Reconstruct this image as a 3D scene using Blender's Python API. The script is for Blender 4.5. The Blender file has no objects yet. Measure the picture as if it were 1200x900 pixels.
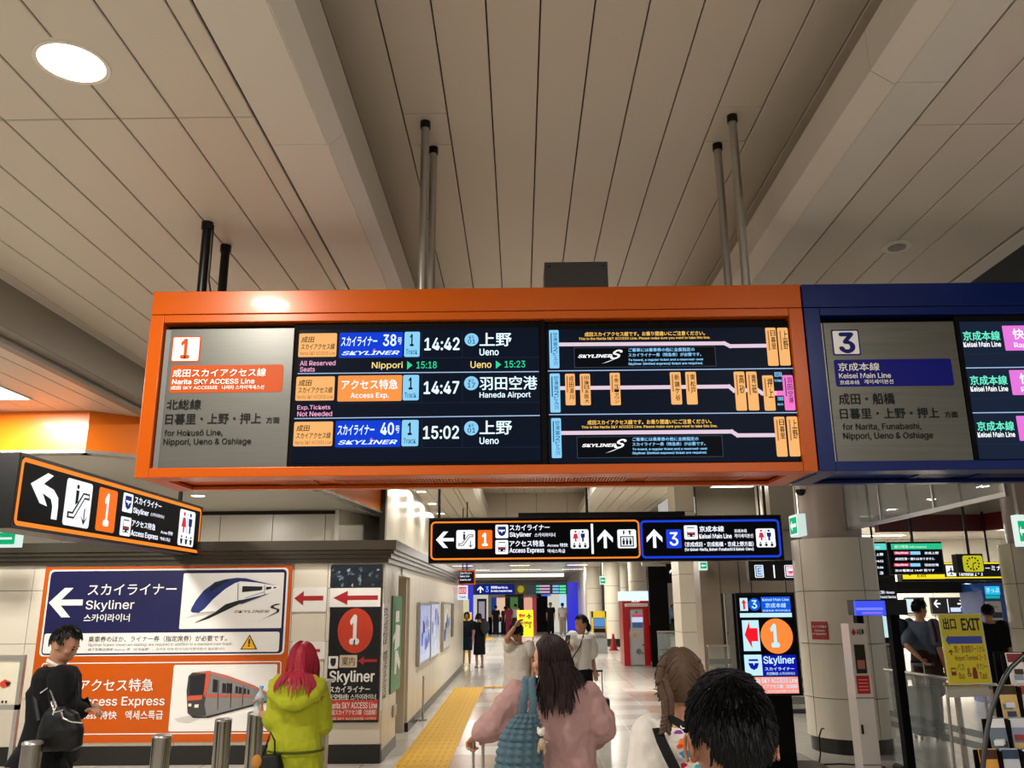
import bpy, math, random
from mathutils import Vector, Matrix
random.seed(7)
SC = bpy.context.scene
COL = SC.collection
PI = math.pi
# ---------------------------------------------------------------- camera, world, exposure
F = 985.0; CZ = 1.75; PITCH = math.radians(14.6); YAW = math.radians(0.42); ROLL = math.radians(-0.5)
RM = Matrix.Rotation(YAW, 3, 'Z') @ Matrix.Rotation(PI/2 + PITCH, 3, 'X') @ Matrix.Rotation(ROLL, 3, 'Z')
cam = bpy.data.cameras.new('camera'); cam.sensor_width = 36; cam.lens = F*36/1200; cam.clip_start = .05; cam.clip_end = 300
co = bpy.data.objects.new('camera', cam); COL.objects.link(co)
M4 = RM.to_4x4(); M4.translation = Vector((0, 0, CZ)); co.matrix_world = M4; SC.camera = co
W = bpy.data.worlds.new('world'); SC.world = W; W.use_nodes = True
W.node_tree.nodes['Background'].inputs[0].default_value = (1.0, .95, .88, 1)
W.node_tree.nodes['Background'].inputs[1].default_value = .46
SC.view_settings.view_transform = 'Standard'; SC.view_settings.look = 'None'
SC.view_settings.exposure = 0.0; SC.view_settings.gamma = 1.0
SC.cycles.max_bounces = 6; SC.cycles.diffuse_bounces = 3; SC.cycles.glossy_bounces = 3; SC.cycles.transmission_bounces = 6
SC.cycles.transparent_max_bounces = 12
SC.cycles.caustics_reflective = False; SC.cycles.caustics_refractive = False
SC.cycles.use_denoising = True
SC.cycles.sample_clamp_indirect = 4
POWER = 2.2
# ---------------------------------------------------------------- helpers
def at(u, v, X=None, Y=None, Z=None):
    """point of the real plane X=, Y= or Z= that is seen at photograph pixel (u, v)"""
    d = RM @ Vector(((u-600)/F, (450-v)/F, -1)); o = Vector((0, 0, CZ))
    t = (X-o.x)/d.x if X is not None else (Y-o.y)/d.y if Y is not None else (Z-o.z)/d.z
    return o + d*t
def lin(h):
    h = h.lstrip('#'); r = []
    for i in (0, 2, 4):
        c = int(h[i:i+2], 16)/255; r.append(c/12.92 if c <= .04045 else ((c+.055)/1.055)**2.4)
    return (*r, 1)
MATS = {}
def nd(t, typ, **k):
    n = t.nodes.new(typ)
    for a, b in k.items(): setattr(n, a, b)
    return n
def mat(name, col='#808080', rough=.5, metal=0, em=None, es=1.0, var=0, vs=6, bump=0, bs=40, alpha=None, trans=0, coat=0, spec=None, stretch=None):
    if name in MATS: return MATS[name]
    m = bpy.data.materials.new(name); m.use_nodes = True; t = m.node_tree; b = t.nodes['Principled BSDF']
    c = lin(col); b.inputs['Base Color'].default_value = c
    b.inputs['Roughness'].default_value = rough; b.inputs['Metallic'].default_value = metal
    if coat: b.inputs['Coat Weight'].default_value = coat; b.inputs['Coat Roughness'].default_value = .08
    if spec is not None: b.inputs['Specular IOR Level'].default_value = spec
    if em: b.inputs['Emission Color'].default_value = lin(em); b.inputs['Emission Strength'].default_value = es
    if trans: b.inputs['Transmission Weight'].default_value = trans
    if alpha is not None: b.inputs['Alpha'].default_value = alpha
    if var or bump:
        tc = nd(t, 'ShaderNodeTexCoord'); mp = nd(t, 'ShaderNodeMapping'); t.links.new(tc.outputs['Object'], mp.inputs[0])
        if stretch: mp.inputs['Scale'].default_value = stretch
        if var:
            n = nd(t, 'ShaderNodeTexNoise'); n.inputs['Scale'].default_value = vs; n.inputs['Detail'].default_value = 4
            t.links.new(mp.outputs[0], n.inputs[0])
            mx = nd(t, 'ShaderNodeMixRGB', blend_type='MIX'); t.links.new(n.outputs[0], mx.inputs[0])
            mx.inputs[1].default_value = tuple(min(1, x*(1-var)) for x in c[:3]) + (1,)
            mx.inputs[2].default_value = tuple(min(1, x*(1+var)) for x in c[:3]) + (1,)
            t.links.new(mx.outputs[0], b.inputs['Base Color'])
        if bump:
            n = nd(t, 'ShaderNodeTexNoise'); n.inputs['Scale'].default_value = bs; n.inputs['Detail'].default_value = 3
            t.links.new(mp.outputs[0], n.inputs[0])
            bp = nd(t, 'ShaderNodeBump'); bp.inputs['Strength'].default_value = bump; bp.inputs['Distance'].default_value = .02
            t.links.new(n.outputs[0], bp.inputs['Height']); t.links.new(bp.outputs[0], b.inputs['Normal'])
    MATS[name] = m; return m
def lit(h, s=1.0):      # a self-lit colour of a screen or back-lit sign; also painted glow of far shop parts
    return mat('lit_%s_%s' % (h.strip('#'), s), '#020202', .35, em=h, es=s, spec=.03)
def ink(h, rough=.45): return mat('ink_%s' % h.strip('#'), h, rough, spec=.2)
ORG = {}
def org(p): return ORG.get(p.name, Vector((0, 0, 0))) if p is not None else None
class MB:
    def __init__(s): s.v = []; s.f = []
    def add(s, vs, fs):
        n = len(s.v); s.v += [Vector(p) for p in vs]; s.f += [tuple(i+n for i in f) for f in fs]; return s
    def box(s, x0, x1, y0, y1, z0, z1):
        return s.add([(x0,y0,z0),(x1,y0,z0),(x1,y1,z0),(x0,y1,z0),(x0,y0,z1),(x1,y0,z1),(x1,y1,z1),(x0,y1,z1)],
                     [(0,3,2,1),(4,5,6,7),(0,1,5,4),(1,2,6,5),(2,3,7,6),(3,0,4,7)])
    def obox(s, c, ax, ay, az):   # oriented box by centre and half axes
        c, ax, ay, az = map(Vector, (c, ax, ay, az))
        vs = [c+ax*i+ay*j+az*k for k in (-1, 1) for i, j in ((-1,-1),(1,-1),(1,1),(-1,1))]
        return s.add(vs, [(0,3,2,1),(4,5,6,7),(0,1,5,4),(1,2,6,5),(2,3,7,6),(3,0,4,7)])
    def prism(s, pts, a, b):      # polygon pts (2-D) lifted by functions a, b -> 3-D
        n = len(pts)
        return s.add([a(*p) for p in pts]+[b(*p) for p in pts], [tuple(range(n))[::-1], tuple(range(n, 2*n))]+[(i,(i+1)%n,n+(i+1)%n,n+i) for i in range(n)])
    def slab(s, pts, z0, z1): return s.prism(pts, lambda x, y: (x, y, z0), lambda x, y: (x, y, z1))
    def tube(s, path, r, n=10, cap=True, flat=1.0, side=None):
        path = [Vector(p) for p in path]; rs = r if isinstance(r, (list, tuple)) else [r]*len(path)
        vs = []; prev = None
        for i, p in enumerate(path):
            t = (path[min(i+1, len(path)-1)]-path[max(i-1, 0)])
            t = t.normalized() if t.length > 1e-9 else Vector((0, 0, 1))
            if prev is None:
                h = Vector(side) if side else (Vector((0, 0, 1)) if abs(t.z) < .9 else Vector((1, 0, 0)))
                u = (h - t*h.dot(t)).normalized()
            else: u = (prev-t*prev.dot(t)).normalized()
            prev = u; w = t.cross(u)
            for k in range(n):
                a = 2*PI*k/n; vs.append(p+u*math.cos(a)*rs[i]+w*math.sin(a)*rs[i]*flat)
        fs = [(i*n+k, i*n+(k+1)%n, (i+1)*n+(k+1)%n, (i+1)*n+k) for i in range(len(path)-1) for k in range(n)]
        if cap: fs += [tuple(range(n))[::-1], tuple((len(path)-1)*n+k for k in range(n))]
        return s.add(vs, fs)
    def cyl(s, x, y, z0, z1, r, n=24, r1=None): return s.tube([(x, y, z0), (x, y, z1)], [r, r if r1 is None else r1], n)
    def rings(s, rg, n=16, cap=True):   # rg: list of (cx,cy,cz,rx,ry[,tilt vec]) stacked horizontal ellipses
        vs = []
        for (cx, cy, cz, rx, ry) in rg:
            for k in range(n):
                a = 2*PI*k/n; vs.append((cx+rx*math.cos(a), cy+ry*math.sin(a), cz))
        fs = [(i*n+k, i*n+(k+1)%n, (i+1)*n+(k+1)%n, (i+1)*n+k) for i in range(len(rg)-1) for k in range(n)]
        if cap: fs += [tuple(range(n))[::-1], tuple((len(rg)-1)*n+k for k in range(n))]
        return s.add(vs, fs)
    def ell(s, c, r, nu=16, nv=10, M=None):
        c = Vector(c); vs = [(0, 0, 1)]
        for j in range(1, nv):
            b = PI*j/nv
            for k in range(nu):
                a = 2*PI*k/nu; vs.append((math.sin(b)*math.cos(a), math.sin(b)*math.sin(a), math.cos(b)))
        vs.append((0, 0, -1)); L = len(vs)-1
        fs = [(0, 1+k, 1+(k+1) % nu) for k in range(nu)]
        for j in range(nv-2):
            for k in range(nu): fs.append((1+j*nu+k, 1+(j+1)*nu+k, 1+(j+1)*nu+(k+1) % nu, 1+j*nu+(k+1) % nu))
        fs += [(1+(nv-2)*nu+k, L, 1+(nv-2)*nu+(k+1) % nu) for k in range(nu)]
        out = []
        for p in vs:
            q = Vector((p[0]*r[0], p[1]*r[1], p[2]*r[2]))
            out.append((M @ q if M is not None else q)+c)
        return s.add(out, fs)
    def build(s, name, m, parent=None, loc=None, bevel=0, smooth=None, kind=None, label=None, cat=None, group=None):
        if parent is not None: o0 = org(parent)
        else:
            if loc is None and s.v:
                xs = [p.x for p in s.v]; ys = [p.y for p in s.v]; zs = [p.z for p in s.v]
                loc = ((min(xs)+max(xs))/2, (min(ys)+max(ys))/2, min(zs))
            o0 = Vector(loc)
        me = bpy.data.meshes.new(name); me.from_pydata([tuple(p-o0) for p in s.v], [], s.f); me.update()
        if smooth:
            me.shade_smooth()
            try: me.set_sharp_from_angle(angle=math.radians(smooth))
            except Exception: pass
        if m is not None: me.materials.append(m)
        o = bpy.data.objects.new(name, me); COL.objects.link(o)
        if parent is not None: o.parent = parent
        else: o.location = o0
        ORG[o.name] = o0
        if bevel:
            b = o.modifiers.new('bevel', 'BEVEL'); b.width = bevel; b.segments = 2; b.limit_method = 'ANGLE'; b.angle_limit = math.radians(50)
        props(o, label, cat, group, kind)
        return o
def props(o, label=None, cat=None, group=None, kind=None):
    if label: o['label'] = label
    if cat: o['category'] = cat
    if group: o['group'] = group
    if kind: o['kind'] = kind
    return o
def thing(name, loc, label=None, cat=None, group=None, rz=0, kind=None, local=False):
    o = bpy.data.objects.new(name, None); COL.objects.link(o); o.location = loc; o.rotation_euler = (0, 0, rz); o.empty_display_size = .1
    ORG[o.name] = Vector((0, 0, 0)) if local else Vector(loc)
    return props(o, label, cat, group, kind)
def dup(o, loc, label=None, group=None):
    def cp(a, par):
        b = a.copy(); COL.objects.link(b); b.parent = par; ORG[b.name] = ORG.get(a.name, Vector((0, 0, 0)))
        for ch in list(a.children): cp(ch, b)
        return b
    r = cp(o, None); r.location = loc
    if label: r['label'] = label
    if group: r['group'] = group
    return r
def area(name, loc, size, power, parent=None, col=(1, .95, .87), shape='SQUARE', size_y=None, rot=(0, 0, 0), spread=None):
    l = bpy.data.lights.new(name, 'AREA'); l.energy = power*POWER; l.color = col; l.size = size; l.shape = shape
    if size_y: l.shape = 'RECTANGLE'; l.size_y = size_y
    if spread: l.spread = spread
    o = bpy.data.objects.new(name, l); COL.objects.link(o); o.rotation_euler = rot
    if parent is not None: o.parent = parent; o.location = Vector(loc)-org(parent)
    else: o.location = loc
    return o
# ---- flat print / lettering on a plane
TXT = {}
import os
FONT = None
try:
    FONT = bpy.data.fonts.load(os.path.join(bpy.utils.resource_path('LOCAL'), 'datafiles', 'fonts', 'Inter.woff2'))
except Exception: FONT = None
PENS = []
for f_ in (None, FONT):
    PEN = bpy.data.curves.new('pen', 'FONT'); PEN.resolution_u = 2
    if f_: PEN.font = f_
    PENS.append(PEN)
def glyphs(s, bold=0.0, shear=0.0, ls=1.0):
    """outlines of a string; bold lays the same outlines again a hair to each side, each a hair higher"""
    k = (s, bold, shear, ls)
    if k in TXT: return TXT[k]
    PEN = PENS[all(ord(ch) < 0x250 for ch in s)]; PEN.body = s; PEN.shear = shear; PEN.align_x = 'CENTER' if '\n' in s else 'LEFT'; PEN.space_line = ls
    o = bpy.data.objects.new('t', PEN); COL.objects.link(o); me = bpy.data.meshes.new_from_object(o)
    vs = [(v.co.x, v.co.y) for v in me.vertices]; fs = [tuple(p.vertices) for p in me.polygons]
    bpy.data.objects.remove(o); bpy.data.meshes.remove(me)
    V2 = []; F2 = []; b = bold*.7
    for i, (dx, dy) in enumerate(((0, 0),) if b <= 0 else ((-b, 0), (b, 0), (0, b*.7), (0, -b*.7)) if b < .03 else ((-b, 0), (b, 0), (0, b*.7), (0, -b*.7), (b*.5, b*.4), (-b*.5, b*.4), (b*.5, -b*.4), (-b*.5, -b*.4), (0, 0))):
        n = len(V2); V2 += [(x+dx, y+dy, .1*i) for x, y in vs]; F2 += [tuple(q+n for q in f) for f in fs]
    TXT[k] = (V2, F2); return TXT[k]
JOIN = ('lettering', 'pictogram', 'printed_line', 'numerals', 'poster_print')   # fine print stays joined
class Panel:
    """a flat printed or lit face: origin, right axis, up axis, and the thing or part that it belongs to"""
    def __init__(s, O, ax, up, parent, crop=(0, 0, 1.0), step=.0015):
        s.O = Vector(O); s.ax = Vector(ax).normalized(); s.up = Vector(up).normalized(); s.n = s.ax.cross(s.up)
        s.parent = parent; s.c = crop; s.g = {}; s.step = step
    def L(s, x, y):
        u = s.c[0]+x/s.c[2]; v = s.c[1]+y/s.c[2]
        d = RM @ Vector(((u-600)/F, (450-v)/F, -1)); o = Vector((0, 0, CZ))
        p = o+d*((s.O-o).dot(s.n)/d.dot(s.n)) - s.O
        return (p.dot(s.ax), p.dot(s.up))
    def P(s, a, b, lay=0): return s.O+s.ax*a+s.up*b+s.n*(lay*s.step)
    def mb(s, name, m): return s.g.setdefault((name, m.name), (MB(), m))[0]
    def raw(s, pts, m, lay=1, name='printed_field'):
        b = s.mb(name, m) if name in JOIN else s.g.setdefault((name, len(s.g)), (MB(), m))[0]
        b.add([s.P(a, b, lay) for a, b in pts], [tuple(range(len(pts)))])
    def poly(s, pts, m, lay=1, name='printed_field'): s.raw([s.L(*p) for p in pts], m, lay, name)
    def _rect(s, q):   # q: (x0,y0,x1,y1) or four corner points
        if len(q) == 4 and not isinstance(q[0], (tuple, list)):
            x0, y0, x1, y1 = q; xm = (x0+x1)/2; ym = (y0+y1)/2
            return s.L(x0, ym)[0], s.L(x1, ym)[0], s.L(xm, y1)[1], s.L(xm, y0)[1]
        a, b, c, d = [s.L(*p) for p in q]
        return (a[0]+d[0])/2, (b[0]+c[0])/2, (c[1]+d[1])/2, (a[1]+b[1])/2
    def rr(s, q, m, r=0.0, lay=1, name='printed_field'):
        x0, x1, z0, z1 = s._rect(q); s.raw(rrect(x0, x1, z0, z1, r*min(x1-x0, z1-z0)), m, lay, name); return (x0, x1, z0, z1)
    def ring(s, q, w, m, r=.1, lay=1, name='printed_line', inset=0):
        x0, x1, z0, z1 = s._rect(q); x0 += inset; x1 -= inset; z0 += inset; z1 -= inset
        R = r*min(x1-x0, z1-z0); A = rrect(x0, x1, z0, z1, R, 5); B = rrect(x0+w, x1-w, z0+w, z1-w, max(R-w, 0.002), 5)
        if R == 0: B = rrect(x0+w, x1-w, z0+w, z1-w, 0); A = rrect(x0, x1, z0, z1, 0)
        n = len(A); s.mb(name, m).add([s.P(a, b, lay) for a, b in A+B], [(i, (i+1) % n, n+(i+1) % n, n+i) for i in range(n)])
    def disc(s, q, m, lay=1, n=28, name='printed_field'):
        x0, x1, z0, z1 = s._rect(q)
        s.raw([((x0+x1)/2+(x1-x0)/2*math.cos(2*PI*k/n), (z0+z1)/2+(z1-z0)/2*math.sin(2*PI*k/n)) for k in range(n)], m, lay, name)
    def text(s, t, q, m, bold=.012, lay=3, shear=0, name='lettering', ls=1.0): s.textl(t, s._rect(q), m, bold, lay, shear, name, ls)
    def textl(s, t, r, m, bold=.012, lay=3, shear=0, name='lettering', ls=1.0):
        vs, fs = glyphs(t, bold, shear, ls)
        if not vs: return
        x0, x1, z0, z1 = r
        a0 = min(p[0] for p in vs); a1 = max(p[0] for p in vs); b0 = min(p[1] for p in vs); b1 = max(p[1] for p in vs)
        s.mb(name, m).add([s.P(x0+(a-a0)/(a1-a0)*(x1-x0), z0+(b-b0)/(b1-b0)*(z1-z0), lay+dl) for a, b, dl in vs], fs)
    def vtext(s, t, q, m, bold=.02, lay=3):
        x0, x1, z0, z1 = s._rect(q); h = (z1-z0)/len(t)
        for i, ch in enumerate(t): s.textl(ch, (x0, x1, z1-(i+.94)*h, z1-(i+.06)*h), m, bold, lay)
    def shape(s, pts, q, m, lay=3, name='pictogram'):   # pts in the unit square
        x0, x1, z0, z1 = s._rect(q); s.raw([(x0+a*(x1-x0), z0+b*(z1-z0)) for a, b in pts], m, lay, name)
    def line(s, pts, w, m, lay=2, name='printed_line'):
        P2 = [Vector(s.L(*p)) for p in pts]
        for a, b in zip(P2, P2[1:]):
            d = (b-a).normalized(); nn = Vector((-d.y, d.x))*w/2; e = d*w*.4
            s.raw([tuple(a-nn-e), tuple(b-nn+e), tuple(b+nn+e), tuple(a+nn-e)], m, lay, name)
    def flush(s):
        for (name, _), (mb, m) in s.g.items(): mb.build(name, m, s.parent, kind='stuff' if name in JOIN else None)
        s.g = {}
def rrect(x0, x1, z0, z1, r=0, k=4):
    if r <= 0: return [(x0, z0), (x1, z0), (x1, z1), (x0, z1)]
    o = []
    for cx, cz, a0 in ((x1-r, z0+r, -PI/2), (x1-r, z1-r, 0), (x0+r, z1-r, PI/2), (x0+r, z0+r, PI)):
        for i in range(k+1): a = a0+PI/2*i/k; o.append((cx+r*math.cos(a), cz+r*math.sin(a)))
    return o
AL = [(0,.5),(.42,1),(.68,1),(.36,.6),(1,.6),(1,.4),(.36,.4),(.68,0),(.42,0)]            # arrow left, open head
AU = [(.5,1),(1,.56),(1,.3),(.6,.66),(.6,0),(.4,0),(.4,.66),(0,.3),(0,.56)]               # arrow up
ALS = [(0,.5),(.32,1),(.32,.66),(1,.66),(1,.34),(.32,.34),(.32,0)]                       # solid arrow left
AUS = [(.5,1),(1,.6),(.7,.6),(.7,0),(.3,0),(.3,.6),(0,.6)]
SHIELD = [(.12,.95),(.88,.95),(.92,.55),(.78,.2),(.5,.05),(.22,.2),(.08,.55)]
TRAIN = [(.15,.95),(.85,.95),(.9,.5),(.85,.12),(.15,.12),(.1,.5)]
def picto(pn, kind, q, ink_, blue, red, lay=3):
    """small symbols on white tiles"""
    def sub(pts, m, l=0): pn.shape(pts, q, m, lay+l)
    def el(cx, cy, rx, ry, m, l=0): sub([(cx+rx*math.cos(2*PI*k/14), cy+ry*math.sin(2*PI*k/14)) for k in range(14)], m, l)
    if kind == 'shield':
        sub([(.1+.8*a, .1+.8*b) for a, b in SHIELD], blue); sub([(.22,.62),(.78,.62),(.7,.5),(.56,.5),(.5,.35),(.44,.5),(.3,.5)], ink_ if False else pn.white, 1)
    elif kind == 'train':
        sub([(.12+.76*a, .08+.82*b) for a, b in TRAIN], ink_); sub([(.24,.8),(.76,.8),(.78,.5),(.22,.5)], pn.white, 1); sub([(.2,.45),(.8,.45),(.8,.38),(.2,.38)], red, 1)
        sub([(.26,.3),(.4,.3),(.4,.22),(.26,.22)], pn.white, 1); sub([(.6,.3),(.74,.3),(.74,.22),(.6,.22)], pn.white, 1)
    elif kind == 'esc':
        sub([(.12,.3),(.12,.16),(.38,.16),(.72,.62),(.9,.62),(.9,.76),(.64,.76),(.3,.3)], ink_)
        sub([(.17,.26),(.17,.2),(.36,.2),(.7,.66),(.86,.66),(.86,.72),(.66,.72),(.32,.26)], pn.white, 1)
        el(.42, .86, .05, .05, ink_); sub([(.36,.78),(.48,.78),(.47,.52),(.37,.46)], ink_)
        sub([(.74,.42),(.78,.42),(.78,.16),(.9,.26),(.76,.06),(.62,.26),(.74,.16)], ink_)
    elif kind == 'wc':
        for cx, m in ((.28, red), (.68, blue)):
            el(cx, .88, .06, .06, m)
            sub([(cx-.12,.78),(cx+.12,.78),(cx+.1,.56),(cx+.05,.56),(cx+.05,.36),(cx-.05,.36),(cx-.05,.56),(cx-.1,.56)] if m is blue else [(cx-.08,.78),(cx+.08,.78),(cx+.15,.52),(cx+.05,.52),(cx+.04,.36),(cx-.04,.36),(cx-.05,.52),(cx-.15,.52)], m)
        sub([(.47,.92),(.49,.92),(.49,.35),(.47,.35)], ink_)
        for cx in (.2, .5, .8):
            el(cx, .25, .04, .04, ink_); sub([(cx-.08,.19),(cx+.08,.19),(cx+.05,.05),(cx-.05,.05)], ink_)
    elif kind == 'lift':
        sub([(.14,.64),(.86,.64),(.86,.08),(.14,.08)], ink_); sub([(.2,.58),(.8,.58),(.8,.14),(.2,.14)], pn.white, 1)
        for cx in (.32, .5, .68): el(cx, .48, .05, .05, ink_, 2); sub([(cx-.07,.42),(cx+.07,.42),(cx+.05,.18),(cx-.05,.18)], ink_, 2)
        sub([(.3,.7),(.42,.84),(.38,.84),(.38,.94),(.3,.94)][::-1], ink_); sub([(.62,.72),(.62,.86),(.54,.86),(.66,.96),(.78,.86),(.7,.86),(.7,.72)], ink_)
    elif kind == 'plane':
        sub([(.5,.95),(.57,.8),(.57,.6),(.93,.38),(.93,.28),(.57,.4),(.55,.2),(.68,.1),(.68,.04),(.5,.09),(.32,.04),(.32,.1),(.45,.2),(.43,.4),(.07,.28),(.07,.38),(.43,.6),(.43,.8)], ink_)
# ================================================================ materials
m_ceil = mat('ceiling_metal', '#c8beae', .38, .0, var=.03, vs=.7, spec=.4)
m_ceilgap = mat('ceiling_gap', '#15120f', .9)
m_fascia = mat('fascia_white', '#cdc6ba', .4, var=.03, vs=1)
m_cream = mat('wall_cream', '#d8d0bf', .3, var=.03, vs=1.3)
m_creamgap = mat('wall_gap', '#3a352c', .9)
m_black = mat('black_satin', '#060607', .35, spec=.3)
m_blackm = mat('black_matte', '#050505', .8, spec=.15)
m_steel = mat('steel', '#b0ada7', .3, .75, var=.1, vs=3, stretch=(1, 1, 12))
m_dsteel = mat('dark_steel', '#4b4c4b', .35, .8, var=.1, vs=4)
m_orange = mat('orange_paint', '#be5200', .3, .05, coat=.06, spec=.3, var=.03, vs=2)
m_blue = mat('blue_paint', '#041c5c', .3, .1, coat=.12, spec=.3, var=.03, vs=2)
m_cornice = mat('cornice_bronze', '#474136', .3, .5, var=.06, vs=2)
m_brushed = mat('brushed_plate', '#66655f', .38, .45, var=.12, vs=9, stretch=(.4, 1, 14))
m_diff = mat('lamp_diffuser', '#ffffff', .5, em='#fff6e6', es=9)
m_glass = mat('clear_glass', '#dfe8e4', .02, alpha=.16, spec=.8)
m_base = mat('skirting_black', '#17150f', .3, var=.15, vs=5)

# ================================================================ ceiling
LOWZ, HIZ = 4.2, 4.97
ceil = MB()
ceil.box(-4.0, -1.03, -4, 25.6, LOWZ+.02, LOWZ+.05); ceil.box(1.86, 3.63, -4, 25.6, LOWZ+.02, LOWZ+.05)
ceil.box(-1.7, 2.9, -4, 25.6, HIZ+.02, HIZ+.06)
ceiling = ceil.build('ceiling', m_ceilgap, kind='structure')
PM = {}
def cpanel(x0, x1, y0, y1, z, m=m_ceil, parent=None, t=.02, name='ceiling_panel', gap=.0045):
    w = round(x1-x0-2*gap, 3); l = round(y1-y0-2*gap, 3); k = (w, l, m.name, round(t, 3))
    if k not in PM:
        b = MB(); c = .004
        b.add([(-w/2,-l/2,t),(w/2,-l/2,t),(w/2,l/2,t),(-w/2,l/2,t),(-w/2,-l/2,c),(w/2,-l/2,c),(w/2,l/2,c),(-w/2,l/2,c),
               (-w/2+c,-l/2+c,0),(w/2-c,-l/2+c,0),(w/2-c,l/2-c,0),(-w/2+c,l/2-c,0)],
              [(0,1,2,3),(0,4,5,1),(1,5,6,2),(2,6,7,3),(3,7,4,0),(4,8,9,5),(5,9,10,6),(6,10,11,7),(7,11,8,4),(8,11,10,9)])
        me = bpy.data.meshes.new(name); me.from_pydata([tuple(p) for p in b.v], [], b.f); me.materials.append(m); PM[k] = me
    o = bpy.data.objects.new(name, PM[k]); COL.objects.link(o); o.parent = parent
    o.location = Vector(((x0+x1)/2, (y0+y1)/2, z))-org(parent); return o
# left low strip: panels 0.3 m wide with a cross joint every 5 m
CJ = [-4, -1.1, 3.86, 8.8, 13.8, 18.8, 25.5]
xs = [-3.98, -3.862, -3.56, -3.26, -2.96, -2.66, -2.36, -2.058, -1.757, -1.46]
for a, b in zip(xs, xs[1:]):
    for y0, y1 in zip(CJ, CJ[1:]):
        if a == -2.058 and False: continue
        cpanel(a, b, y0, y1, LOWZ, parent=ceiling)
for y0, y1 in zip(CJ, CJ[1:]): cpanel(-1.46, -1.353, y0, y1, LOWZ, parent=ceiling)
BJ = [-4, .1, 4.13, 8.2, 12.3, 16.4, 20.5, 25.5]
for y0, y1 in zip(BJ, BJ[1:]): cpanel(-1.345, -1.03, y0, y1, LOWZ-.004, m_fascia, ceiling, gap=.003)
# right low strip
xr = [2.125, 2.39, 2.69, 2.97, 3.46]
CJR = [-4, -.9, 4.02, 9.0, 14, 19, 25.5]
for a, b in zip(xr, xr[1:]):
    for y0, y1 in zip(CJR, CJR[1:]): cpanel(a, b, y0, y1, LOWZ, parent=ceiling)
BR = [-4, -.3, 3.63, 7.7, 11.7, 15.8, 20, 25.5]
for y0, y1 in zip(BR, BR[1:]): cpanel(1.864, 2.118, y0, y1, LOWZ-.004, m_fascia, ceiling, gap=.003)
cpanel(3.475, 3.63, -4, 25.5, LOWZ-.004, m_fascia, ceiling)
# centre coffer
xc = [-1.66+.3045*i for i in range(16)]
off = at(569, 0, Z=HIZ).x % .3045
xc = [off-.3045*6+.3045*i for i in range(16)]
xc = [x for x in xc if -1.75 < x < 2.95]
hatchL = max(x for x in xc if x < -.62+.02)
hatchR = max(x for x in xc if x < 1.47)
for a, b in zip(xc, xc[1:]):
    ys = [-4, 9, 17.3, 25.5]
    if abs(a-hatchL) < .01: ys = [-4, 5.06, 5.46, 9, 17.3, 25.5]
    if abs(a-hatchR) < .01: ys = [-4, 5.03, 5.46, 9, 17.3, 25.5]
    for y0, y1 in zip(ys, ys[1:]): cpanel(a, b, y0, y1, HIZ, parent=ceiling, gap=.004)
# fascias of the coffer: chamfered lip and upstand
def strip(name, prof, y0, y1, m, joints=()):
    b = MB(); ys = [y0]+list(joints)+[y1]
    for ya, yb in zip(ys, ys[1:]):
        n = len(prof); g = .002
        b.add([(x, ya+g, z) for x, z in prof]+[(x, yb-g, z) for x, z in prof], [(i, i+1, n+i+1, n+i) for i in range(n-1)])
    o = b.build(name, m, kind='structure')
    md = o.modifiers.new('thick', 'SOLIDIFY'); md.thickness = .012; md.offset = 0
    return o
strip('trim_1', [(-1.03, LOWZ-.004), (-.95, LOWZ+.07), (-.95, LOWZ+.40)], -4, 25.5, m_fascia, BJ[1:-1])
strip('trim_2', [(1.864, LOWZ-.004), (1.755, LOWZ+.07), (1.755, LOWZ+.30)], -4, 25.5, m_fascia, BR[1:-1])
strip('trim_3', [(-.955, LOWZ+.40), (-1.3, LOWZ+.42), (-1.7, HIZ+.02)], -4, 25.5, m_ceil)
strip('trim_4', [(1.76, LOWZ+.30), (2.3, LOWZ+.33), (2.9, HIZ+.02)], -4, 25.5, m_ceil)
# end face of the coffer and drop to the far ceiling
ef = MB().box(-4.0, 3.7, 25.62, 25.7, 3.3, 5.2).build('wall_upper_end', m_creamgap, kind='structure')
for i in range(9):
    x0 = -4.0+.92*i-.08
    p = MB().box(x0+.006, x0+.914, 25.56, 25.62, 3.3, 5.15).build('wall_panel', m_ceil, ef)
# left: grey drop, its lip and the lower ceiling with orange bulkhead
strip('trim_5', [(-3.98, LOWZ), (-3.98, 3.86)], -4, 14.8, mat('fascia_grey', '#837b70', .45), [1.0, 4.55, 8.6])
strip('trim_6', [(-3.985, 3.86), (-4.12, 3.86), (-4.12, 3.80), (-4.2, 3.80)], -4, 14.8, mat('fascia_grey', '#837b70', .45))
LZ = 3.84
cl = MB().box(-9, -4.15, -4, 15, LZ+.02, LZ+.05).build('ceiling_low', m_ceilgap, kind='structure')
for i in range(16):
    x1 = -4.15-.3*i
    for y0, y1 in ((-4, 1.5), (1.5, 6.5), (6.5, 15)):
        cpanel(x1-.3, x1, y0, y1, LZ, parent=cl)
OB = [(-9.0, 9.0), (-4.72, 9.0), (-4.2, 9.45), (-3.45, 10.6), (-2.9, 12.3), (-2.55, 15.5)]
ob = MB()
n = len(OB)
for (a, b) in zip(OB, OB[1:]):
    zt = LZ+.01 if b[0] < -4.1 else LOWZ+.03
    d = Vector((b[0]-a[0], b[1]-a[1], 0)).normalized(); nn = Vector((d.y, -d.x, 0))
    c = Vector(((a[0]+b[0])/2, (a[1]+b[1])/2, (3.40+zt)/2)); L = (Vector(b)-Vector(a)).length/2
    ob.obox(c-nn*.03, d*(L+.0), nn*.03, (0, 0, (zt-3.40)/2))
ob.build('trim_7', mat('orange_bulkhead', '#e06f08', .35, coat=.2, var=.03, vs=1), kind='structure')
lip = MB()
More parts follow.
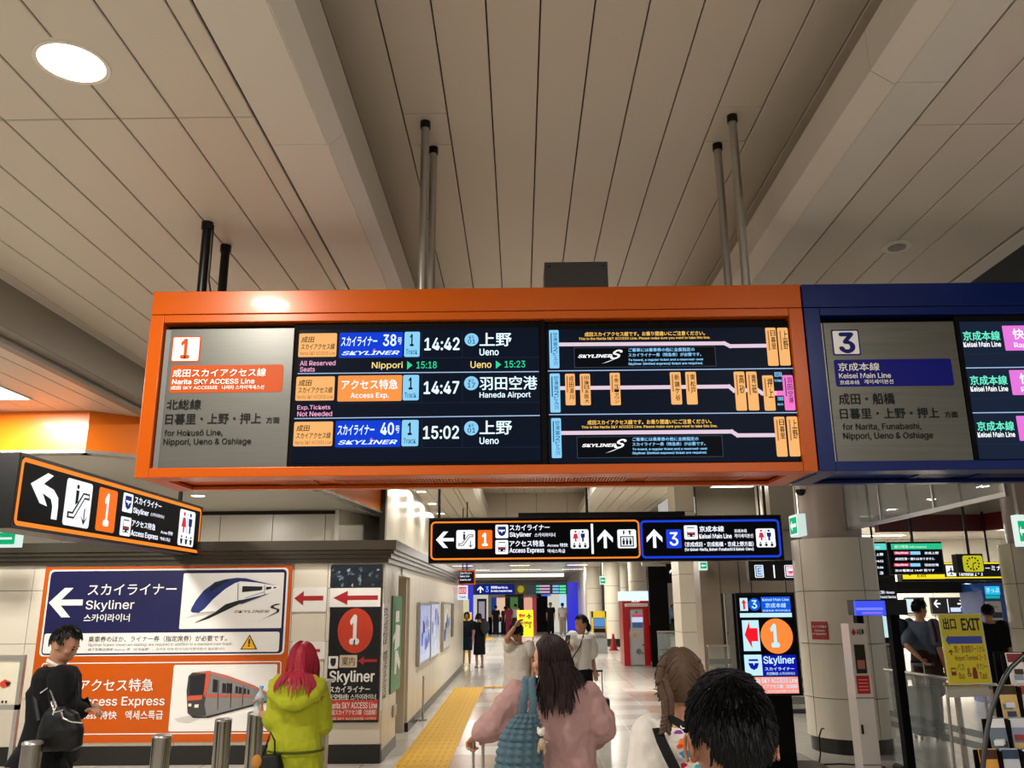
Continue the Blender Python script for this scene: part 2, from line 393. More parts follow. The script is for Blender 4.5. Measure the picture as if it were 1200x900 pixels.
for (a, b) in zip(OB, OB[1:]):
    d = Vector((b[0]-a[0], b[1]-a[1], 0)).normalized(); nn = Vector((d.y, -d.x, 0))
    c = Vector(((a[0]+b[0])/2, (a[1]+b[1])/2, 3.385)); L = (Vector(b)-Vector(a)).length/2
    lip.obox(c-nn*.06, d*(L+.01), nn*.085, (0, 0, .018))
lip.build('trim_8', mat('lip_metal', '#b9b3a8', .25, .6), kind='structure')
MB().slab([(-9, 9.1), (-4.75, 9.1), (-4.28, 9.5), (-3.53, 10.65), (-2.98, 12.3), (-2.62, 15.6), (-2.6, 17.2), (-9, 17.2)], 3.37, 3.40).build('ceiling_hall', mat('hall_ceiling', '#d6cfc0', .3), kind='structure')
# wall set back above the cornice
bw = MB().box(-9, -3.2, 15.0, 15.1, 0, 3.4).build('wall_back_left', m_creamgap, kind='structure')
for i in range(10):
    MB().box(-9+.93*i+.15*0, min(-9+.93*(i+1)-.012, -3.2), 14.95, 15.0, 0, 3.3).build('wall_panel', m_cream, bw) if -9+.93*i < -3.3 else None
d = Vector((.7, 2.3, 0)).normalized(); nn = Vector((d.y, -d.x, 0))
MB().obox(Vector((-2.85, 16.1, 1.7)), d*1.25, nn*.04, (0, 0, 1.7)).build('wall_angled', m_cream, kind='structure')
# upper corridor wall
uw = MB().box(-2.56, -2.46, 15.5, 25.6, 2.0, 4.25).build('wall_upper_left', m_creamgap, kind='structure')
for i in range(12):
    y0 = 15.5+.84*i
    MB().box(-2.46, -2.43, y0+.008, y0+.832, 2.0, 4.2).build('wall_panel', m_cream, uw)
# ================================================================ left block: front wall, side wall, cornice
wf = MB().box(-8, -1.66, 10.34, 10.6, 0, 2.3)
wf.box(-1.86, -1.64, 10.34, 11.0, 0, 2.3)
wl = wf.build('wall_left', m_creamgap, kind='structure')
zs = [.2, .72, 1.33, 1.94, 2.25]
x0 = -4.6-.62*6
cols = [x0+.62*i for i in range(9)]+[-2.74, -2.3, -1.62]
cols = sorted(set(round(c, 3) for c in cols if c < -2.9))+[-2.71, -2.3, -1.62]
for a, b in zip(cols, cols[1:]):
    for z0, z1 in zip(zs, zs[1:]):
        MB().box(a+.003, b-.003, 10.3, 10.34, z0+.003, z1-.003).build('wall_panel', m_cream, wl)
MB().box(-8, -1.61, 10.285, 10.36, 0, .2).build('baseboard_front', m_base, kind='structure')
sw = MB()
sw.box(-1.9, -1.66, 10.98, 11.55, 0, 2.3); sw.box(-2.3, -1.66, 13.5, 24.6, 0, 2.3)
sw.box(-2.3, -2.2, 11.5, 13.55, 0, 2.3)
wside = sw.build('wall_corridor', m_creamgap, kind='structure')
yj = [10.34, 10.9, 11.5]
for a, b in zip(yj, yj[1:]): MB().box(-1.66, -1.62, a+.004, b-.004, .12, 2.25).build('wall_panel', m_cream, wside)
y = 12.7
while y < 24.5:
    MB().box(-1.66, -1.62, y+.004, y+.596, .12, 2.25).build('wall_panel', m_cream, wside); y += .6
MB().box(-2.3, -1.66, 12.62, 12.70, .0, 2.3).build('trim_9', m_cream, kind='structure')   # jamb of the recess
MB().box(-2.2, -1.62, 11.5, 12.7, 2.12, 2.3).build('trim_10', m_cream, kind='structure')
dr = MB().box(-2.19, -2.14, 11.55, 12.6, .02, 2.1).build('door_1', mat('door_beige', '#c3b399', .45), kind='structure')
MB().box(-2.14, -2.11, 11.7, 11.74, .95, 1.1).build('door_handle', m_steel, dr)
MB().box(-1.66, -1.605, 10.34, 11.5, 0, .12).box(-1.66, -1.605, 12.7, 24.6, 0, .12).build('baseboard_corridor', m_base, kind='structure')
# cornice: stepped metal profile around the corner
cp = [(0.0, 2.23), (.05, 2.23), (.05, 2.28), (.085, 2.285), (.085, 2.33), (.12, 2.335), (.12, 2.37), (.15, 2.38), (.15, 2.49), (0.0, 2.49)]
cb = MB()
def corn(path):
    n = len(cp); vs = []
    for (x, y, ox, oy) in path:
        for o, z in cp: vs.append((x+ox*o, y+oy*o, z))
    fs = [(i*n+k, i*n+k+1, (i+1)*n+k+1, (i+1)*n+k) for i in range(len(path)-1) for k in range(n-1)]
    fs += [tuple(range(n)), tuple(range((len(path)-1)*n, len(path)*n))]
    cb.add(vs, fs)
corn([(-8, 10.3, 0, -1), (-1.62, 10.3, 1, -1), (-1.62, 24.6, 1, 0)])
cb.box(-8, -1.62, 10.3, 10.6, 2.47, 2.49); cb.box(-2.45, -1.62, 10.3, 24.6, 2.47, 2.49)
cb.build('trim_11', m_cornice, kind='structure')
# ================================================================ floor
def floor_mat():
    m = bpy.data.materials.new('floor_tiles'); m.use_nodes = True; t = m.node_tree; b = t.nodes['Principled BSDF']
    tc = nd(t, 'ShaderNodeTexCoord'); br = nd(t, 'ShaderNodeTexBrick'); br.offset = 0
    br.inputs['Scale'].default_value = 1; br.inputs['Brick Width'].default_value = .6; br.inputs['Row Height'].default_value = .6
    br.inputs['Mortar Size'].default_value = .004; br.inputs['Color1'].default_value = lin('#c9c4ba'); br.inputs['Color2'].default_value = lin('#bab3a8'); br.inputs['Mortar'].default_value = lin('#77706a')
    t.links.new(tc.outputs['Object'], br.inputs[0]); t.links.new(br.outputs[0], b.inputs['Base Color'])
    b.inputs['Roughness'].default_value = .22; b.inputs['Specular IOR Level'].default_value = .45; return m
MB().box(-9, 14, -4, 80, -.12, 0).build('floor', floor_mat(), loc=(0, 0, -.12), kind='structure')
ft = [mat('tile_pale', '#cfcac0', .2, var=.08, vs=14), mat('tile_grey', '#b4afa8', .2, var=.1, vs=14), mat('tile_rose', '#bda491', .2, var=.1, vs=14)]
floor = bpy.data.objects['floor']
tm = []
for k, (w, l) in ((0, (.6, .6)), (1, (.6, .6)), (2, (.6, .6))):
    b = MB(); w2 = .298
    b.add([(-w2,-w2,0),(w2,-w2,0),(w2,w2,0),(-w2,w2,0),(-w2,-w2,.003),(w2,-w2,.003),(w2,w2,.003),(-w2,w2,.003),(-w2+.003,-w2+.003,.005),(w2-.003,-w2+.003,.005),(w2-.003,w2-.003,.005),(-w2+.003,w2-.003,.005)],
          [(0,1,5,4),(1,2,6,5),(2,3,7,6),(3,0,4,7),(4,5,9,8),(5,6,10,9),(6,7,11,10),(7,4,8,11),(8,9,10,11)])
    me = bpy.data.meshes.new('floor_tile'); me.from_pydata([tuple(p) for p in b.v], [], b.f); me.materials.append(ft[k]); tm.append(me)
for i in range(10):
    for j in range(16):
        X = -.6+.6*i; Yc = 9.3+.6*j
        k = 2 if i in (0, 5) and j % 4 != 3 else (1 if (i in (1, 4, 6) and j % 2 == 0) or (i+j*3) % 7 == 0 else 0)
        o = bpy.data.objects.new('floor_tile', tm[k]); COL.objects.link(o); o.parent = floor; o.location = Vector((X, Yc, 0))-org(floor)
# tactile paving
m_tac = mat('tactile_yellow', '#d9a91e', .45, var=.05, vs=8)
b = MB(); tmesh = []
bb = MB().box(-.148, .148, -.148, .148, 0, .004)
for i in range(4): bb.box(-.12+.075*i-.0125, -.12+.075*i+.0125+.0, -.14, .14, .004, .009)
bd = MB().box(-.148, .148, -.148, .148, 0, .004)
for i in range(5):
    for j in range(5): bd.box(-.13+.06*i, -.105+.06*i, -.13+.06*j, -.105+.06*j, .004, .009)
mes = []
for q in (bb, bd):
    me = bpy.data.meshes.new('tactile_tile'); me.from_pydata([tuple(p) for p in q.v], [], q.f); me.materials.append(m_tac); mes.append(me)
tp = thing('tactile_paving', (-1.1, 9, .006), 'yellow tactile guide strip on the pale floor along the left corridor wall', 'paving')
def tac(x, y, r=0, k=0):
    o = bpy.data.objects.new('tactile_tile', mes[k]); COL.objects.link(o); o.parent = tp; o.location = Vector((x, y, .006))-org(tp); o.rotation_euler = (0, 0, r)
y = 8.7
while y < 19.2:
    tac(-1.26, y); tac(-.96, y, 0, 0); y += .3
for i in range(8): tac(-.66+.3*i, 19.05, PI/2)
for i in range(40): tac(1.45, 19.05+.3*i); 
for i in range(10): tac(-1.9+.0*i, 43+.3*i); tac(-1.6, 43+.3*i)
# ================================================================ lamps
def downlight(x, y, z, r, power, label, on=True, group=None):
    o = thing('downlight', (x, y, z), label, 'ceiling light', group)
    b = MB(); n = 32
    for (ra, za, rb, zb) in ((r+.022, z, r+.02, z-.006), (r+.02, z-.006, r, z-.004), (r, z-.004, r-.005, z+.01)):
        b.add([(x+ra*math.cos(2*PI*k/n), y+ra*math.sin(2*PI*k/n), za) for k in range(n)]+[(x+rb*math.cos(2*PI*k/n), y+rb*math.sin(2*PI*k/n), zb) for k in range(n)], [(k, (k+1) % n, n+(k+1) % n, n+k) for k in range(n)])
    b.build('trim_ring', mat('ring_white', '#d8d2c4', .4), o, smooth=40)
    MB().cyl(x, y, z-.003, z+.006, r, 32).build('diffuser', m_diff, o)
    area('lamp', (x, y, z-.02), 2*r, power, o, shape='DISK')
    return o
downlight(-2.06, 3.39, LOWZ, .145, 45, 'glowing round downlight set in the upper left ceiling panels')
for (x, y) in ((-2.06, -1.6), (-2.06, 8.9), (2.55, -1.6), (2.55, 1.2), (.45, -2.2)):  # unseen downlights; those behind and above the camera added to light the board fronts
    downlight(x, y, LOWZ if abs(x) > 1 else HIZ, .145, 36, {(-2.06, -1.6): 'added unseen downlight in the left ceiling strip behind the camera', (-2.06, 8.9): 'round downlight in the left ceiling strip hidden behind the orange board', (2.55, -1.6): 'added unseen downlight in the right ceiling strip behind the camera', (2.55, 1.2): 'added unseen downlight in the right ceiling strip above the camera', (.45, -2.2): 'added unseen downlight in the raised bay behind the camera'}[(x, y)])
downlight(-4.89, 12.77, 3.37, .1, 40, 'small round downlight over the hall behind the orange bulkhead')
def square_light(x, y, z, sx, sy, power, label, name='ceiling_light', group=None, em=m_diff):
    o = thing(name, (x, y, z), label, 'ceiling light', group)
    b = MB(); g = .02
    b.box(x-sx/2-g, x-sx/2, y-sy/2-g, y+sy/2+g, z-.012, z+.01).box(x+sx/2, x+sx/2+g, y-sy/2-g, y+sy/2+g, z-.012, z+.01)
    b.box(x-sx/2, x+sx/2, y-sy/2-g, y-sy/2, z-.012, z+.01).box(x-sx/2, x+sx/2, y+sy/2, y+sy/2+g, z-.012, z+.01)
    b.build('frame', mat('ring_white', '#d8d2c4', .4), o)
    MB().box(x-sx/2, x+sx/2, y-sy/2, y+sy/2, z-.004, z+.008).build('diffuser', em, o)
    area('lamp', (x, y, z-.02), sx, power, o, size_y=sy)
    return o
square_light(-5.32, 8.14, LZ, .54, .54, 70, 'bright square ceiling light above the orange bulkhead at the left edge')
square_light(-5.32, 4.0, LZ, .54, .54, 70, 'square ceiling light in the low left ceiling outside the frame')
# ================================================================ the hanging departure boards
WHT = lit('#f2f6fa', 1.15); 
def PN(O, ax, up, parent, crop, white=None, step=.0015):
    p = Panel(O, ax, up, parent, crop, step); p.white = white or WHT; return p
cA = (150, 320, 3.3333); cB = (330, 370, 3.871); cC = (630, 370, 3.636); cD = (930, 330, 3.748); cE = (0, 450, 3.912)
cF = (0, 640, 3.4286); cG = (340, 590, 2.9045); cH = (490, 590, 2.727); cI = (920, 570, 2.7286)
X_, Z_ = (1, 0, 0), (0, 0, 1)
def housing(x0, x1, m, label, cat, side_l, side_r):
    z0, z1, y0, y1 = 2.495, 3.683, 5.0, 5.64
    t = thing('departure_board', ((x0+x1)/2, y0, z0), label, cat)
    zi0, zi1 = 2.553, 3.475
    MB().box(x0, x1, y0, y0+.02, zi1+.055, z1).build('header_panel', m, t, bevel=.004)
    MB().box(x0, x1, y0+.006, y1, z1-.03, z1-.002).build('top_cover', m, t)
    f = MB()
    f.box(x0, x0+side_l, y0, y0+.1, z0, zi1+.051).box(x1-side_r, x1, y0, y0+.1, z0, zi1+.051)
    f.box(x0+side_l+.001, x1-side_r-.001, y0, y0+.1, zi1, zi1+.051).box(x0+side_l+.001, x1-side_r-.001, y0, y0+.1, z0, zi0)
    f.build('frame', m, t, bevel=.004)
    MB().box(x0, x0+.02, y0+.1, y1, z0+.01, z1-.03).box(x1-.02, x1, y0+.1, y1, z0+.01, z1-.03).build('side_panel', m, t)
    MB().box(x0+.02, x1-.02, y1-.02, y1, z0, z1-.03).build('back_panel', m, t)
    u = MB()   # underside: rim and recessed vent panels
    u.box(x0+.02, x1-.02, y0+.1, y0+.16, z0, z0+.02).box(x0+.02, x1-.02, y1-.08, y1-.02, z0, z0+.02).box(x0+.02, x0+.14, y0+.16, y1-.08, z0, z0+.02).box(x1-.14, x1-.02, y0+.16, y1-.08, z0, z0+.02)
    u.box(x0+.13, x1-.13, y0+.15, y1-.07, z0+.03, z0+.04)
    u.build('underside', m, t)
    g = MB(); xx = x0+.75
    while xx < x1-.35:
        if ((xx-x0) % 1.0) > .12: g.box(xx, xx+.008, y0+.2, y1-.14, z0+.018, z0+.03)
        xx += .02
    g.build('vent_slats', m, t, kind='stuff')
    MB().box(x0+side_l-.005, x1-side_r+.005, y0+.1, y0+.12, zi0-.01, zi1+.01).build('backing', m_blackm, t)
    return t
bo = housing(-2.31, 1.787, m_orange, 'orange framed hanging departure board with white times 14:42, 14:47 and 15:02', 'departure board', .085, .085)
bl = housing(1.795, 5.9, m_blue, 'blue framed hanging departure board with a silver number 3 plate, right of the orange board', 'departure board', .1, .1)
YS = 5.03
def on(y): return (0, y, 0)
# silver plate 1
def plate(parent, crop, TL, TR, BR, BL, strip_w, m, label):
    p = PN(on(5.02), X_, Z_, parent, crop)
    x0, x1, z0, z1 = p._rect((TL, TR, BR, BL))
    pl = MB().box(x0+strip_w, x1, 5.02, 5.09, z0, z1).build('line_plate', m, parent, bevel=.003, label=label)
    MB().box(x0, x0+strip_w-.002, 5.03, 5.09, z0, z1).build('plate_edge', mat('plate_edge', '#8f9190', .35, .6), parent)
    return PN((0, 5.02, 0), X_, Z_, pl, crop)
m_ribbed = mat('ribbed_plate', '#6a6860', .36, .6, var=.25, vs=5, stretch=(.3, 1, 10))
p = plate(bo, cA, (150,220), (650,213), (620,768), (90,768), .035, m_brushed, 'brushed metal plate with white number 1')
DK = ink('#0c0c0c'); OR = ink('#b84804'); IW = mat('ink_white_gloss', '#f4f2ec', .4)
p.rr((170,247,284,348), OR, .08); p.rr((176,252,278,343), IW, .05, 2); p.text('1', (207,257,243,335), OR, .05, 3)
p.rr(((172,362),(608,357),(603,465),(158,468)), OR, .1)
p.text('成田スカイアクセス線', (176,374,540,406), IW, .02); p.text('Narita SKY ACCESS Line', (174,414,495,434), IW, .02)
p.text('成田 SKY ACCESS线', (168,440,350,456), IW, .02); p.text('나리타 스카이액세스선', (368,438,532,455), IW, .02)
p.text('北総線', (152,494,286,534), DK, .02); p.text('日暮里・上野・押上', (147,548,520,590), DK, .02); p.text('方面', (540,562,592,587), DK, .02)
p.text('for Hokusō Line,', (143,612,370,640), DK, .015); p.text('Nippori, Ueno & Oshiage', (139,646,481,676), DK, .015)
p.flush()
NV = ink('#06106e')
p = plate(bl, cD, (100,185), (700,170), (795,800), (165,800), .04, m_ribbed, 'ribbed metal plate with blue number 3')
p.rr(((162,212),(285,210),(295,323),(175,326)), NV, .06); p.rr(((168,218),(279,216),(289,317),(181,320)), IW, .05, 2); p.text('3', (196,224,268,316), NV, .05, 3)
p.rr(((175,346),(690,336),(705,456),(188,463)), ink('#050a78'), .08)
p.text('京成本線', (194,357,376,393), IW, .02); p.text('Keisei Main Line', (198,402,426,425), IW, .02)
p.text('京成本线', (202,434,288,453), IW, .02); p.text('게이세이본선', (308,430,437,450), IW, .02)
p.text('成田・船橋', (198,490,443,540), DK, .02); p.text('日暮里・上野・押上', (203,555,638,602), DK, .02); p.text('方面', (662,570,720,598), DK, .02)
p.text('for Narita, Funabashi,', (215,622,560,655), DK, .015); p.text('Nippori, Ueno & Oshiage', (218,662,612,698), DK, .015)
p.flush()
# left departure screen
def screen(parent, crop, q, col, name='screen', y=YS, t=.02, label=None):
    p = PN(on(y), X_, Z_, parent, crop); x0, x1, z0, z1 = p._rect(q)
    s = MB().box(x0, x1, y, y+t, z0, z1).build(name, lit(col, 1.0), parent, label=label)
    MB().box(x0-.03, x1+.03, y+.004, y+t+.01, z0-.03, z1+.04).build('screen_bezel', m_blackm, parent)
    return PN(on(y), X_, Z_, s, crop)
BG = '#0b1322'; BE = lit('#fdb970', 1.0); BLU = lit('#0a3ed8', 1.0); LB = lit('#8fd4fb', 1.0); PK = lit('#ffb0d8', 1.0); CY = lit('#dff6ff', 1.2); GN = lit('#2fe0a0', 1.0); YL = lit('#ffe28a', 1.0)
SDK = lit('#141006', 1.0); GRY = lit('#26324a', 1.0); HL = lit('#a8c4e8', 1.0); SWH = lit('#ffffff', 1.25)
p = screen(bo, cB, ((80,62),(1165,55),(1178,655),(45,675)), BG, label='screen listing three departures')
def label_tag(x0, y0, x1, y1, s):
    p.rr((x0,y0,x1,y1), BE, .06); w = x1-x0; h = y1-y0
    p.text('成田', (x0+.07*w,y0+.14*h,x0+.42*w,y0+.4*h), SDK, .02, shear=.15); p.text('スカイアクセス線', (x0+.06*w,y0+.44*h,x0+.95*w,y0+.7*h), SDK, .02, shear=.15)
    p.text('Narita SKY ACCESS Line', (x0+.04*w,y0+.78*h,x0+.96*w,y0+.92*h), lit('#b05a28', 1.0), .0)
def svc(x0, y0, x1, y1, num):
    p.rr((x0,y0,x1,y1), BLU, .05); w = x1-x0; h = y1-y0
    p.text('スカイライナー', (x0+.03*w,y0+.17*h,x0+.6*w,y0+.55*h), CY, .035, shear=.1); p.text(num, (x0+.69*w,y0+.08*h,x0+.9*w,y0+.55*h), CY, .03); p.text('号', (x0+.92*w,y0+.2*h,x0+.985*w,y0+.48*h), CY, .02)
    p.text('SKYLINER', (x0+.04*w,y0+.74*h,x0+.95*w,y0+.9*h), CY, .03, shear=.3); p.disc((x0+.535*w,y0+.66*h,x0+.57*w,y0+.74*h), lit('#ff5aa8', 1.0), 4)
def track(x0, y0, x1, y1):
    p.rr((x0,y0,x1,y1), LB, .1); w = x1-x0; h = y1-y0
    p.text('1', (x0+.36*w,y0+.1*h,x0+.62*w,y0+.58*h), SDK, .04); p.text('Track', (x0+.1*w,y0+.7*h,x0+.85*w,y0+.9*h), lit('#20507a', 1.0), .01)
def badge(x0, y0, x1, y1, s):
    p.disc((x0,y0,x1,y1), LB); w = x1-x0; h = y1-y0
    p.text('KS', (x0+.32*w,y0+.2*h,x0+.68*w,y0+.42*h), lit('#20507a', 1.0), .01); p.text(s, (x0+.24*w,y0+.48*h,x0+.78*w,y0+.82*h), lit('#20507a', 1.0), .02)
label_tag(78,80,250,187, ''); svc(262,76,550,190,'38'); track(557,73,627,187); p.text('14:42', (648,100,808,158), CY, .03); badge(830,80,893,138,'01')
p.text('上野', (898,78,1043,140), CY, .025); p.text('Ueno', (898,150,985,181), CY, .02)
p.text('All Reserved', (84,205,245,227), PK, .015); p.text('Seats', (84,233,152,255), PK, .015)
p.text('Nippori', (410,210,550,246), YL, .015); p.shape([(0,0),(1,.5),(0,1)], (570,206,594,245), GN); p.text('15:18', (612,208,704,240), GN, .012)
p.text('Ueno', (857,207,952,238), YL, .015); p.shape([(0,0),(1,.5),(0,1)], (972,204,996,241), GN); p.text('15:23', (1012,205,1105,236), GN, .012)
p.line([(75,263),(1165,254)], .006, HL)
label_tag(65,276,240,385, ''); p.rr((255,271,546,388), lit('#ff9a4a', 1.0), .05); p.text('アクセス特急', (272,290,528,335), CY, .03); p.text('Access Exp.', (313,350,487,379), CY, .02)
track(550,269,623,384); p.text('14:47', (645,298,806,356), CY, .03); badge(828,275,893,338,'17'); p.text('羽田空港', (898,275,1160,337), CY, .025); p.text('Haneda Airport', (898,346,1130,378), CY, .02)
p.text('Exp.Tickets', (72,406,222,431), PK, .015); p.text('Not Needed', (72,435,230,457), PK, .015)
p.line([(60,467),(1170,453)], .006, HL)
label_tag(55,481,232,592, ''); svc(245,475,540,596,'40'); track(545,473,621,592); p.text('15:02', (642,500,805,560), CY, .03); badge(828,478,893,543,'01')
p.text('上野', (898,476,1045,540), CY, .025); p.text('Ueno', (898,552,985,583), CY, .02)
for y in (191, 395, 598): p.line([(255,y+3),(1172,y-2)], .002, GRY)
for a, b in ((75,190),(270,392),(470,597)):
    p.line([(637,a),(637,b)], .002, GRY); p.line([(820,a),(820,b)], .002, GRY)
p.flush()
# right route screen
p = screen(bo, cC, ((40,58),(1068,48),(1108,618),(48,630)), BG, label='screen with three route lines')
LP = lit('#e8cfe0', 1.0); YO = lit('#ffc85a', 1.1); LC = lit('#8fd0ff', 1.1)
ST = lit('#1c5a8c', 1.0)
def station(q, s, m=BE, ls=1.0, sub=True, tm=None):
    p.rr(q, m, .12, 3); x0, y0, x1, y1 = q; w = x1-x0; h = y1-y0; k = len(s)
    p.vtext(s, (x0+.4*w, y0+.06*h, x0+.86*w, y0+.06*h+min(.88*h, k*w*(.62 if k > 2 else .95))), tm or SDK, .02, 4)
    p.rr((x0+.14*w, y0+.08*h, x0+.26*w, y0+.6*h), lit('#b07040', 1) if m is BE else ST, 0, 4)
def warn(x0, y0, x1, y1, xa, ya, xb, yb):
    p.text('成田スカイアクセス線です。お乗り間違いにご注意ください。', (x0,y0,x1,y1), YO, .03)
    p.text('This is the Narita SKY ACCESS Line. Please make sure you want to take this line.', (xa,ya,xb,yb), YO, .02)
def info(q, dx, dy):
    p.rr(q, lit('#05070c', 1.0), 0, 2); p.ring(q, .004, lit('#3a4250', 1.0), 0, 3)
    p.text('SKYLINER', (172+dx,166+dy,318+dx,180+dy), SWH, .04, 4, shear=.3)
    p.text('S', (308+dx,146+dy,362+dx,186+dy), SWH, .03, 4, shear=.5); p.poly([(330+dx,184+dy),(352+dx,176+dy),(300+dx,198+dy),(272+dx,206+dy)], SWH, 4)
    p.text('ご乗車には乗車券の他に全席指定の', (386+dx,138+dy,668+dx,154+dy), LC, .03, 4); p.text('スカイライナー券（特急券）が必要です。', (386+dx,159+dy,697+dx,175+dy), LC, .03, 4)
    p.text('To board, a regular ticket and a reserved-seat', (386+dx,183+dy,705+dx,195+dy), LC, .03, 4); p.text('Skyliner (limited express) ticket are required.', (386+dx,199+dy,704+dx,212+dy), LC, .03, 4)
LT = LB; station((50,62,91,225), '空港第2ビル✈', LT, tm=ST); warn(200,68,712,87, 175,91,735,104)
p.line([(93,123),(795,118),(820,130),(980,128)], .024, LP, 2); info((155,133,759,220), 0, 0)
station((975,52,1020,214), '日暮里'); station((1026,52,1071,213), '上野')
p.line([(45,236),(1085,225)], .006, HL)
station((53,247,96,413), '空港第2ビル✈', LT, tm=ST); p.line([(98,309),(815,302),(837,320),(935,316),(957,331),(1012,330)], .024, LP, 2); p.line([(1012,331),(1045,330)], .03, lit('#ff7ad0', 1.0), 2)
for q, s in (((118,248,160,382),'成田湯川'), ((181,248,225,382),'印旛日本医大'), ((309,244,352,382),'千葉ニュータウン'), ((566,241,612,379),'新鎌ヶ谷'), ((632,240,678,379),'東松戸'), ((840,239,886,405),'高砂'), ((893,239,938,404),'青砥'), ((961,255,1008,405),'押上')): station(q, s)
p.text('都営浅草線', (1008,240,1040,262), LC, .02); p.text('for Asakusa', (1008,270,1040,282), LC, .02); p.text('京急線直通', (1022,345,1046,362), LC, .02); p.text('Keikyu Line', (1022,372,1046,385), LC, .02)
station((1047,254,1092,404), '羽田空港', lit('#ff7ad0', 1.0))
p.line([(50,422),(1105,413)], .006, HL)
station((59,437,101,607), '空港第2ビル✈', LT, tm=ST); warn(212,443,740,463, 187,467,765,481)
p.line([(103,500),(827,494),(852,510),(1015,509)], .024, LP, 2); info((167,513,789,605), 17, 380)
station((1012,431,1058,601), '日暮里'); station((1066,430,1112,600), '上野')
p.flush()
MB().box(.142, .172, 5.022, 5.09, 2.555, 3.47).build('mullion', m_blackm, bo)
# blue board screens
p = screen(bl, cD, ((728,183),(1012+700,160),(1012+800,770),(820,780)), '#1a2438', label='screen listing main line departures')
GT = lit('#6cf0c8', 1.1); PP = lit('#ea7adf', 1.0)
for (y, x, w) in ((0,742,163), (195,773,163), (396,804,163)):
    p.text('京成本線', (x,y+218,x+w,y+260), GT, .03); p.text('Keisei Main Line', (x+3,y+265,x+w+4,y+288), SWH, .02)
    p.rr(((x+173,y+195),(x+480,y+190),(x+500,y+298),(x+188,y+306)), PP, .04); p.text('快速', (x+218,y+208,x+320,y+255), CY, .03); p.text('Rapid', (x+225,y+268,x+310,y+295), CY, .02)
p.line([(757,380),(1690,368)], .006, HL); p.line([(787,577),(1750,566)], .006, HL)
for y in (318, 515, 715): p.line([(750+(y-318)*.15,y),(1700,y-10)], .002, GRY)
p.flush()
# small box on top of the board and the four pairs of hangers
jb = thing('junction_box', (.49, 5.35, 3.685), 'dark grey metal box standing on top of the orange departure board', 'box')
MB().box(.183, .60, 5.18, 5.45, 3.685, 3.93).build('casing', mat('box_grey', '#3c3936', .4, .3), jb, bevel=.004)
MB().ell((.215, 5.178, 3.9), (.008, .004, .008), 8, 6).ell((.57, 5.178, 3.9), (.008, .004, .008), 8, 6).build('screws', m_black, jb)
def hanger(x, y, z1, m, label, r=.028, z0=3.68, name='hanging_rod'):
    o = thing(name, (x, y, z0), label, 'rod', 'steel hangers of the departure boards' if m is m_steel else None)
    MB().cyl(x, y, z0, z1, r, 16).build('tube', m, o, smooth=40)
    MB().cyl(x, y, z1-.05, z1, r+.008, 16).build('collar', m_black, o, smooth=40)
    return o
hanger(-.62, 5.16, HIZ, m_steel, 'front polished rod of the pair left of the centre, holding the orange board')
hanger(-.60, 5.5, HIZ, m_steel, 'rear polished rod of the pair left of the centre, partly behind the front one')
hanger(1.487, 5.13, HIZ, m_steel, 'front polished rod of the right pair, reaching higher in view')
hanger(1.47, 5.5, HIZ, m_steel, 'rear polished rod of the right pair, the shorter one on the left')
h1 = hanger(-2.04, 5.09, LOWZ, m_black, 'front black rod with clipped cable above the left end of the board', .03)
hanger(-2.045, 5.46, LOWZ, m_black, 'rear black rod without cable above the left end of the board', .03)
cb_ = MB().tube([(-2.0, 5.09, 4.18), (-1.995, 5.08, 3.9), (-2.0, 5.09, 3.8), (-1.985, 5.1, 3.72), (-1.94, 5.12, 3.69)], .006, 6).build('cable', m_black, h1, smooth=60)
sp = thing('ceiling_speaker', (2.72, 5.6, LOWZ), 'round white ceiling speaker in the right panels above the blue board', 'speaker')
MB().cyl(2.72, 5.6, LOWZ-.012, LOWZ, .1, 28).build('flange', mat('ring_white', '#d8d2c4', .4), sp, smooth=40)
MB().cyl(2.72, 5.6, LOWZ-.02, LOWZ-.012, .06, 24).build('grille', mat('grille_grey', '#8c867a', .5), sp, smooth=40)
# darkness painted as dark grey surfaces in the right void above x = 3.63
MB().box(3.63, 12, -4, 25, 4.75, 4.8).build('ceiling_dark', mat('void_grey', '#23221f', .8), kind='structure')
strip('trim_12', [(3.63, LOWZ), (3.63, 4.75)], -4, 25.5, mat('void_grey', '#23221f', .8))

# ================================================================ hanging direction signs
SB = lit('#0b0b0d', .6)
def ring3(p, q, w, m, r=.08, lay=1): p.ring(q, w, m, r, lay)
sgB = thing('direction_sign', (1.15, 11.35, 2.28), 'long black hanging sign with orange outlined half and blue outlined half across the corridor', 'sign')
pb = PN(on(11.3), X_, Z_, sgB, cH); x0, x1, z0, z1 = pb._rect((33,41,1166,186))
MB().box(x0, x1, 11.302, 11.52, z0, z1).build('casing', m_black, sgB, bevel=.005)
a = pb._rect((320,32,855,44)); MB().box(a[0], a[1], 11.34, 11.48, z1, z1+.06).build('mounting_rail', m_black, sgB)
for x in (65, 542, 1117):
    xx = pb.L(x, 40)[0]; MB().cyl(xx, 11.41, z1, LOWZ, .02, 10).build('hanger', m_black, sgB)
pf = MB().box(x0+.02, x1-.02, 11.298, 11.302, z0+.02, z1-.02).build('lit_face', SB, sgB)
p = PN(on(11.297), X_, Z_, pf, cH, step=.002)
OO = lit('#ff8a2a', 1.1); BB = lit('#1c3fd8', 1.1); OF = lit('#f4701a', 1.1); SKB = lit('#16246e', 1.0); TX = lit('#eef2ff', 1.25); KK = lit('#101318', 1.0); RD = lit('#d03048', 1.0)
p.ring((40,55,709,178), .022, OO, .12); p.ring((711,52,1158,174), .028, BB, .12)
p.shape(AL, (57,90,114,142), TX)
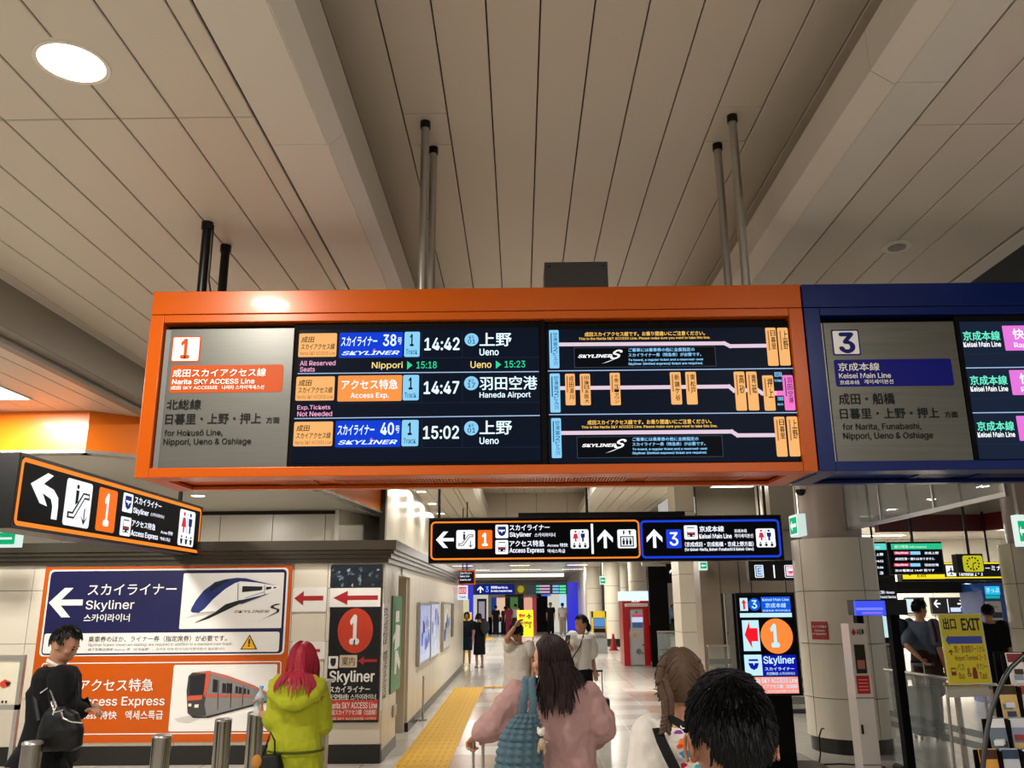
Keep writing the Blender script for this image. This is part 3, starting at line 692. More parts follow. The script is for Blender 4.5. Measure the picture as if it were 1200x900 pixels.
for q, k in (((122,85,182,145),'esc'), ((247,68,288,111),'shield'), ((247,117,288,162),'train'), ((487,83,545,144),'wc'), ((637,83,697,143),'lift'), ((850,70,893,115),'train'), ((1080,80,1141,140),'wc')):
    p.rr(q, WHT, .1); picto(p, k, q, KK, SKB, RD)
p.rr((191,85,237,145), OF, .08); p.text('1', (204,94,223,136), TX, .05)
p.text('スカイライナー', (292,68,420,86), TX, .03); p.text('Skyliner', (292,92,362,110), TX, .03); p.text('스카이라이너', (372,94,438,107), TX, .02)
p.text('アクセス特急', (292,118,403,138), TX, .03); p.text('Access 特快', (413,127,478,139), TX, .02); p.text('Access Express', (292,142,403,161), TX, .03); p.text('액세스특급', (413,146,470,158), TX, .02)
p.rr((553,65,560,161), TX, 0); p.shape(AU, (573,83,622,143), TX)
p.shape(AU, (730,82,780,142), TX); p.rr((793,83,841,143), BB, .08); p.text('3', (803,92,831,135), TX, .02)
p.text('京成本線', (898,72,977,91), TX, .03); p.text('Keisei Main Line', (898,97,1002,112), TX, .03); p.text('京成本线', (1010,82,1050,93), TX, .02); p.text('게이세이본선', (1010,97,1070,110), TX, .02)
p.text('（京成成田・京成船橋・京成上野方面）', (852,122,1072,138), TX, .03); p.text('(for Keisei-Narita, Keisei-Funabashi & Keisei-Ueno)', (852,141,1072,153), TX, .03)
p.flush()
# left sign, seen along its face
XA = -3.85
sgA = thing('direction_sign', (XA-.1, 8.3, 2.33), 'black hanging sign with orange outline and bent white arrow below the orange bulkhead', 'sign')
pa = PN((XA, 0, 0), (0, 1, 0), Z_, sgA, cE)
a0, a1, b0, b1 = pa._rect(((98,318),(934,560),(912,790),(50,655)))
MB().box(XA-.3, XA-.003, a0-.0, a1, b0, b1).build('casing', m_black, sgA, bevel=.006)
for yy in (a1-.35,): MB().cyl(XA-.15, yy, b1, 3.37, .025, 10).build('hanger', m_black, sgA)
pf = MB().box(XA-.003, XA, a0+.03, a1-.03, b0+.03, b1-.03).build('lit_face', SB, sgA)
p = PN((XA, 0, 0), (0, 1, 0), Z_, pf, cE, step=.002)
p.ring(((106,336),(926,572),(906,778),(56,642)), .035, OO, .1)
E4 = {'esc': ((310,430),(428,460),(402,665),(282,643)), 'shield': ((568,497),(613,508),(602,594),(557,582)), 'train': ((556,604),(602,616),(594,700),(545,692)), 'wc': ((826,573),(896,588),(884,748),(812,738))}
for k, q in E4.items(): p.rr(q, WHT, .08); picto(p, k, q, KK, SKB, RD)
# bent arrow
p.shape([(0,.68),(.52,1),(.72,.97),(.42,.74),(.78,.66),(.97,.5),(1,.3),(1,0),(.8,0),(.8,.28),(.72,.44),(.42,.53),(.62,.26),(.36,.3)], ((160,395),(285,425),(250,628),(105,590)), TX)
p.rr(((458,472),(541,492),(520,686),(432,668)), OF, .08); p.text('1', ((482,500),(507,504),(494,655),(468,650)), TX, .05)
p.text('スカイライナー', ((617,513),(740,550),(737,572),(613,552)), TX, .03); p.text('Skyliner', ((610,562),(682,584),(676,612),(606,596)), TX, .03); p.text('스카이라이너', ((688,590),(750,600),(748,618),(686,606)), TX, .02)
p.text('アクセス特急', ((604,618),(712,645),(708,672),(600,652)), TX, .03); p.text('Access Express', ((598,668),(723,690),(720,720),(595,702)), TX, .03); p.text('Access 特快', ((735,668),(790,678),(789,695),(734,686)), TX, .02); p.text('액세스특급', ((732,700),(778,708),(777,724),(731,716)), TX, .02)
p.flush()
# ================================================================ billboard and printed panels on the left wall
bbt = thing('billboard', (-4.2, 10.28, .25), 'large orange wall board with two train pictures, upper half navy and lower half orange', 'poster')
pw = PN(on(10.27), X_, Z_, bbt, cF)
q = ((183,88),(1175,73),(1135,790),(95,787))
x0, x1, z0, z1 = pw._rect(q)
bdm = mat('board_orange', '#bf5202', .35, spec=.3)
MB().box(x0, x1, 10.271, 10.298, z0, z1).build('board_panel', bdm, bbt)
def pr(h, e=0): return mat('print_%s' % h.strip('#'), h, .35)
PW = pr('#e9e7e2'); PNV = pr('#0b0c45', .1); PBK = pr('#101014', .02); PO = bdm; PGY = pr('#8a8a8c')
p = PN(on(10.27), X_, Z_, bbt, cF, white=PW)
p.rr(((197,98),(1160,84),(1142,436),(160,443)), PW, .05, 1); p.rr(((203,104),(1153,91),(1134,431),(168,438)), PNV, .05, 2)
p.rr(((742,112),(1145,103),(1128,330),(717,332)), PW, .02, 3); p.rr(((179,352),(1127,343),(1118,427),(172,429)), PW, .12, 3)
p.shape(AL, (197,168,333,286), PW, 3, name='arrow'); p.text('スカイライナー', (355,152,710,196), PW, .012); p.text('Skyliner', (345,217,540,263), PW, .012); p.text('스카이라이너', (337,272,522,304), PW, .025)
p.text('乗車券のほか、ライナー券（指定席券）が必要です。', (357,360,912,384), PBK, .012, 4); p.text('Skyliner tickets (reserved seating) are required in addition to a standard train ticket.', (355,388,935,403), PGY, .01, 4)
p.text('除了车票还需要 Skyliner 券（对号座票）。승차권 외에 라이너권(지정석권)이 필요합니다.', (355,408,905,421), PGY, .01, 4)
p.shape([(0,0),(1,0),(.5,1)], (968,355,1036,415), PBK, 4); p.shape([(0,0),(1,0),(.5,1)], (975,362,1029,412), pr('#f2b812', .2), 5); p.text('!', (998,372,1006,404), PBK, .04, 6)
p.ring(((190,470),(1131,461),(1116,750),(110,762)), .012, PW, .04, 1); p.rr(((700,479),(1117,472),(1098,742),(675,745)), PW, .03, 2)
p.text('アクセス特急', (318,533,617,584), PW, .02); p.text('Access Express', (310,605,662,650), PW, .02); p.text('Access 特快', (290,663,470,696), PW, .025); p.text('액세스특급', (503,660,655,697), PW, .025)
# blue and white pointed train (crop of the poster, scale 4.5 from 200,650)
p.c = (200, 650, 4.5)
SH = pr('#c9c6c2'); BLt = pr('#1b2c6e', .1); SBK = pr('#15161c', .02); LTt = pr('#f2f2f0', .2); MGt = pr('#9a9aa0')
p.poly([(75,335),(130,312),(240,300),(150,352),(118,358),(200,318)], SH, 4)
p.poly([(125,362),(240,300),(372,240),(500,210),(360,262),(200,338)], SBK, 4)
p.poly([(110,300),(160,308),(230,300),(370,240),(505,208),(575,180),(575,165),(450,140),(360,140),(300,170),(240,215),(180,280)], LTt, 5)
p.poly([(106,298),(112,280),(135,240),(175,190),(235,145),(290,130),(350,122),(400,125),(450,138),(560,163),(450,146),(370,140),(340,150),(290,180),(225,235),(180,285),(150,306),(118,305)], BLt, 6)
p.poly([(205,185),(230,158),(280,137),(320,134),(280,152),(245,175),(215,195)], SBK, 7)
p.poly([(380,166),(487,168),(483,187),(378,198)], SBK, 7); p.poly([(505,170),(535,170),(530,180),(503,186)], SBK, 7); p.poly([(545,170),(562,171),(556,176),(542,179)], SBK, 7)
p.poly([(355,150),(360,150),(358,240),(352,240)], MGt, 7); p.poly([(495,160),(499,160),(498,208),(493,208)], MGt, 7)
p.poly([(240,300),(290,262),(370,238),(372,252),(310,275),(262,300)], SBK, 7)
p.poly([(372,252),(500,208),(520,205),(372,262)], BLt, 7); p.line([(140,308),(230,300)], .006, MGt, 7); p.line([(395,228),(490,198)], .008, MGt, 7)
p.text('SKYLINER', (335,292,522,306), SBK, .0, 6, shear=.35)
p.poly([(578,258),(555,259),(530,270),(527,280),(560,290),(560,300),(510,328),(455,355),(520,325),(572,302),(575,288),(545,278),(545,270),(578,262)], SBK, 6)
# grey commuter train
GT_ = pr('#7f7d7a'); RDt = pr('#c9543a'); GL = pr('#3b3a3a', .03); RF = pr('#b9695a')
p.poly([(20,865),(110,845),(200,850),(90,888),(40,880)], SH, 4)
p.poly([(85,720),(95,640),(115,622),(210,612),(225,640),(205,760),(190,850),(110,852),(90,835)], GL, 5)
p.poly([(200,615),(300,640),(440,690),(525,735),(525,765),(430,790),(190,852),(180,790),(195,700)], GT_, 6)
p.poly([(115,622),(200,612),(300,636),(440,688),(525,733),(500,730),(430,700),(300,655),(215,628)], RF, 7)
p.poly([(180,735),(300,738),(430,742),(430,750),(300,749),(180,750)], RDt, 8)
p.poly([(92,745),(170,740),(165,764),(90,770)], RDt, 7)
p.poly([(105,640),(195,628),(180,735),(100,738)], SBK, 7); p.poly([(190,615),(213,620),(200,700),(185,740),(175,740)], RDt, 8)
for (xa, xb, ya, yb) in ((225,250,655,725), (275,295,675,728), (298,326,675,730), (345,358,690,730), (362,378,695,732), (388,400,702,733), (408,418,708,735)): p.poly([(xa,ya),(xb,ya+6),(xb-2,yb),(xa-3,yb)], SBK, 8)
for xa in (255, 322, 385): p.line([(xa, 660+(xa-255)*.25), (xa-6, 815-(xa-255)*.15)], .008, GL, 8)
p.poly([(110,852),(190,852),(430,790),(520,768),(520,775),(430,800),(200,860),(120,860)], SBK, 7)
p.poly([(95,785),(112,785),(110,800),(95,800)], pr('#e8e0c8', .3), 8); p.poly([(128,790),(150,788),(148,806),(126,806)], pr('#e8e0c8', .3), 8)
p.flush(); 
# white panel with red arrow and the black poster
ws = thing('arrow_sign', (-2.5, 10.29, 1.4), 'white wall sheet with dark red left arrow between the orange board and black poster', 'sign')
p = PN(on(10.285), X_, Z_, ws, cG, white=PW); x0, x1, z0, z1 = p._rect((8,286,124,368))
MB().box(x0, x1, 10.286, 10.3, z0, z1).build('sheet', PW, ws)
AR = pr('#a81e22', .08)
p.shape(ALS, (14,298,113,347), AR, 1, 'arrow'); p.flush()
ws2 = thing('arrow_sign', (-2.45, 10.29, .9), 'small dark red arrow sheet partly hidden behind the red haired woman', 'sign')
p = PN(on(10.285), X_, Z_, ws2, cG, white=PW); x0, x1, z0, z1 = p._rect((8,470,118,530)); MB().box(x0, x1, 10.286, 10.3, z0, z1).build('sheet', PW, ws2)
p.shape(ALS, (14,485,102,517), AR, 1, 'arrow'); p.flush()
bp_ = thing('information_poster', (-1.95, 10.28, .45), 'tall black wall poster with red disc numbered 1 at the left wall corner', 'poster')
p = PN(on(10.268), X_, Z_, bp_, cG, white=PW); x0, x1, z0, z1 = p._rect(((137,207),(316,210),(297,742),(124,750)))
MB().box(x0, x1, 10.27, 10.298, z0, z1).build('poster_panel', mat('poster_black', '#0c0b0d', .25), bp_)
p.rr(((139,209),(315,212),(312,287),(136,285)), mat('dark_picture', '#1b222a', .15, var=.8, vs=18), 0, 1)
for i in range(26):
    u = random.uniform(145, 300); v = random.uniform(215, 275); w = random.uniform(4, 14)
    p.poly([(u,v),(u+w,v+random.uniform(-4,4)),(u+w*.7,v+random.uniform(4,14)),(u-2,v+8)], pr(random.choice(['#5b6f80','#8fa3b0','#3b4650']), .05), 2)
p.rr(((137,289),(310,286),(306,352),(133,352)), PW, 0, 1); p.shape(ALS, (147,297,299,345), AR, 2, 'arrow')
p.disc(((166,355),(286,357),(278,512),(158,508)), pr('#c23a1e', .15), 1); p.text('1', (203,378,236,480), PW, .06, 2)
p.rr((130,520,163,562), PW, .05, 1); p.shape([(.15+.7*a_, .12+.75*b_) for a_, b_ in SHIELD], (130,520,163,562), PBK, 2); p.rr((168,516,228,558), pr('#c8b59a'), .05, 1); p.text('案内', (176,522,220,552), PBK, .0, 2); p.shape(ALS, (230,520,296,550), AR, 1, 'arrow')
p.text('Skyliner', (133,568,288,618), PW, .03); p.text('スカイライナー', (133,622,272,643), PW, .03); p.text('天空快线! 스카이라이너', (132,648,292,669), PW, .02)
p.rr(((130,672),(300,664),(297,727),(128,747)), pr('#c23a1e', .12), 0, 1); p.text('Narita SKY ACCESS Line', (133,676,296,698), PW, .02); p.text('成田スカイアクセス線（北総線）', (130,701,293,720), PW, .02); p.text('成田 SKY ACCESS线 나리타', (130,727,292,737), PW, .0)
p.flush()
# ================================================================ corridor wall fittings (on the plane X = -1.6)
Y_ = (0, 1, 0); XW = -1.615
def wallpanel(q, crop=cG, x=XW): return PN((x, 0, 0), Y_, Z_, None, crop)._rect(q)
def onwall(parent, crop=cG, x=XW): return PN((x, 0, 0), Y_, Z_, parent, crop, white=PW)
GRN = pr('#0f7a3c')
vs_ = thing('vertical_sign', (XW, 10.7, .6), 'narrow white vertical sign with black lettering beside the green exit sign', 'sign')
a0, a1, z0, z1 = wallpanel(((317,335),(337,345),(330,685),(308,705)))
MB().box(XW-.004, XW+.006, a0, a1, z0, z1).build('sheet', PW, vs_)
p = onwall(vs_, x=XW+.007); p.vtext('きっぷうりば', ((320,350),(334,356),(330,480),(316,480)), PBK, .02, 1); p.vtext('成田スカイアクセス線', ((320,500),(332,500),(326,660),(312,670)), PBK, .02, 1); p.flush()
es_ = thing('exit_sign', (XW, 11.2, .8), 'tall green emergency exit wall sign with white running figure', 'sign')
a0, a1, z0, z1 = wallpanel(((345,312),(379,318),(370,630),(338,648)))
a0 = max(a0, 10.92)
MB().box(XW-.004, XW+.012, a0, a1, z0, z1).build('sign_panel', GRN, es_)
p = onwall(es_, x=XW+.014); w_ = a1-a0; h_ = z1-z0
def W2(pts): p.raw([(a0+w_*a, z0+h_*b) for a, b in pts], PW, 1, 'pictogram')
W2([(.3,.72),(.7,.72),(.7,.84),(.3,.84)]); W2([(.25,.42),(.8,.46),(.8,.68),(.35,.7)]); W2([(.3,.18),(.5,.18),(.6,.42),(.32,.42)]); W2([(.55,.3),(.85,.2),(.9,.28),(.6,.42)]); W2([(.05,.5),(.3,.56),(.3,.62),(.05,.58)])
p.flush()
tb = thing('notice', (XW, 11.9, 2.13), 'small pale notice above the recessed beige door', 'sign')
MB().box(XW, XW+.01, 11.75, 12.05, 2.0+.13, 2.22).build('sheet', pr('#c7d0d8'), tb)
ic = thing('intercom', (XW, 10.7, .4), 'small grey intercom plate low on the corridor wall', 'switch')
a0, a1, z0, z1 = wallpanel(((348,686),(358,684),(357,722),(347,725))); MB().box(XW-.004, XW+.02, a0, a1, z0, z1).build('plate', m_steel, ic, bevel=.003)
for i, (q, em, lab) in enumerate([(((431,338),(468,336),(466,540),(430,548)), '#8fa0d0', 'nearest glowing poster case on the corridor wall, bluish'),
        (((470,334),(499,334),(497,522),(469,530)), '#a8b0c8', 'second poster case on the corridor wall, close behind the bluish one'),
        (((514,335),(538,336),(536,494),(513,500)), '#9a988a', 'third poster case on the corridor wall, set apart from the first two')]):
    a0, a1, z0, z1 = wallpanel(q); t = thing('poster_case', (XW, (a0+a1)/2, z0), lab, 'poster')
    MB().box(XW, XW+.05, a0, a1, z0, z1).build('case', m_steel, t, bevel=.004)
    MB().box(XW+.05, XW+.055, a0+.05, a1-.05, z0+.05, z1-.05).build('poster_sheet', mat('poster_lit%d' % i, em, .2, em=em, es=.5, var=.5, vs=3), t)
    pp = PN((XW+.058, 0, 0), Y_, Z_, t, cG)
    for k in range(9):
        ya = random.uniform(a0+.08, a1-.3); za = random.uniform(z0+.1, z1-.3)
        pp.raw([(ya, za), (ya+random.uniform(.1, .25), za), (ya+.2, za+random.uniform(.05, .25)), (ya, za+.2)], lit(random.choice(['#e8ecff','#5060c8','#203070','#f0d8e0','#7a8ab0']), .7), 1, 'poster_print')
    pp.flush()
st = thing('small_notice', (XW, 20, 1.4), 'narrow grey notice at the far end of the corridor wall', 'sign'); MB().box(XW, XW+.02, 20.3, 20.9, 1.0, 1.75).build('sheet', pr('#55524c'), st)
# recess post (chrome stand in front of the wall)
qs = thing('queue_post', (-1.52, 13.9, 0), 'slim chrome post with small foot standing against the corridor wall', 'post')
MB().cyl(-1.53, 13.9, 0, .65, .015, 12).cyl(-1.53, 13.9, 0, .02, .07, 20).build('post', m_steel, qs, smooth=40)
# far left small signs
fs = thing('hanging_screen', (-1.35, 24, 2.6), 'small hanging timetable screen with orange frame at the far end of the corridor wall', 'screen')
pz = PN(on(21), X_, Z_, fs, (0, 0, 1)); x0, x1, z0, z1 = pz._rect((537,668,557,685))
MB().box(x0, x1, 21, 21.1, z0, z1).build('casing', m_orange, fs); MB().box(x0+.03, x1-.03, 20.99, 21, z0+.03, z1-.03).build('screen', lit('#10141c', 1), fs)
MB().cyl((x0+x1)/2, 21.05, z1, LOWZ, .015, 8).build('hanger', m_black, fs)
p = PN(on(20.985), X_, Z_, fs, (520, 660, 5)); p.text('スカイライナー', (95,52,165,66), TX, .03); p.text('Skyliner 14:42', (95,72,150,84), TX, .03); p.text('Access Exp. 14:47', (95,92,160,104), TX, .03); p.flush()
rs = thing('hanging_sign', (-1.4, 22.5, 2.0), 'small white hanging sign with red square pattern under the timetable screen', 'sign')
pz = PN(on(22.5), X_, Z_, rs, (0, 0, 1)); x0, x1, z0, z1 = pz._rect((536,686,548,703)); MB().box(x0, x1, 22.5, 22.6, z0, z1).build('casing', lit('#e8ecf4', 1.0), rs)
MB().cyl((x0+x1)/2, 22.55, z1, LOWZ, .015, 8).build('hanger', m_black, rs)
p = PN(on(22.49), X_, Z_, rs, (0, 0, 1)); p.rr((537.5,688,546.5,696), lit('#d83038', .9), 0, 1); p.text('指定席', (538,689,546,695), lit('#ffe0e0', 1), .02, 2); p.text('Tickets', (538,698,546,701), lit('#2040a0', 1), .02, 2); p.flush()
# ================================================================ right side: columns
def pillar(x, y, r, ru, zt, label, m=m_cream, seams=(.62, 1.24, 1.86), name='pillar', vs=2, kind='structure', mu=None):
    t = thing(name, (x, y, 0), label, 'pillar')
    MB().cyl(x, y, 0, .17, r-.03, 40).build('plinth', m_base, t, smooth=40)
    zz = [.17]+list(seams)+[2.5]
    na = 4
    for z0, z1 in zip(zz, zz[1:]):
        for k in range(na):
            a0 = 2*PI*(k+.22)/na+.012; a1 = 2*PI*(k+1.22)/na-.012; n = 14; b = MB()
            o = [(x+r*math.cos(a0+(a1-a0)*i/n), y+r*math.sin(a0+(a1-a0)*i/n)) for i in range(n+1)]
            q = [(x+(r-.03)*math.cos(a0+(a1-a0)*i/n), y+(r-.03)*math.sin(a0+(a1-a0)*i/n)) for i in range(n, -1, -1)]
            b.slab(o+q, z0+.004, z1-.004).build('cladding_panel', m, t, smooth=30)
    MB().cyl(x, y, .17, 2.48, r-.02, 40).build('core', m_creamgap, t, smooth=40)
    MB().cyl(x, y, 2.5, zt, ru, 40).build('upper_shaft', mu or mat('shaft_pinkish', '#a3948a', .35), t, smooth=40)
    return t
p1 = pillar(4.0, 10.98, .5, .37, LOWZ, 'big round cream clad pillar with black plinth and red notice')
ps = MB(); n = 12
a0, a1 = -2.64, -2.2
ps.slab([(4.0+.505*math.cos(a0+(a1-a0)*i/n), 10.98+.505*math.sin(a0+(a1-a0)*i/n)) for i in range(n+1)]+[(4.0+.5*math.cos(a1-(a1-a0)*i/n), 10.98+.5*math.sin(a1-(a1-a0)*i/n)) for i in range(n+1)], 1.29, 1.50)
rn = ps.build('notice', pr('#a81e22'), loc=(3.7, 10.6, 1.29), label='red notice with white lettering fixed on the big round pillar', cat='sign')
am = (a0+a1)/2; O = Vector((4.0+.508*math.cos(am), 10.98+.508*math.sin(am), 0)); axv = Vector((-math.sin(am), math.cos(am), 0))
p = Panel(O+Vector((math.cos(am), math.sin(am), 0))*.003, axv, Z_, rn, (940, 680, 4.093))
for t_, q in (('カメラ作動中', (48,216,118,228)), ('Camera', (60,236,108,246)), ('in Operation', (52,252,118,264))): p.text(t_, q, PW, .02, 1)
p.flush()
pillar(7.35, 12.2, .5, .38, LOWZ, 'cream clad pillar cut by the right edge, behind the brochure rack', seams=(.75, 1.35, 1.95))
# ceiling dome camera, exit sign
dc = thing('dome_camera', (3.35, 9.8, LOWZ), 'small black dome camera hanging near the big pillar', 'camera')
c3 = at(938, 574, Y=9.8)
MB().cyl(c3.x, 9.8, c3.z+.03, LOWZ, .018, 10).cyl(c3.x, 9.8, c3.z-.0, c3.z+.05, .08, 20).build('mount', mat('ring_white', '#d8d2c4', .4), dc, smooth=40)
MB().ell((c3.x, 9.8, c3.z-.01), (.06, .06, .06), 16, 10).build('dome', m_black, dc, smooth=60)
def exit_lamp(u0, v0, u1, v1, Y, label, rod=True, zt=LOWZ, side=True, name='exit_sign', rt='→'):
    pz = PN(on(Y), X_, Z_, None, (0, 0, 1)); x0, x1, z0, z1 = pz._rect((u0, v0, u1, v1))
    t = thing(name, ((x0+x1)/2, Y, z0), label, 'sign')
    MB().box(x0, x1, Y, Y+.11, z0, z1).build('casing', lit('#dff2ea', 1.0), t, bevel=.004)
    p = PN(on(Y-.003), X_, Z_, t, (0, 0, 1)); p.rr((u0+.1*(u1-u0), v0+.2*(v1-v0), u1-.1*(u1-u0), v1-.15*(v1-v0)), lit('#10b070', 1.0), 0, 1)
    p.shape(ALS, (u0+.2*(u1-u0), v0+.35*(v1-v0), u1-.2*(u1-u0), v1-.3*(v1-v0)), lit('#f4fffa', 1.1), 2); p.flush()
    if rod: MB().cyl((x0+x1)/2, Y+.05, z1, zt, .015, 8).build('hanger', mat('ring_white', '#d8d2c4', .4), t)
    return t
e1 = thing('exit_sign', (3.12, 9.4, 2.44), 'small lit green exit sign on a white rod left of the big pillar', 'sign')
MB().box(3.07, 3.16, 9.38, 9.68, 2.44, 2.68).build('casing', lit('#d8ece4', .9), e1, bevel=.005)
p = Panel((3.067, 9.53, 2.56), (0, -1, 0), Z_, e1); 
p.raw([(-.14,-.11),(.14,-.11),(.14,.11),(-.14,.11)], lit('#f2fbf7', 1), 1, 'lit_face'); p.raw([(-.12,-.09),(.12,-.09),(.12,.09),(-.12,.09)], lit('#12b376', 1), 2, 'lit_face'); p.raw([(x*.2-.1, y*.12-.06) for x, y in ALS], lit('#f4fffa', 1.1), 3, 'arrow'); p.flush()
MB().cyl(3.11, 9.53, 2.68, LOWZ, .014, 10).build('hanger', mat('ring_white', '#d8d2c4', .4), e1)
exit_lamp(820, 657, 829, 668, 14.9, 'small green lit exit sign beside the stainless portal', False)
exit_lamp(703, 675, 710, 685, 30, 'tiny lit exit sign in front of the far columns', True, 3.4)
exit_lamp(-14, 620, 21, 641, 9.6, 'green arrow exit sign cut by the left edge', True, LZ)
exit_lamp(1193, 603, 1203, 640, 10.0, 'white lit sign cut by the right edge above the pillar', True, 4.75)
# stone pilaster, stainless portal
def pil(u0, u1, v, Y, d, zt, seams, m, label, name='pilaster', w=None):
    x0 = at(u0, v, Y=Y).x; x1 = at(u1, v, Y=Y).x; t = thing(name, ((x0+x1)/2, Y, 0), label, 'pillar')
    MB().box(x0+.01, x1-.01, Y+.012, Y+d, 0, zt).build('core', m_creamgap, t)
    zz = [0.12]+list(seams)+[zt]
    for a, b in zip(zz, zz[1:]):
        MB().box(x0, x1, Y, Y+.03, a+.004, b-.004).build('stone_panel', m, t); MB().box(x0, x0+.03, Y+.03, Y+d, a+.004, b-.004).build('stone_panel', m, t)
    MB().box(x0, x1, Y-.005, Y+d, 0, .12).build('plinth', m_base, t)
    return t
pil(796, 819, 680, 17, .8, 4.2, [.62, 1.17, 1.72, 2.27, 2.9, 3.5], m_cream, 'square cream stone pilaster left of the stainless portal')
m_reflsteel = mat('brass_reflection_steel', '#9a8c7c', .28, .7, var=.25, vs=1.2, stretch=(1, 1, 2))  # stainless steel; its brassy reflections are painted into the brown colour
sp_ = thing('steel_portal', (3.5, 15, 0), 'tall brushed stainless portal post and beam behind the display totem', 'portal')
MB().box(3.12, 3.46, 15, 15.5, 0, 2.95).build('post', m_reflsteel, sp_, bevel=.006)
MB().box(3.46, 3.52, 15.05, 15.5, 0, 2.95).build('door_edge', m_dsteel, sp_)
MB().box(3.465, 5.6, 15.02, 15.5, 1.88, 2.95).build('beam', m_reflsteel, sp_, bevel=.006)
for x in (3.8, 4.0, 4.6): MB().box(x, x+.008, 15.01, 15.02, 1.88, 2.95).build('seam', m_black, sp_)
pil(850, 872, 720, 15.6, .6, 1.9, [.62, 1.2], m_cream, 'cream stone pilaster inside the stainless portal')
pil(913, 945, 720, 15.6, .5, 4.2, [.62, 1.2, 1.8, 2.4, 3.0], m_cream, 'cream stone wall strip between totem and big pillar')
# black hanging sign partly hidden behind the blue sign
sg = thing('direction_sign', (4.0, 13, 2.04), 'short black hanging sign with blue and pink symbols left of the big pillar', 'sign')
MB().box(3.45, 4.75, 13.0, 13.15, 2.04, 2.34).build('casing', m_black, sg, bevel=.004)
for x in (3.7, 4.5): MB().cyl(x, 13.07, 2.34, LOWZ, .015, 8).build('hanger', m_black, sg)
cJ = (700, 560, 4.0923); p = PN(on(12.995), X_, Z_, sg, cJ)
p.ring((755,418,797,478), .012, TX, .1); p.rr((763,425,792,470), lit('#bfe0ff', 1), .1, 1); p.text('E', (770,432,785,462), SKB, .0, 2)
p.rr((845,418,851,480), TX, 0); p.ring((898,418,1010,478), .01, TX, .1); p.rr((905,424,948,470), lit('#ffd0dc', 1), .1, 2); picto(p, 'train', (908,426,945,468), RD, SKB, RD); p.text('8', (955,428,972,446), TX, .03); p.text('Se', (955,452,976,468), TX, .03); p.flush()
# digital totem
tt = thing('display_totem', (3.0, 9.4, 0), 'black digital totem showing orange disc numbered 1 and red arrows', 'display')
pz = PN(on(9.3), X_, Z_, None, (0, 0, 1)); x0, x1, z0, z1 = pz._rect(((862,695),(930,695),(941,815),(876,815)))
x0, x1 = 2.305, 2.935
MB().box(x0, x1, 9.3, 9.38, .79, 1.835).build('display_frame', m_black, tt, bevel=.004)
MB().box(x0-.02, x0+.03, 9.38, 9.62, .5, 1.83).build('side_housing', m_black, tt); MB().box(x0+.03, x1-.1, 9.38, 9.55, .05, 1.8).build('column', m_blackm, tt)
MB().box(x0-.05, x1+.28, 9.12, 9.95, 0, .06).build('foot', m_black, tt, bevel=.01)
cK = (855, 690, 6.6667); p = PN(on(9.297), X_, Z_, tt, cK, step=.0012)
p.rr(((55,48),(497,48),(560,825),(100,825)), lit('#050608', 1), 0, 0, 'screen')
CYB = lit('#c4ecfb', 1.05); RR_ = lit('#ff1a2a', 1.0); B1 = lit('#0f5be0', 1.0); B2 = lit('#1414a8', 1.0); DO = lit('#ff8a3c', 1.05); SAL = lit('#ff9a8a', 1.0)
p.rr(((77,72),(138,72),(145,172),(83,172)), CYB, 0, 1); p.shape(AUS, ((90,82),(130,82),(132,160),(94,160)), RR_, 2, 'arrow')
p.disc(((146,72),(238,72),(240,172),(148,172)), B1, 1); p.text('3', ((168,88),(212,88),(216,155),(172,155)), CYB, .03, 2)
p.rr(((243,62),(470,62),(480,182),(250,182)), B1, 0, 1); p.text('Keisei Main Line', (255,73,462,95), CYB, .02, 2); p.text('京成本線', (278,110,440,148), CYB, .02, 2); p.text('京成本线 게이세이본선', (258,162,472,178), CYB, .02, 2)
p.rr(((80,190),(484,188),(488,220),(82,224)), CYB, 0, 1)
p.rr(((95,246),(226,246),(242,486),(112,486)), CYB, 0, 1); p.shape([(0,.5),(.4,1),(.42,.75),(1,.75),(1,.26),(.5,.26),(.52,0)], ((110,255),(214,255),(226,465),(124,465)), RR_, 2, 'arrow')
p.disc(((238,232),(492,232),(496,508),(246,508)), DO, 1); p.text('1', ((310,272),(378,272),(396,458),(330,458)), CYB, .06, 2)
p.rr(((113,515),(250,515),(258,678),(122,678)), CYB, 0, 1); p.shape([(.1+.8*a, .12+.75*b) for a, b in SHIELD], ((125,528),(245,528),(250,655),(132,655)), B2, 2); p.shape([(0,.6),(.4,.6),(.5,.2),(.6,.6),(1,.6),(1,.9),(0,.9)], (150,560,228,610), CYB, 3)
p.rr(((250,515),(520,518),(532,680),(260,680)), B2, 0, 1); p.text('Skyliner', (264,525,510,600), CYB, .03, 2); p.text('スカイライナー', (275,612,506,638), CYB, .03, 2); p.text('天空快线! 스카이라이너', (288,650,508,674), CYB, .02, 2)
p.rr(((125,688),(532,688),(545,818),(135,818)), SAL, 0, 1); p.text('Narita SKY ACCESS Line', (150,695,530,735), CYB, .02, 2); p.text('成田スカイアクセス線（北総線）', (150,745,535,778), CYB, .02, 2); p.text('成田 SKY ACCESS线 나리타', (160,790,540,810), CYB, .01, 2)
p.flush()
cbl = thing('cable', (3.3, 10.2, 0), 'black power cable between the totem foot and the big pillar', 'cable')
MB().tube([(3.25,9.97,.03),(3.28,9.99,.12),(3.32,10.1,.28),(3.42,10.3,.33),(3.53,10.55,.3)], .009, 6).tube([(3.24,9.97,.012),(3.5,10.0,.012),(3.9,9.8,.012)], .008, 6).build('cable_run', m_black, cbl, smooth=60)
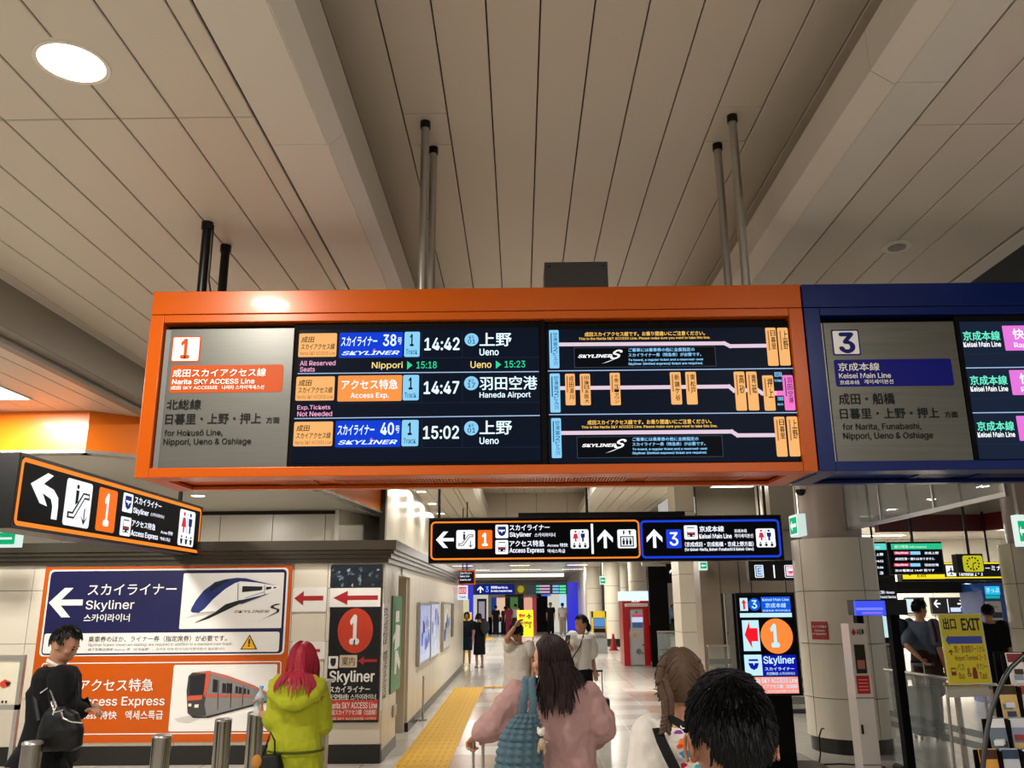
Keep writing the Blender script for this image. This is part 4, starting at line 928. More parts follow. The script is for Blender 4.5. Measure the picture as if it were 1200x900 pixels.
# smoke curtain of glass right of the big pillar
sc = thing('smoke_curtain', (4.1, 9, 2.58), 'hanging glass smoke curtain with metal edge reflecting the station lights', 'screen')
b = MB().box(4.08, 4.11, 7.1, 10.62, 2.58, 2.62)
for y in (7.1, 8.35, 9.6, 10.6): b.box(4.08, 4.11, y, y+.03, 2.62, LOWZ)
b.build('frame', m_steel, sc)
for y0, y1 in ((7.13,8.35),(8.38,9.6),(9.63,10.6)): MB().box(4.09, 4.1, y0, y1, 2.62, LOWZ).build('glass_pane', m_glass, sc)
# area beyond the pillar: red band, display boards, yellow exit sign, clock
MB().slab([(6.7,15.9),(8.6,15.9),(9.3,12.6),(9.4,12.7),(8.75,16.1),(6.7,16.1)], 2.97, 3.28).build('trim_13', mat('band_dark_red', '#5a0a0c', .4), kind='structure')
MB().slab([(5.6,16.0),(8.65,16.0),(9.35,12.7),(12,12.7),(12,22),(5.6,22)], 3.28, 4.74).build('bulkhead_right', mat('fascia_white', '#a8a298', .4), kind='structure')
MB().box(4.3, 12, 16.4, 24, 3.1, 3.2).build('ceiling_exit', mat('exit_ceiling', '#b9b4a8', .18), kind='structure')
def disp(u0, u1, v0, v1, Y, label, rows, head='#27c48a'):
    pz = PN(on(Y), X_, Z_, None, (0, 0, 1)); x0, x1, z0, z1 = pz._rect((u0, v0, u1, v1)); t = thing('information_screen', ((x0+x1)/2, Y, z0), label, 'screen')
    MB().box(x0-.03, x1+.03, Y, Y+.12, z0-.03, z1+.03).build('casing', m_black, t, bevel=.004); MB().cyl((x0+x1)/2, Y+.06, z1+.03, 4.75, .02, 8).build('hanger', m_black, t)
    p = PN(on(Y-.003), X_, Z_, t, (0, 0, 1)); p.rr((u0, v0, u1, v1), lit('#05080a', 1), 0, 0, 'screen'); h = v1-v0; w = u1-u0
    p.rr((u0, v0, u1, v0+.2*h), lit(head, 1), 0, 1); p.text('運行情報 Information', (u0+.06*w, v0+.05*h, u0+.7*w, v0+.16*h), lit('#c8f4e4', 1), .02, 2)
    for (fy, pink, s) in rows:
        if pink: p.rr((u0+.06*w, v0+(fy-.05)*h, u0+.36*w, v0+(fy+.06)*h), lit('#e0406a', 1), 0, 1); p.rr((u0+.38*w, v0+(fy-.05)*h, u0+.58*w, v0+(fy+.06)*h), LB, 0, 1); p.text('Skyliner', (u0+.08*w, v0+(fy-.035)*h, u0+.34*w, v0+(fy+.045)*h), TX, .02, 2); p.text(s, (u0+.66*w, v0+(fy-.04)*h, u0+.94*w, v0+(fy+.05)*h), TX, .03, 2)
        else: p.text(s, (u0+.08*w, v0+(fy-.04)*h, u0+.86*w, v0+(fy+.05)*h), TX, .03, 2)
    p.flush(); return t
disp(1044, 1103.5, 637, 671, 14.5, 'hanging information screen with green header and two pink rows', [(.32, 1, '京成上野'), (.52, 0, '成田空港・遅れはありません'), (.73, 1, '羽田空港'), (.92, 0, '次の電車は 14:47 発です')])
disp(1014, 1038.6, 637, 674, 14.5, 'narrow hanging information screen half hidden behind the big pillar', [(.34, 0, '特急 上野'), (.55, 0, '普通 14:52'), (.75, 0, '快速 15:06'), (.93, 0, '1 2 3')], '#5fd8d0')
ys_ = thing('exit_board', (7.8, 15.5, 2.08), 'long black and yellow overhead exit sign with an aeroplane symbol', 'sign')
pz = PN(on(15.5), X_, Z_, None, (0, 0, 1)); x0, x1, z0, z1 = pz._rect((1056, 659, 1184, 681))
MB().box(x0, x1, 15.5, 15.7, z0, z1).build('casing', m_black, ys_)
for x in (x0+.3, x1-.3): MB().cyl(x, 15.6, z1, 3.3, .02, 8).build('hanger', m_black, ys_)
YY = lit('#ffe41e', 1.0); p = PN(on(15.497), X_, Z_, ys_, (990, 620, 6))
p.rr(((405,300),(700,298),(705,350),(408,352)), YY, 0, 1); p.rr(((695,234),(1160,236),(1162,246),(696,244)), YY, 0, 1); p.rr(((705,336),(1140,336),(1140,346),(705,346)), YY, 0, 1)
p.shape([(0,1),(1,1),(.5,0)], (436,312,476,330), SDK, 2); p.text('Exit', (510,312,572,338), SDK, .02, 2)
p.rr(((710,256),(776,256),(782,332),(716,332)), WHT, 0, 1); picto(p, 'plane', (716,262,778,328), KK, SKB, RD)
p.text('第2・第3ターミナル', (790,256,1140,294), TX, .03, 2); p.text('Terminal 2・3', (798,300,968,330), TX, .03, 2); p.flush()
ck = thing('clock', (6.55, 12.5, 2.1), 'square yellow faced clock in black case on a black rod', 'clock')
pz = PN(on(12.5), X_, Z_, None, (0, 0, 1)); x0, x1, z0, z1 = pz._rect((1122, 649, 1153, 671)); MB().box(x0, x1, 12.5, 12.65, z0, z1).build('case', m_black, ck, bevel=.005)
MB().cyl(at(1134, 640, Y=12.57).x, 12.57, z1, 4.75, .02, 10).build('hanger', m_black, ck)
p = PN(on(12.497), X_, Z_, ck, (0, 0, 1)); p.rr((1128.5,651,1152,670), lit('#d4d02a', .8), .15, 1, 'clock_face')
cx, cz = p.L(1140.2, 660.5); 
for k in range(12):
    a = PI/2-k*PI/6; r0 = .085; p.raw([(cx+r0*math.cos(a)+dx*.012, cz+r0*math.sin(a)+dz*.012) for dx, dz in ((-1,-1),(1,-1),(1,1),(-1,1))], SDK, 2, 'numerals')
for a, L, w in ((PI/2-2.35*PI/6+0, .05, .008), (PI/2-42*PI/30*0-1.25*PI+.6, .075, .006)):
    d = Vector((math.cos(a), math.sin(a))); q = Vector((-d.y, d.x))*w; c0 = Vector((cx, cz)); p.raw([tuple(c0-q), tuple(c0+d*L-q), tuple(c0+d*L+q), tuple(c0+q)], SDK, 3, 'hand')
p.flush()
# exit area walls and machines
wr = MB().box(4.2, 13, 20.05, 20.2, 0, 4.7).build('wall_right', m_creamgap, kind='structure')
for i in range(10):
    for z0, z1 in ((.15, .75), (.75, 1.35), (1.35, 2.2), (2.2, 3.1)): MB().box(4.2+.88*i+.004, 4.2+.88*i+.874, 20.0, 20.05, z0+.003, z1-.003).build('wall_panel', m_cream, wr)
MB().box(6.6, 9.8, 15.9, 16.4, 1.86, 2.07).build('trim_14', mat('void_grey', '#23221f', .8), kind='structure')
kb = thing('black_kiosk', (6.6, 14.8, 0), 'tall black information kiosk with bright screen right of the big pillar', 'kiosk')
pz = PN(on(14.8), X_, Z_, None, (0, 0, 1)); x0, x1, _, z1 = pz._rect((1024, 674, 1060, 860))
MB().box(x0, x1, 14.8, 15.2, 0, 2.16).build('body', m_black, kb, bevel=.006); p = PN(on(14.795), X_, Z_, kb, (0, 0, 1))
p.rr((1033,704,1052,747), lit('#c4e6ec', 1), 0, 1, 'screen'); p.rr((1034,706,1046,722), lit('#12161c', 1), 0, 2); p.text('ご案内・Information', (1031,692,1048,696), TX, .02, 1); p.text('Tourist Service', (1031,698,1050,701), TX, .02, 1); p.flush()
bk = thing('blue_ticket_machine', (8.1, 15.2, 0), 'blue ticket machine with cyan lit header and white front panel', 'machine')
pz = PN(on(15.2), X_, Z_, None, (0, 0, 1)); x0, x1, _, z1 = pz._rect(((1152,684),(1184,684),(1190,800),(1152,800)))
x0, x1 = at(1152, 700, Y=15.2).x, at(1186, 700, Y=15.2).x
MB().box(x0, x1, 15.2, 16.0, 0, 2.02).build('body', mat('machine_blue', '#1450b4', .35), bk, bevel=.01)
p = PN(on(15.195), X_, Z_, bk, (990, 620, 6)); p.rr((985,402,1090,462), lit('#2ab8f0', 1), 0, 1, 'lit_header'); p.text('きっぷ', (995,412,1084,446), lit('#bff0ff', 1.1), .03, 2); p.rr((990,466,1090,488), lit('#10a8a0', 1), 0, 1, 'lit_header')
p.rr(((978,505),(1100,510),(1140,835),(1030,820)), pr('#d8d4cc'), 0, 1, 'front_panel')
for (yy, c) in ((585, '#1a2448'), (640, '#0d6a40'), (690, '#1a2448'), (775, '#0d6a40')): p.rr((1010+(yy-585)*.2, yy, 1108+(yy-585)*.15, yy+40), pr(c), .05, 2)
p.text('Tickets', (1000,540,1075,556), pr('#6a7080'), .0, 2); p.flush()
# ticket gates seen behind (dark openings with signs)
for i, (u0, u1, lab) in enumerate(((1062, 1084, 'left dark gate opening with a lit sheet behind the man in grey blue'), (1092, 1131, 'right dark gate opening with two white arrows above the yellow exit board'))):
    pz = PN(on(19.9), X_, Z_, None, (0, 0, 1)); x0, x1, z0, z1 = pz._rect((u0, 700, u1, 719)); t = thing('gate_display', ((x0+x1)/2, 19.9, z0), lab, 'display')
    MB().box(x0, x1, 19.9, 20, z0, z1).build('casing', m_black, t); p = PN(on(19.89), X_, Z_, t, (0, 0, 1))
    if i: p.shape(AL, (1094,703,1102,712), TX, 1); p.shape([(1-a, b) for a, b in AL], (1122,703,1130,712), TX, 1); p.rr((1110.5,702,1111.5,718), TX, 0, 1); p.rr((1114,712,1126,717), lit('#d8e4ff', 1), 0, 1)
    else: p.rr((1061.5,702,1071,718), lit('#d8ecf4', 1), 0, 1)
    p.flush()
# gate frame with blue display and white cabinet
gf = thing('walkway_gate', (3.45, 8.6, 0), 'black two post frame with small blue display beside the white cabinet', 'gate')
MB().obox((3.375, 8.75, .80), (.032, 0, 0), (0, .05, 0), (0, 0, .80)).build('post', m_blackm, gf)
MB().obox((3.80, 8.95, .82), (.04, 0, 0), (0, .05, 0), (0, 0, .82)).build('post', m_blackm, gf)
MB().obox((3.58, 8.85, .12), (.2, .09, 0), (-.015, .03, 0), (0, 0, .04)).build('foot_rail', m_blackm, gf)
MB().box(at(1004, 715, Y=8.74).x, at(1055, 715, Y=8.9).x, 8.73, 8.98, 1.6, 1.75).build('head_box', m_black, gf, bevel=.005)
x0 = at(1002, 715, Y=8.7).x; x1 = at(1037, 715, Y=8.7).x
MB().box(x0, x1, 8.68, 8.72, 1.60, 1.74).build('screen', mat('blue_screen', '#101060', .2, em='#3a50f0', es=1.0, var=0), gf)
p = PN(on(8.677), X_, Z_, gf, (0, 0, 1)); p.rr((1003,712,1035,715), lit('#7a8cff', 1), .4, 1, 'screen_band'); p.rr((1010,717,1034,719.5), lit('#8a70f8', 1), .4, 1, 'screen_band'); p.flush()
wc_ = thing('aed_cabinet', (3.25, 8.4, 0), 'narrow white equipment cabinet with red and black notices in front of the big pillar', 'cabinet')
MB().box(3.13, 3.30, 8.38, 8.58, .02, 1.53).build('cabinet_body', mat('cabinet_white', '#d5cfc8', .35), wc_, bevel=.006); MB().box(3.0, 3.42, 8.3, 8.7, 0, .02).build('base_plate', mat('cabinet_white', '#d5cfc8', .35), wc_)
MB().box(3.13, 3.30, 8.374, 8.38, .28, .285).box(3.13, 3.30, 8.374, 8.38, .86, .865).build('door_seam', m_black, wc_)
MB().box(3.15, 3.165, 8.36, 8.38, .55, .63).build('lock', m_black, wc_)
p = PN(on(8.374), X_, Z_, wc_, (0, 0, 1))
def cab(x0, x1, z0, z1, m, l=1): p.raw([(x0, z0), (x1, z0), (x1, z1), (x0, z1)], m, l, 'notice')
cab(3.16, 3.26, 1.08, 1.34, PBK); cab(3.175, 3.245, 1.12, 1.2, pr('#b06a60'), 2); cab(3.15, 3.27, .9, 1.06, pr('#b8141a'))
for k in range(4): cab(3.165, 3.255, .93+.03*k, .938+.03*k, pr('#e6a0a0'), 2)
p.raw([(3.15,1.45),(3.17,1.42),(3.195,1.45),(3.17,1.49)], pr('#b8141a'), 1, 'notice')
def ftext(p, s, x0, x1, z0, z1, m, lay=2, bold=.03, name='lettering'):
    vs, fs = glyphs(s, bold); a0 = min(q[0] for q in vs); a1 = max(q[0] for q in vs); b0 = min(q[1] for q in vs); b1 = max(q[1] for q in vs)
    p.mb(name, m).add([p.P(x0+(a-a0)/(a1-a0)*(x1-x0), z0+(b-b0)/(b1-b0)*(z1-z0), lay+dl) for a, b, dl in vs], fs)
ftext(p, 'AED', 3.2, 3.27, 1.43, 1.48, PBK); p.flush()
# yellow EXIT board on its stand
ye = thing('exit_notice_board', (3.75, 7.5, 0), 'yellow exit board with a blue arrow clamped to a stainless stand behind the glass rail', 'sign')
yb = Vector((3.74, 7.45, 1.345)); ax = Vector((1, .18, 0)).normalized(); lean = Vector((.0, .05, 1)).normalized()
MB().obox(yb, ax*.20, ax.cross(lean)*.006, lean*.285).build('board', mat('board_yellow', '#f0dc18', .35), ye)
Pn = Panel(yb+ax.cross(lean)*.0075, ax, lean, ye, (1080, 680, 4.0917)); Pn.white = PW
cyn = pr('#101010'); bl_ = pr('#3a4fc0'); rdk = pr('#8a1a14')
def yt(s, a, b, c, d, m, bold=.03, lay=1): ftext(Pn, s, a*.19, c*.19, b*.28, d*.28, m, lay, bold)
Pn.raw([(-.2,-.285),(.2,-.285),(.2,.285),(-.2,.285)], pr('#e8e4d8'), .5, 'white_margin'); Pn.raw([(-.192,-.277),(.192,-.277),(.192,.277),(-.192,.277)], mat('board_yellow', '#f0dc18', .35), .8, 'yellow_sheet')
yt('出口', -.92, .55, -.28, .9, cyn, .06); yt('EXIT', -.02, .52, .93, .88, cyn, .05)
Pn.raw([(-.175,.07),(-.14,.115),(-.14,.1),(.17,.1),(.17,.04),(-.14,.04),(-.14,.02)], bl_, 1, 'arrow')
yt('第2・第3旅客ターミナル', -.55, -.12, .93, .1, rdk, .02); yt('Airport Terminal 2・3', -.6, -.38, .93, -.18, rdk, .02); Pn.rr
yt('バス', -.55, -.62, -.2, -.42, rdk, .02); yt('Bus', -.52, -.85, -.25, -.68, rdk, .02); yt('&', -.1, -.8, .1, -.55, rdk, .02); yt('タクシー', .4, -.6, .95, -.42, rdk, .02); yt('Taxi', .48, -.87, .85, -.68, rdk, .02)
x0, z0 = -.17, -.03
Pn.raw([(-.165+.05*a, -.02-.0+.05*b-.03) for a, b in [(.5,1),(.62,.8),(1,.5),(1,.38),(.62,.5),(.6,.2),(.75,.05),(.25,.05),(.4,.2),(.38,.5),(0,.38),(0,.5),(.38,.8)]], rdk, 1, 'pictogram')
Pn.raw([(-.165,-.21),(-.12,-.21),(-.12,-.15),(-.165,-.15)], rdk, 1, 'pictogram'); Pn.raw([(-.16,-.18),(-.125,-.18),(-.125,-.16),(-.16,-.16)], mat('board_yellow', '#f0dc18', .35), 2, 'pictogram')
Pn.raw([(.03,-.24),(.075,-.24),(.075,-.19),(.065,-.15),(.04,-.15),(.03,-.19)], rdk, 1, 'pictogram'); Pn.flush()
b = MB(); b.tube([(3.56,7.56,0),(3.58,7.52,1.05)], .014, 8).tube([(3.94,7.62,0),(3.92,7.58,1.05)], .014, 8).tube([(3.55,7.5,1.06),(3.95,7.58,1.03)], .014, 8).box(3.5, 4.0, 7.4, 7.75, 0, .02)
b.build('stand', m_steel, ye, smooth=50)
MB().obox((3.75, 7.52, 1.0), (.19, .03, 0), (0, .01, 0), (0, 0, .045)).build('paper_strip', pr('#c4bcb4'), ye)
# glass railing in front of exit area
gr = thing('glass_railing', (4.3, 8.2, 0), 'clear glass railing with grey stripes and steel top rail at the right', 'railing')
gy = [Vector((3.42, 7.15, 0)), Vector((3.95, 7.95, 0)), Vector((4.0, 9.2, 0))]
rail = [Vector((3.93, 9.6, 0)), Vector((4.06, 8.35, 0)), Vector((4.2, 7.1, 0)), Vector((4.35, 5.8, 0))]
MB().tube([p_+Vector((0, 0, 1.02)) for p_ in rail], .018, 8).build('top_rail', m_steel, gr, smooth=50)
MB().tube([p_+Vector((0, 0, .05)) for p_ in rail], .04, 6).build('bottom_rail', m_dsteel, gr, smooth=50)
for a, b in zip(rail, rail[1:]):
    MB().obox((a+b)/2+Vector((0, 0, .54)), (b-a)/2*.985, Vector((.005, 0, 0)), (0, 0, .46)).build('glass_pane', m_glass, gr)
    for z in (.48, .58): MB().obox((a+b)/2+Vector((-.007, 0, z)), (b-a)/2*.98, Vector((.001, 0, 0)), (0, 0, .03)).build('frosted_stripe', mat('frosted', '#7f8a86', .5, alpha=.6), gr)
MB().obox((rail[1]+Vector((0, 0, .5))), (.0, .02, 0), (.02, 0, 0), (0, 0, .5)).build('rail_post', m_steel, gr)
# glass fence left of the big pillar
gl = thing('glass_fence', (3.9, 13.5, 0), 'low glass fence with grey stripes left of the big pillar', 'railing')
for (a, b) in (((3.05, 14.4), (4.1, 14.4)), ((4.15, 14.4), (6.0, 14.4))):
    a = Vector((*a, 0)); b = Vector((*b, 0))
    MB().obox((a+b)/2+Vector((0, 0, .55)), (b-a)/2, (0, .006, 0), (0, 0, .48)).build('glass_pane', m_glass, gl)
    for z in (.35, .5, .8): MB().obox((a+b)/2+Vector((0, -.008, z)), (b-a)/2*.98, (0, .001, 0), (0, 0, .04)).build('frosted_stripe', mat('frosted', '#7f8a86', .5, alpha=.6), gl)
MB().box(3.05, 6.0, 14.36, 14.44, 1.03, 1.06).build('top_rail', m_steel, gl); MB().box(3.05, 6.0, 14.34, 14.46, 0, .07).build('bottom_rail', m_dsteel, gl)
# brochure rack at the right edge
br = thing('brochure_rack', (3.3, 5.5, 0), 'dark curved brochure rack filled with leaflets, cut by the right edge', 'rack')
pts = [(1151,915),(1153,885),(1157,855),(1162,832),(1168,815),(1176,796),(1184,783),(1200,768)]
YR = 5.2
side = [at(u, v, Y=YR) for u, v in pts]
b = MB(); b.tube([Vector(p_) for p_ in side], .014, 8, side=(0, 1, 0)).build('side_edge', m_dsteel, br, smooth=60)
x0 = side[0].x
bp2 = MB()
for (a, c) in zip(side, side[1:]): bp2.add([a, c, c+Vector((0, .03, 0)), a+Vector((0, .03, 0))], [(0, 1, 2, 3)])
o = bp2.build('side_panel', m_blackm, br); md = o.modifiers.new('t', 'SOLIDIFY'); md.thickness = .006
MB().box(at(1170,800,Y=YR+.45).x, 4.2, YR+.45, YR+.47, 0, 1.42).build('rear_panel', m_blackm, br)
BC = [('#d8d4cc','#7a2020'), ('#c8ccd4','#30405a'), ('#d4b070','#3a2a10'), ('#b0785a','#e8e0d0'), ('#6a7a86','#e8e8e8'), ('#ccc4b8','#a03028'), ('#e0a040','#402010'), ('#8a92a8','#d0d0d8')]
k = 0
for ri, (u0, vb, yb_) in enumerate([(1184, 807, 5.50), (1175, 846, 5.42), (1162, 886, 5.34), (1152, 924, 5.26)]):
    P0 = at(u0, vb, Y=yb_); xs_, zb = P0.x, P0.z
    MB().box(xs_-.01, 4.2, yb_+.03, yb_+.04, zb-.05, zb+.2).build('shelf_back', m_blackm, br)
    MB().box(xs_-.01, 4.2, yb_-.02, yb_-.015, zb-.02, zb+.015).box(xs_-.01, 4.2, yb_-.02, yb_+.03, zb-.025, zb-.02).build('shelf_lip', m_dsteel, br)
    for ci in range(5):
        c0, c1 = BC[(k*3+ri*3) % 8]; k += 1; xa = xs_+.005+.125*ci
        MB().box(xa+.106, xa+.118, yb_-.03, yb_+.03, zb-.02, zb+.2).build('divider', m_blackm, br)
        lab = '%s leaflet in %s slot of the %s tier of the brochure rack' % (['white and red','pale blue','tan','brown','slate grey','cream','amber','lilac grey'][((k-1)*3+ri*3) % 8], ['first','second','third','fourth','fifth'][ci], ['top','second','third','lowest'][ri])
        up = Vector((0, .012, .105)).normalized()
        lf = MB().obox((xa+.052, yb_, zb+.105), (.05, 0, 0), (0, .004, .0), up*.105).build('leaflet', pr(c0), loc=(xa+.052, yb_, zb), label=lab, cat='leaflet', group='leaflets in the brochure rack')
        p = Panel((xa+.052, yb_-.0045, zb+.105), X_, up, lf); rnd = random.Random(k)
        p.raw([(-.048,.05),(.048,.05),(.048,.1),(-.048,.1)], pr(c1), 1, 'printed_field')
        for q_ in range(4): a = rnd.uniform(-.045, -.01); c = rnd.uniform(-.1, .0); p.raw([(a,c),(a+.055,c),(a+.055,c+.03),(a,c+.03)], pr(BC[(k+q_*3) % 8][q_ % 2]), 1+q_, 'printed_field')
        p.flush()
# white map stand at the left edge
lb = thing('notice_stand', (-5.6, 9.5, 0), 'pale notice stand with small red and black print cut by the left edge', 'sign')
pz = PN(on(9.3), X_, Z_, None, (0, 0, 1)); x0, x1, z0, z1 = pz._rect((-60, 768, 21, 832))
MB().box(x0, x1, 9.3, 9.33, z0+.05, z1-.05).build('sheet', pr('#d2ccb8'), lb)
MB().box(x1, x1+.04, 9.29, 9.34, 0, z1).box(x0, x1, 9.29, 9.34, z1-.05, z1).box(x0, x1+.04, 9.29, 9.34, z0, z0+.05).build('frame', m_steel, lb); MB().box(x0, x1+.1, 9.1, 9.5, 0, .03).build('foot', m_steel, lb)
p = PN(on(9.297), X_, Z_, lb, cF); p.poly([(0,548),(20,535),(42,545),(40,560),(15,570),(0,562)], pr('#c23a1e'), 1); p.poly([(20,545),(46,548),(30,565)], PBK, 2); p.disc((5,620,14,631), PBK, 1); p.disc((20,620,29,631), PBK, 1); p.flush()
# bollards
m_chrome = mat('bollard_chrome', '#9a958c', .18, 1.0)
for (u, v, Y, lab) in ((38.5, 870, 5.7, 'chrome bollard nearest the left edge in front of the man in the dark suit'), (190, 862, 6.0, 'shorter chrome bollard between the man in suit and the middle of the billboard'), (262, 843, 6.7, 'chrome bollard in front of the commuter train picture'), (300, 835, 6.9, 'chrome bollard directly behind the bottle and the lime jacket sleeve')):
    c_ = at(u, v, Y=Y); t = thing('bollard', (c_.x, Y, 0), lab, 'bollard', 'chrome bollards along the left')
    MB().cyl(c_.x, Y, 0, c_.z-.01, .062, 28).build('post', m_chrome, t, smooth=40)
    b = MB(); b.rings([(c_.x, Y, c_.z-.01, .064, .064), (c_.x, Y, c_.z+.002, .062, .062), (c_.x, Y, c_.z+.008, .05, .05)], 28).build('cap', m_steel, t, smooth=60)
gpn = thing('gate_leaf', (-1.78, 7.6, 0), 'tall narrow grey metal barrier post behind the lime jacket', 'post')
c_ = at(381, 798, Y=7.6); MB().box(c_.x-.065, c_.x+.02, 7.6, 7.75, 0, c_.z).build('post', mat('barrier_grey', '#8d8980', .3, .7), gpn, bevel=.004)
MB().box(c_.x-.07, c_.x+.06, 7.58, 7.77, c_.z-.01, c_.z+.005).build('cap', m_steel, gpn)
# ================================================================ far part
MB().box(-4, 13, 25.7, 60, 3.4, 3.5).build('ceiling_far', mat('far_ceiling', '#b8b4aa', .2, .1), kind='structure')
for x in (-2.6, 0.0, 2.6):
    for i, y in enumerate((29, 34, 39, 44)):
        square_light(x+.3*(i % 2), y, 3.4, 1.5 if i % 2 else .9, .25, 42, '%s of the far ceiling strip lights from the near end, %s row' % (('first', 'second', 'third', 'fourth')[i], {-2.6: 'left', 0.0: 'middle', 2.6: 'right'}[x]), group='strip lights in the far ceiling')
square_light(4.7, 18.2, LOWZ, .9, .9, 110, 'square ceiling light seen above the blue half of the corridor sign')
for y in (16.5, 18.9, 21.3, 23.7): square_light(-2.2, y, LOWZ, .2, .2, 14, 'small square light over the left corridor wall, %s from the near end' % {16.5: 'first', 18.9: 'second', 21.3: 'third', 23.7: 'fourth'}[y], group='small lights over the corridor wall')
square_light(.65, 13.0, HIZ, .3, 1.2, 70, 'corridor ceiling light in the raised bay behind the departure board', group='bay lights'); square_light(.65, 19.0, HIZ, .3, 1.2, 70, 'corridor ceiling light in the raised bay further back', group='bay lights')
square_light(7.5, 18.5, 3.1, 1.6, .3, 100, 'nearer strip light over the exit hall to the left of the clock', group='exit hall strip lights'); square_light(9.0, 17.2, 3.1, 1.6, .3, 90, 'strip light over the exit hall above the blue ticket machine', group='exit hall strip lights')
MB().box(-2.7, 2.4, 47.0, 47.6, 3.12, 3.3).build('light_cove', lit('#f4f0e4', 1.3), loc=(0, 47.3, 3.1), label='long glowing light cove above the far blue portal', cat='ceiling light')
MB().box(-4, 13, 60, 60.2, 0, 3.5).build('wall_far', m_cream, kind='structure')
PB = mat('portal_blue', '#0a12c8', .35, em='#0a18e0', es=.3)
fp = thing('blue_portal', (0, 48, 0), 'far blue portal with two blue posts under the overhead signs', 'portal')
MB().box(-3.15, -2.62, 48, 48.5, 0, 2.85).build('post', PB, fp); MB().box(2.62, 3.2, 48, 48.5, 0, 2.85).build('post', PB, fp)
MB().box(-2.62, 2.62, 48.1, 48.4, 2.82, 2.98).build('lintel', m_black, fp)
cL = (530, 680, 8)
os_ = thing('overhead_sign', (-1, 48, 2.15), 'far overhead sign, blue with arrow and number 3, with screens on its right half', 'sign')
MB().box(-2.6, 2.6, 47.9, 47.98, 2.2, 2.80).build('casing', m_black, os_); p = PN(on(47.89), X_, Z_, os_, cL, step=.01)
p.rr((218,40,580,130), lit('#0c1a78', 1), 0, 1); p.shape(AU, (236,55,292,118), TX, 2); p.text('3', (310,58,342,112), lit('#6aa0ff', 1.1), .03, 2); p.text('京成本線 Keisei Main Line', (362,52,520,80), TX, .04, 2); p.text('(for Narita, Funabashi & Ueno)', (362,90,560,112), TX, .04, 2)
p.rr((595,42,690,128), lit('#4a4620', 1), 0, 1); p.disc((612,50,672,118), lit('#a09428', 1), 2); p.rr((690,42,790,128), lit('#3a3c3e', 1), 0, 1)
for k in range(3): yk = 46+28*k; p.rr((785,yk,820,yk+16), lit('#40d0a0', 1), 0, 1); p.rr((820,yk,915,yk+16), lit('#d8a8d0', 1), 0, 1); p.rr((940,yk,1000,yk+18), lit('#80c0f0', 1), 0, 1); p.rr((1005,yk,1065,yk+20), lit('#50e8a0', 1), 0, 1)
p.rr((835,132,925,148), lit('#4a70e0', 1), 0, 1); p.flush()
# shop row behind the portal
sr = thing('shop', (-.5, 54, 0), 'row of bright shop fronts beyond the blue portal', 'shop')
def X54(u, Y=54): return at(u, 720, Y=Y).x
for (u0, u1, c, s, nme) in ((552,562,'#e8e4d8',.7,'lit_wall'), (562,572,'#d8dcc8',.8,'lit_wall'), (576,582,'#20408a',.8,'shop_poster'), (582,592,'#f0c8a8',.9,'lit_shelf'), (592,614,'#20241c',.6,'dark_opening'), (598,607,'#5a8a50',.6,'shop_window'), (614,624,'#f0a890',.9,'lit_shelf'), (625,628,'#c83850',.7,'red_banner'), (629,642,'#0c0c0e',.5,'dark_opening'), (642,656,'#e4e0d0',.8,'lit_wall'), (656,664,'#c0dcf4',1.0,'lit_panel')):  # shop lighting painted as glow on walls, shelves, banner and openings
    h = 2.5 if nme in ('lit_wall', 'dark_opening', 'lit_panel') else 2.1
    MB().box(X54(u0), X54(u1), 54-(.15 if 'open' not in nme and nme != 'lit_wall' else 0), 54.2, 0 if nme != 'shop_window' else 1.4, h).build(nme, lit(c, s), sr)
MB().box(X54(560), X54(636), 53.7, 53.95, 2.35, 2.75).build('shop_fascia', lit('#a8a4b0', .8), sr); p = PN(on(53.68), X_, Z_, sr, cL, step=.01); p.text('SOUVENIR & DUTY FREE SHOP', (380,152,620,166), lit('#503848', 1), .04, 1); p.text('GIFT SHOP', (645,152,810,166), lit('#503848', 1), .04, 1); p.flush()
cn = thing('shop_counter', (-1.5, 51.5, 0), 'dark shop counter with white panels in front of the shops', 'counter')
MB().box(X54(572,51), X54(606,51), 51, 51.8, 0, .95).build('counter_body', m_blackm, cn); MB().box(X54(577,51), X54(587,51), 50.95, 51, .1, .7).build('white_panel', lit('#d0d4d0', .7), cn)
dp = thing('far_display', (-1.8, 50, .5), 'dark framed poster display left of the far shops', 'display'); MB().box(X54(559,50), X54(570,50), 50, 50.2, .5, 2.0).build('frame', m_black, dp); MB().box(X54(561,50), X54(568,50), 49.98, 50, .9, 1.85).build('sheet', lit('#a89aa8', .8), dp); MB().box(X54(560,50), X54(569,50), 50, 50.2, 0, .5).build('foot', m_black, dp)
# yellow terminal sign
pz = PN(on(40), X_, Z_, None, (0, 0, 1)); x0, x1, z0, z1 = pz._rect((606, 715, 625, 743)); z0 = .1
yt_ = thing('terminal_sign', ((x0+x1)/2, 40, 0), 'yellow standing sign with red left arrow and aeroplane in the middle distance', 'sign')
MB().box(x0, x1, 40, 40.08, .25, z1).build('board', mat('board_yellow', '#f0dc18', .35), yt_); MB().box(x0, x0+.04, 40.08, 40.12, 0, .25).box(x1-.04, x1, 40.08, 40.12, 0, .25).build('legs', m_black, yt_)
p = PN(on(39.98), X_, Z_, yt_, cL, step=.01); p.shape(ALS, (622,305,682,352), pr('#c02018'), 1, 'arrow'); picto(p, 'plane', (692,298,748,362), PBK, PBK, PBK, 1); p.text('Terminal', (624,382,745,408), PBK, .04, 1); p.text('2 ・ 3', (640,415,735,448), PBK, .05, 1); p.flush()
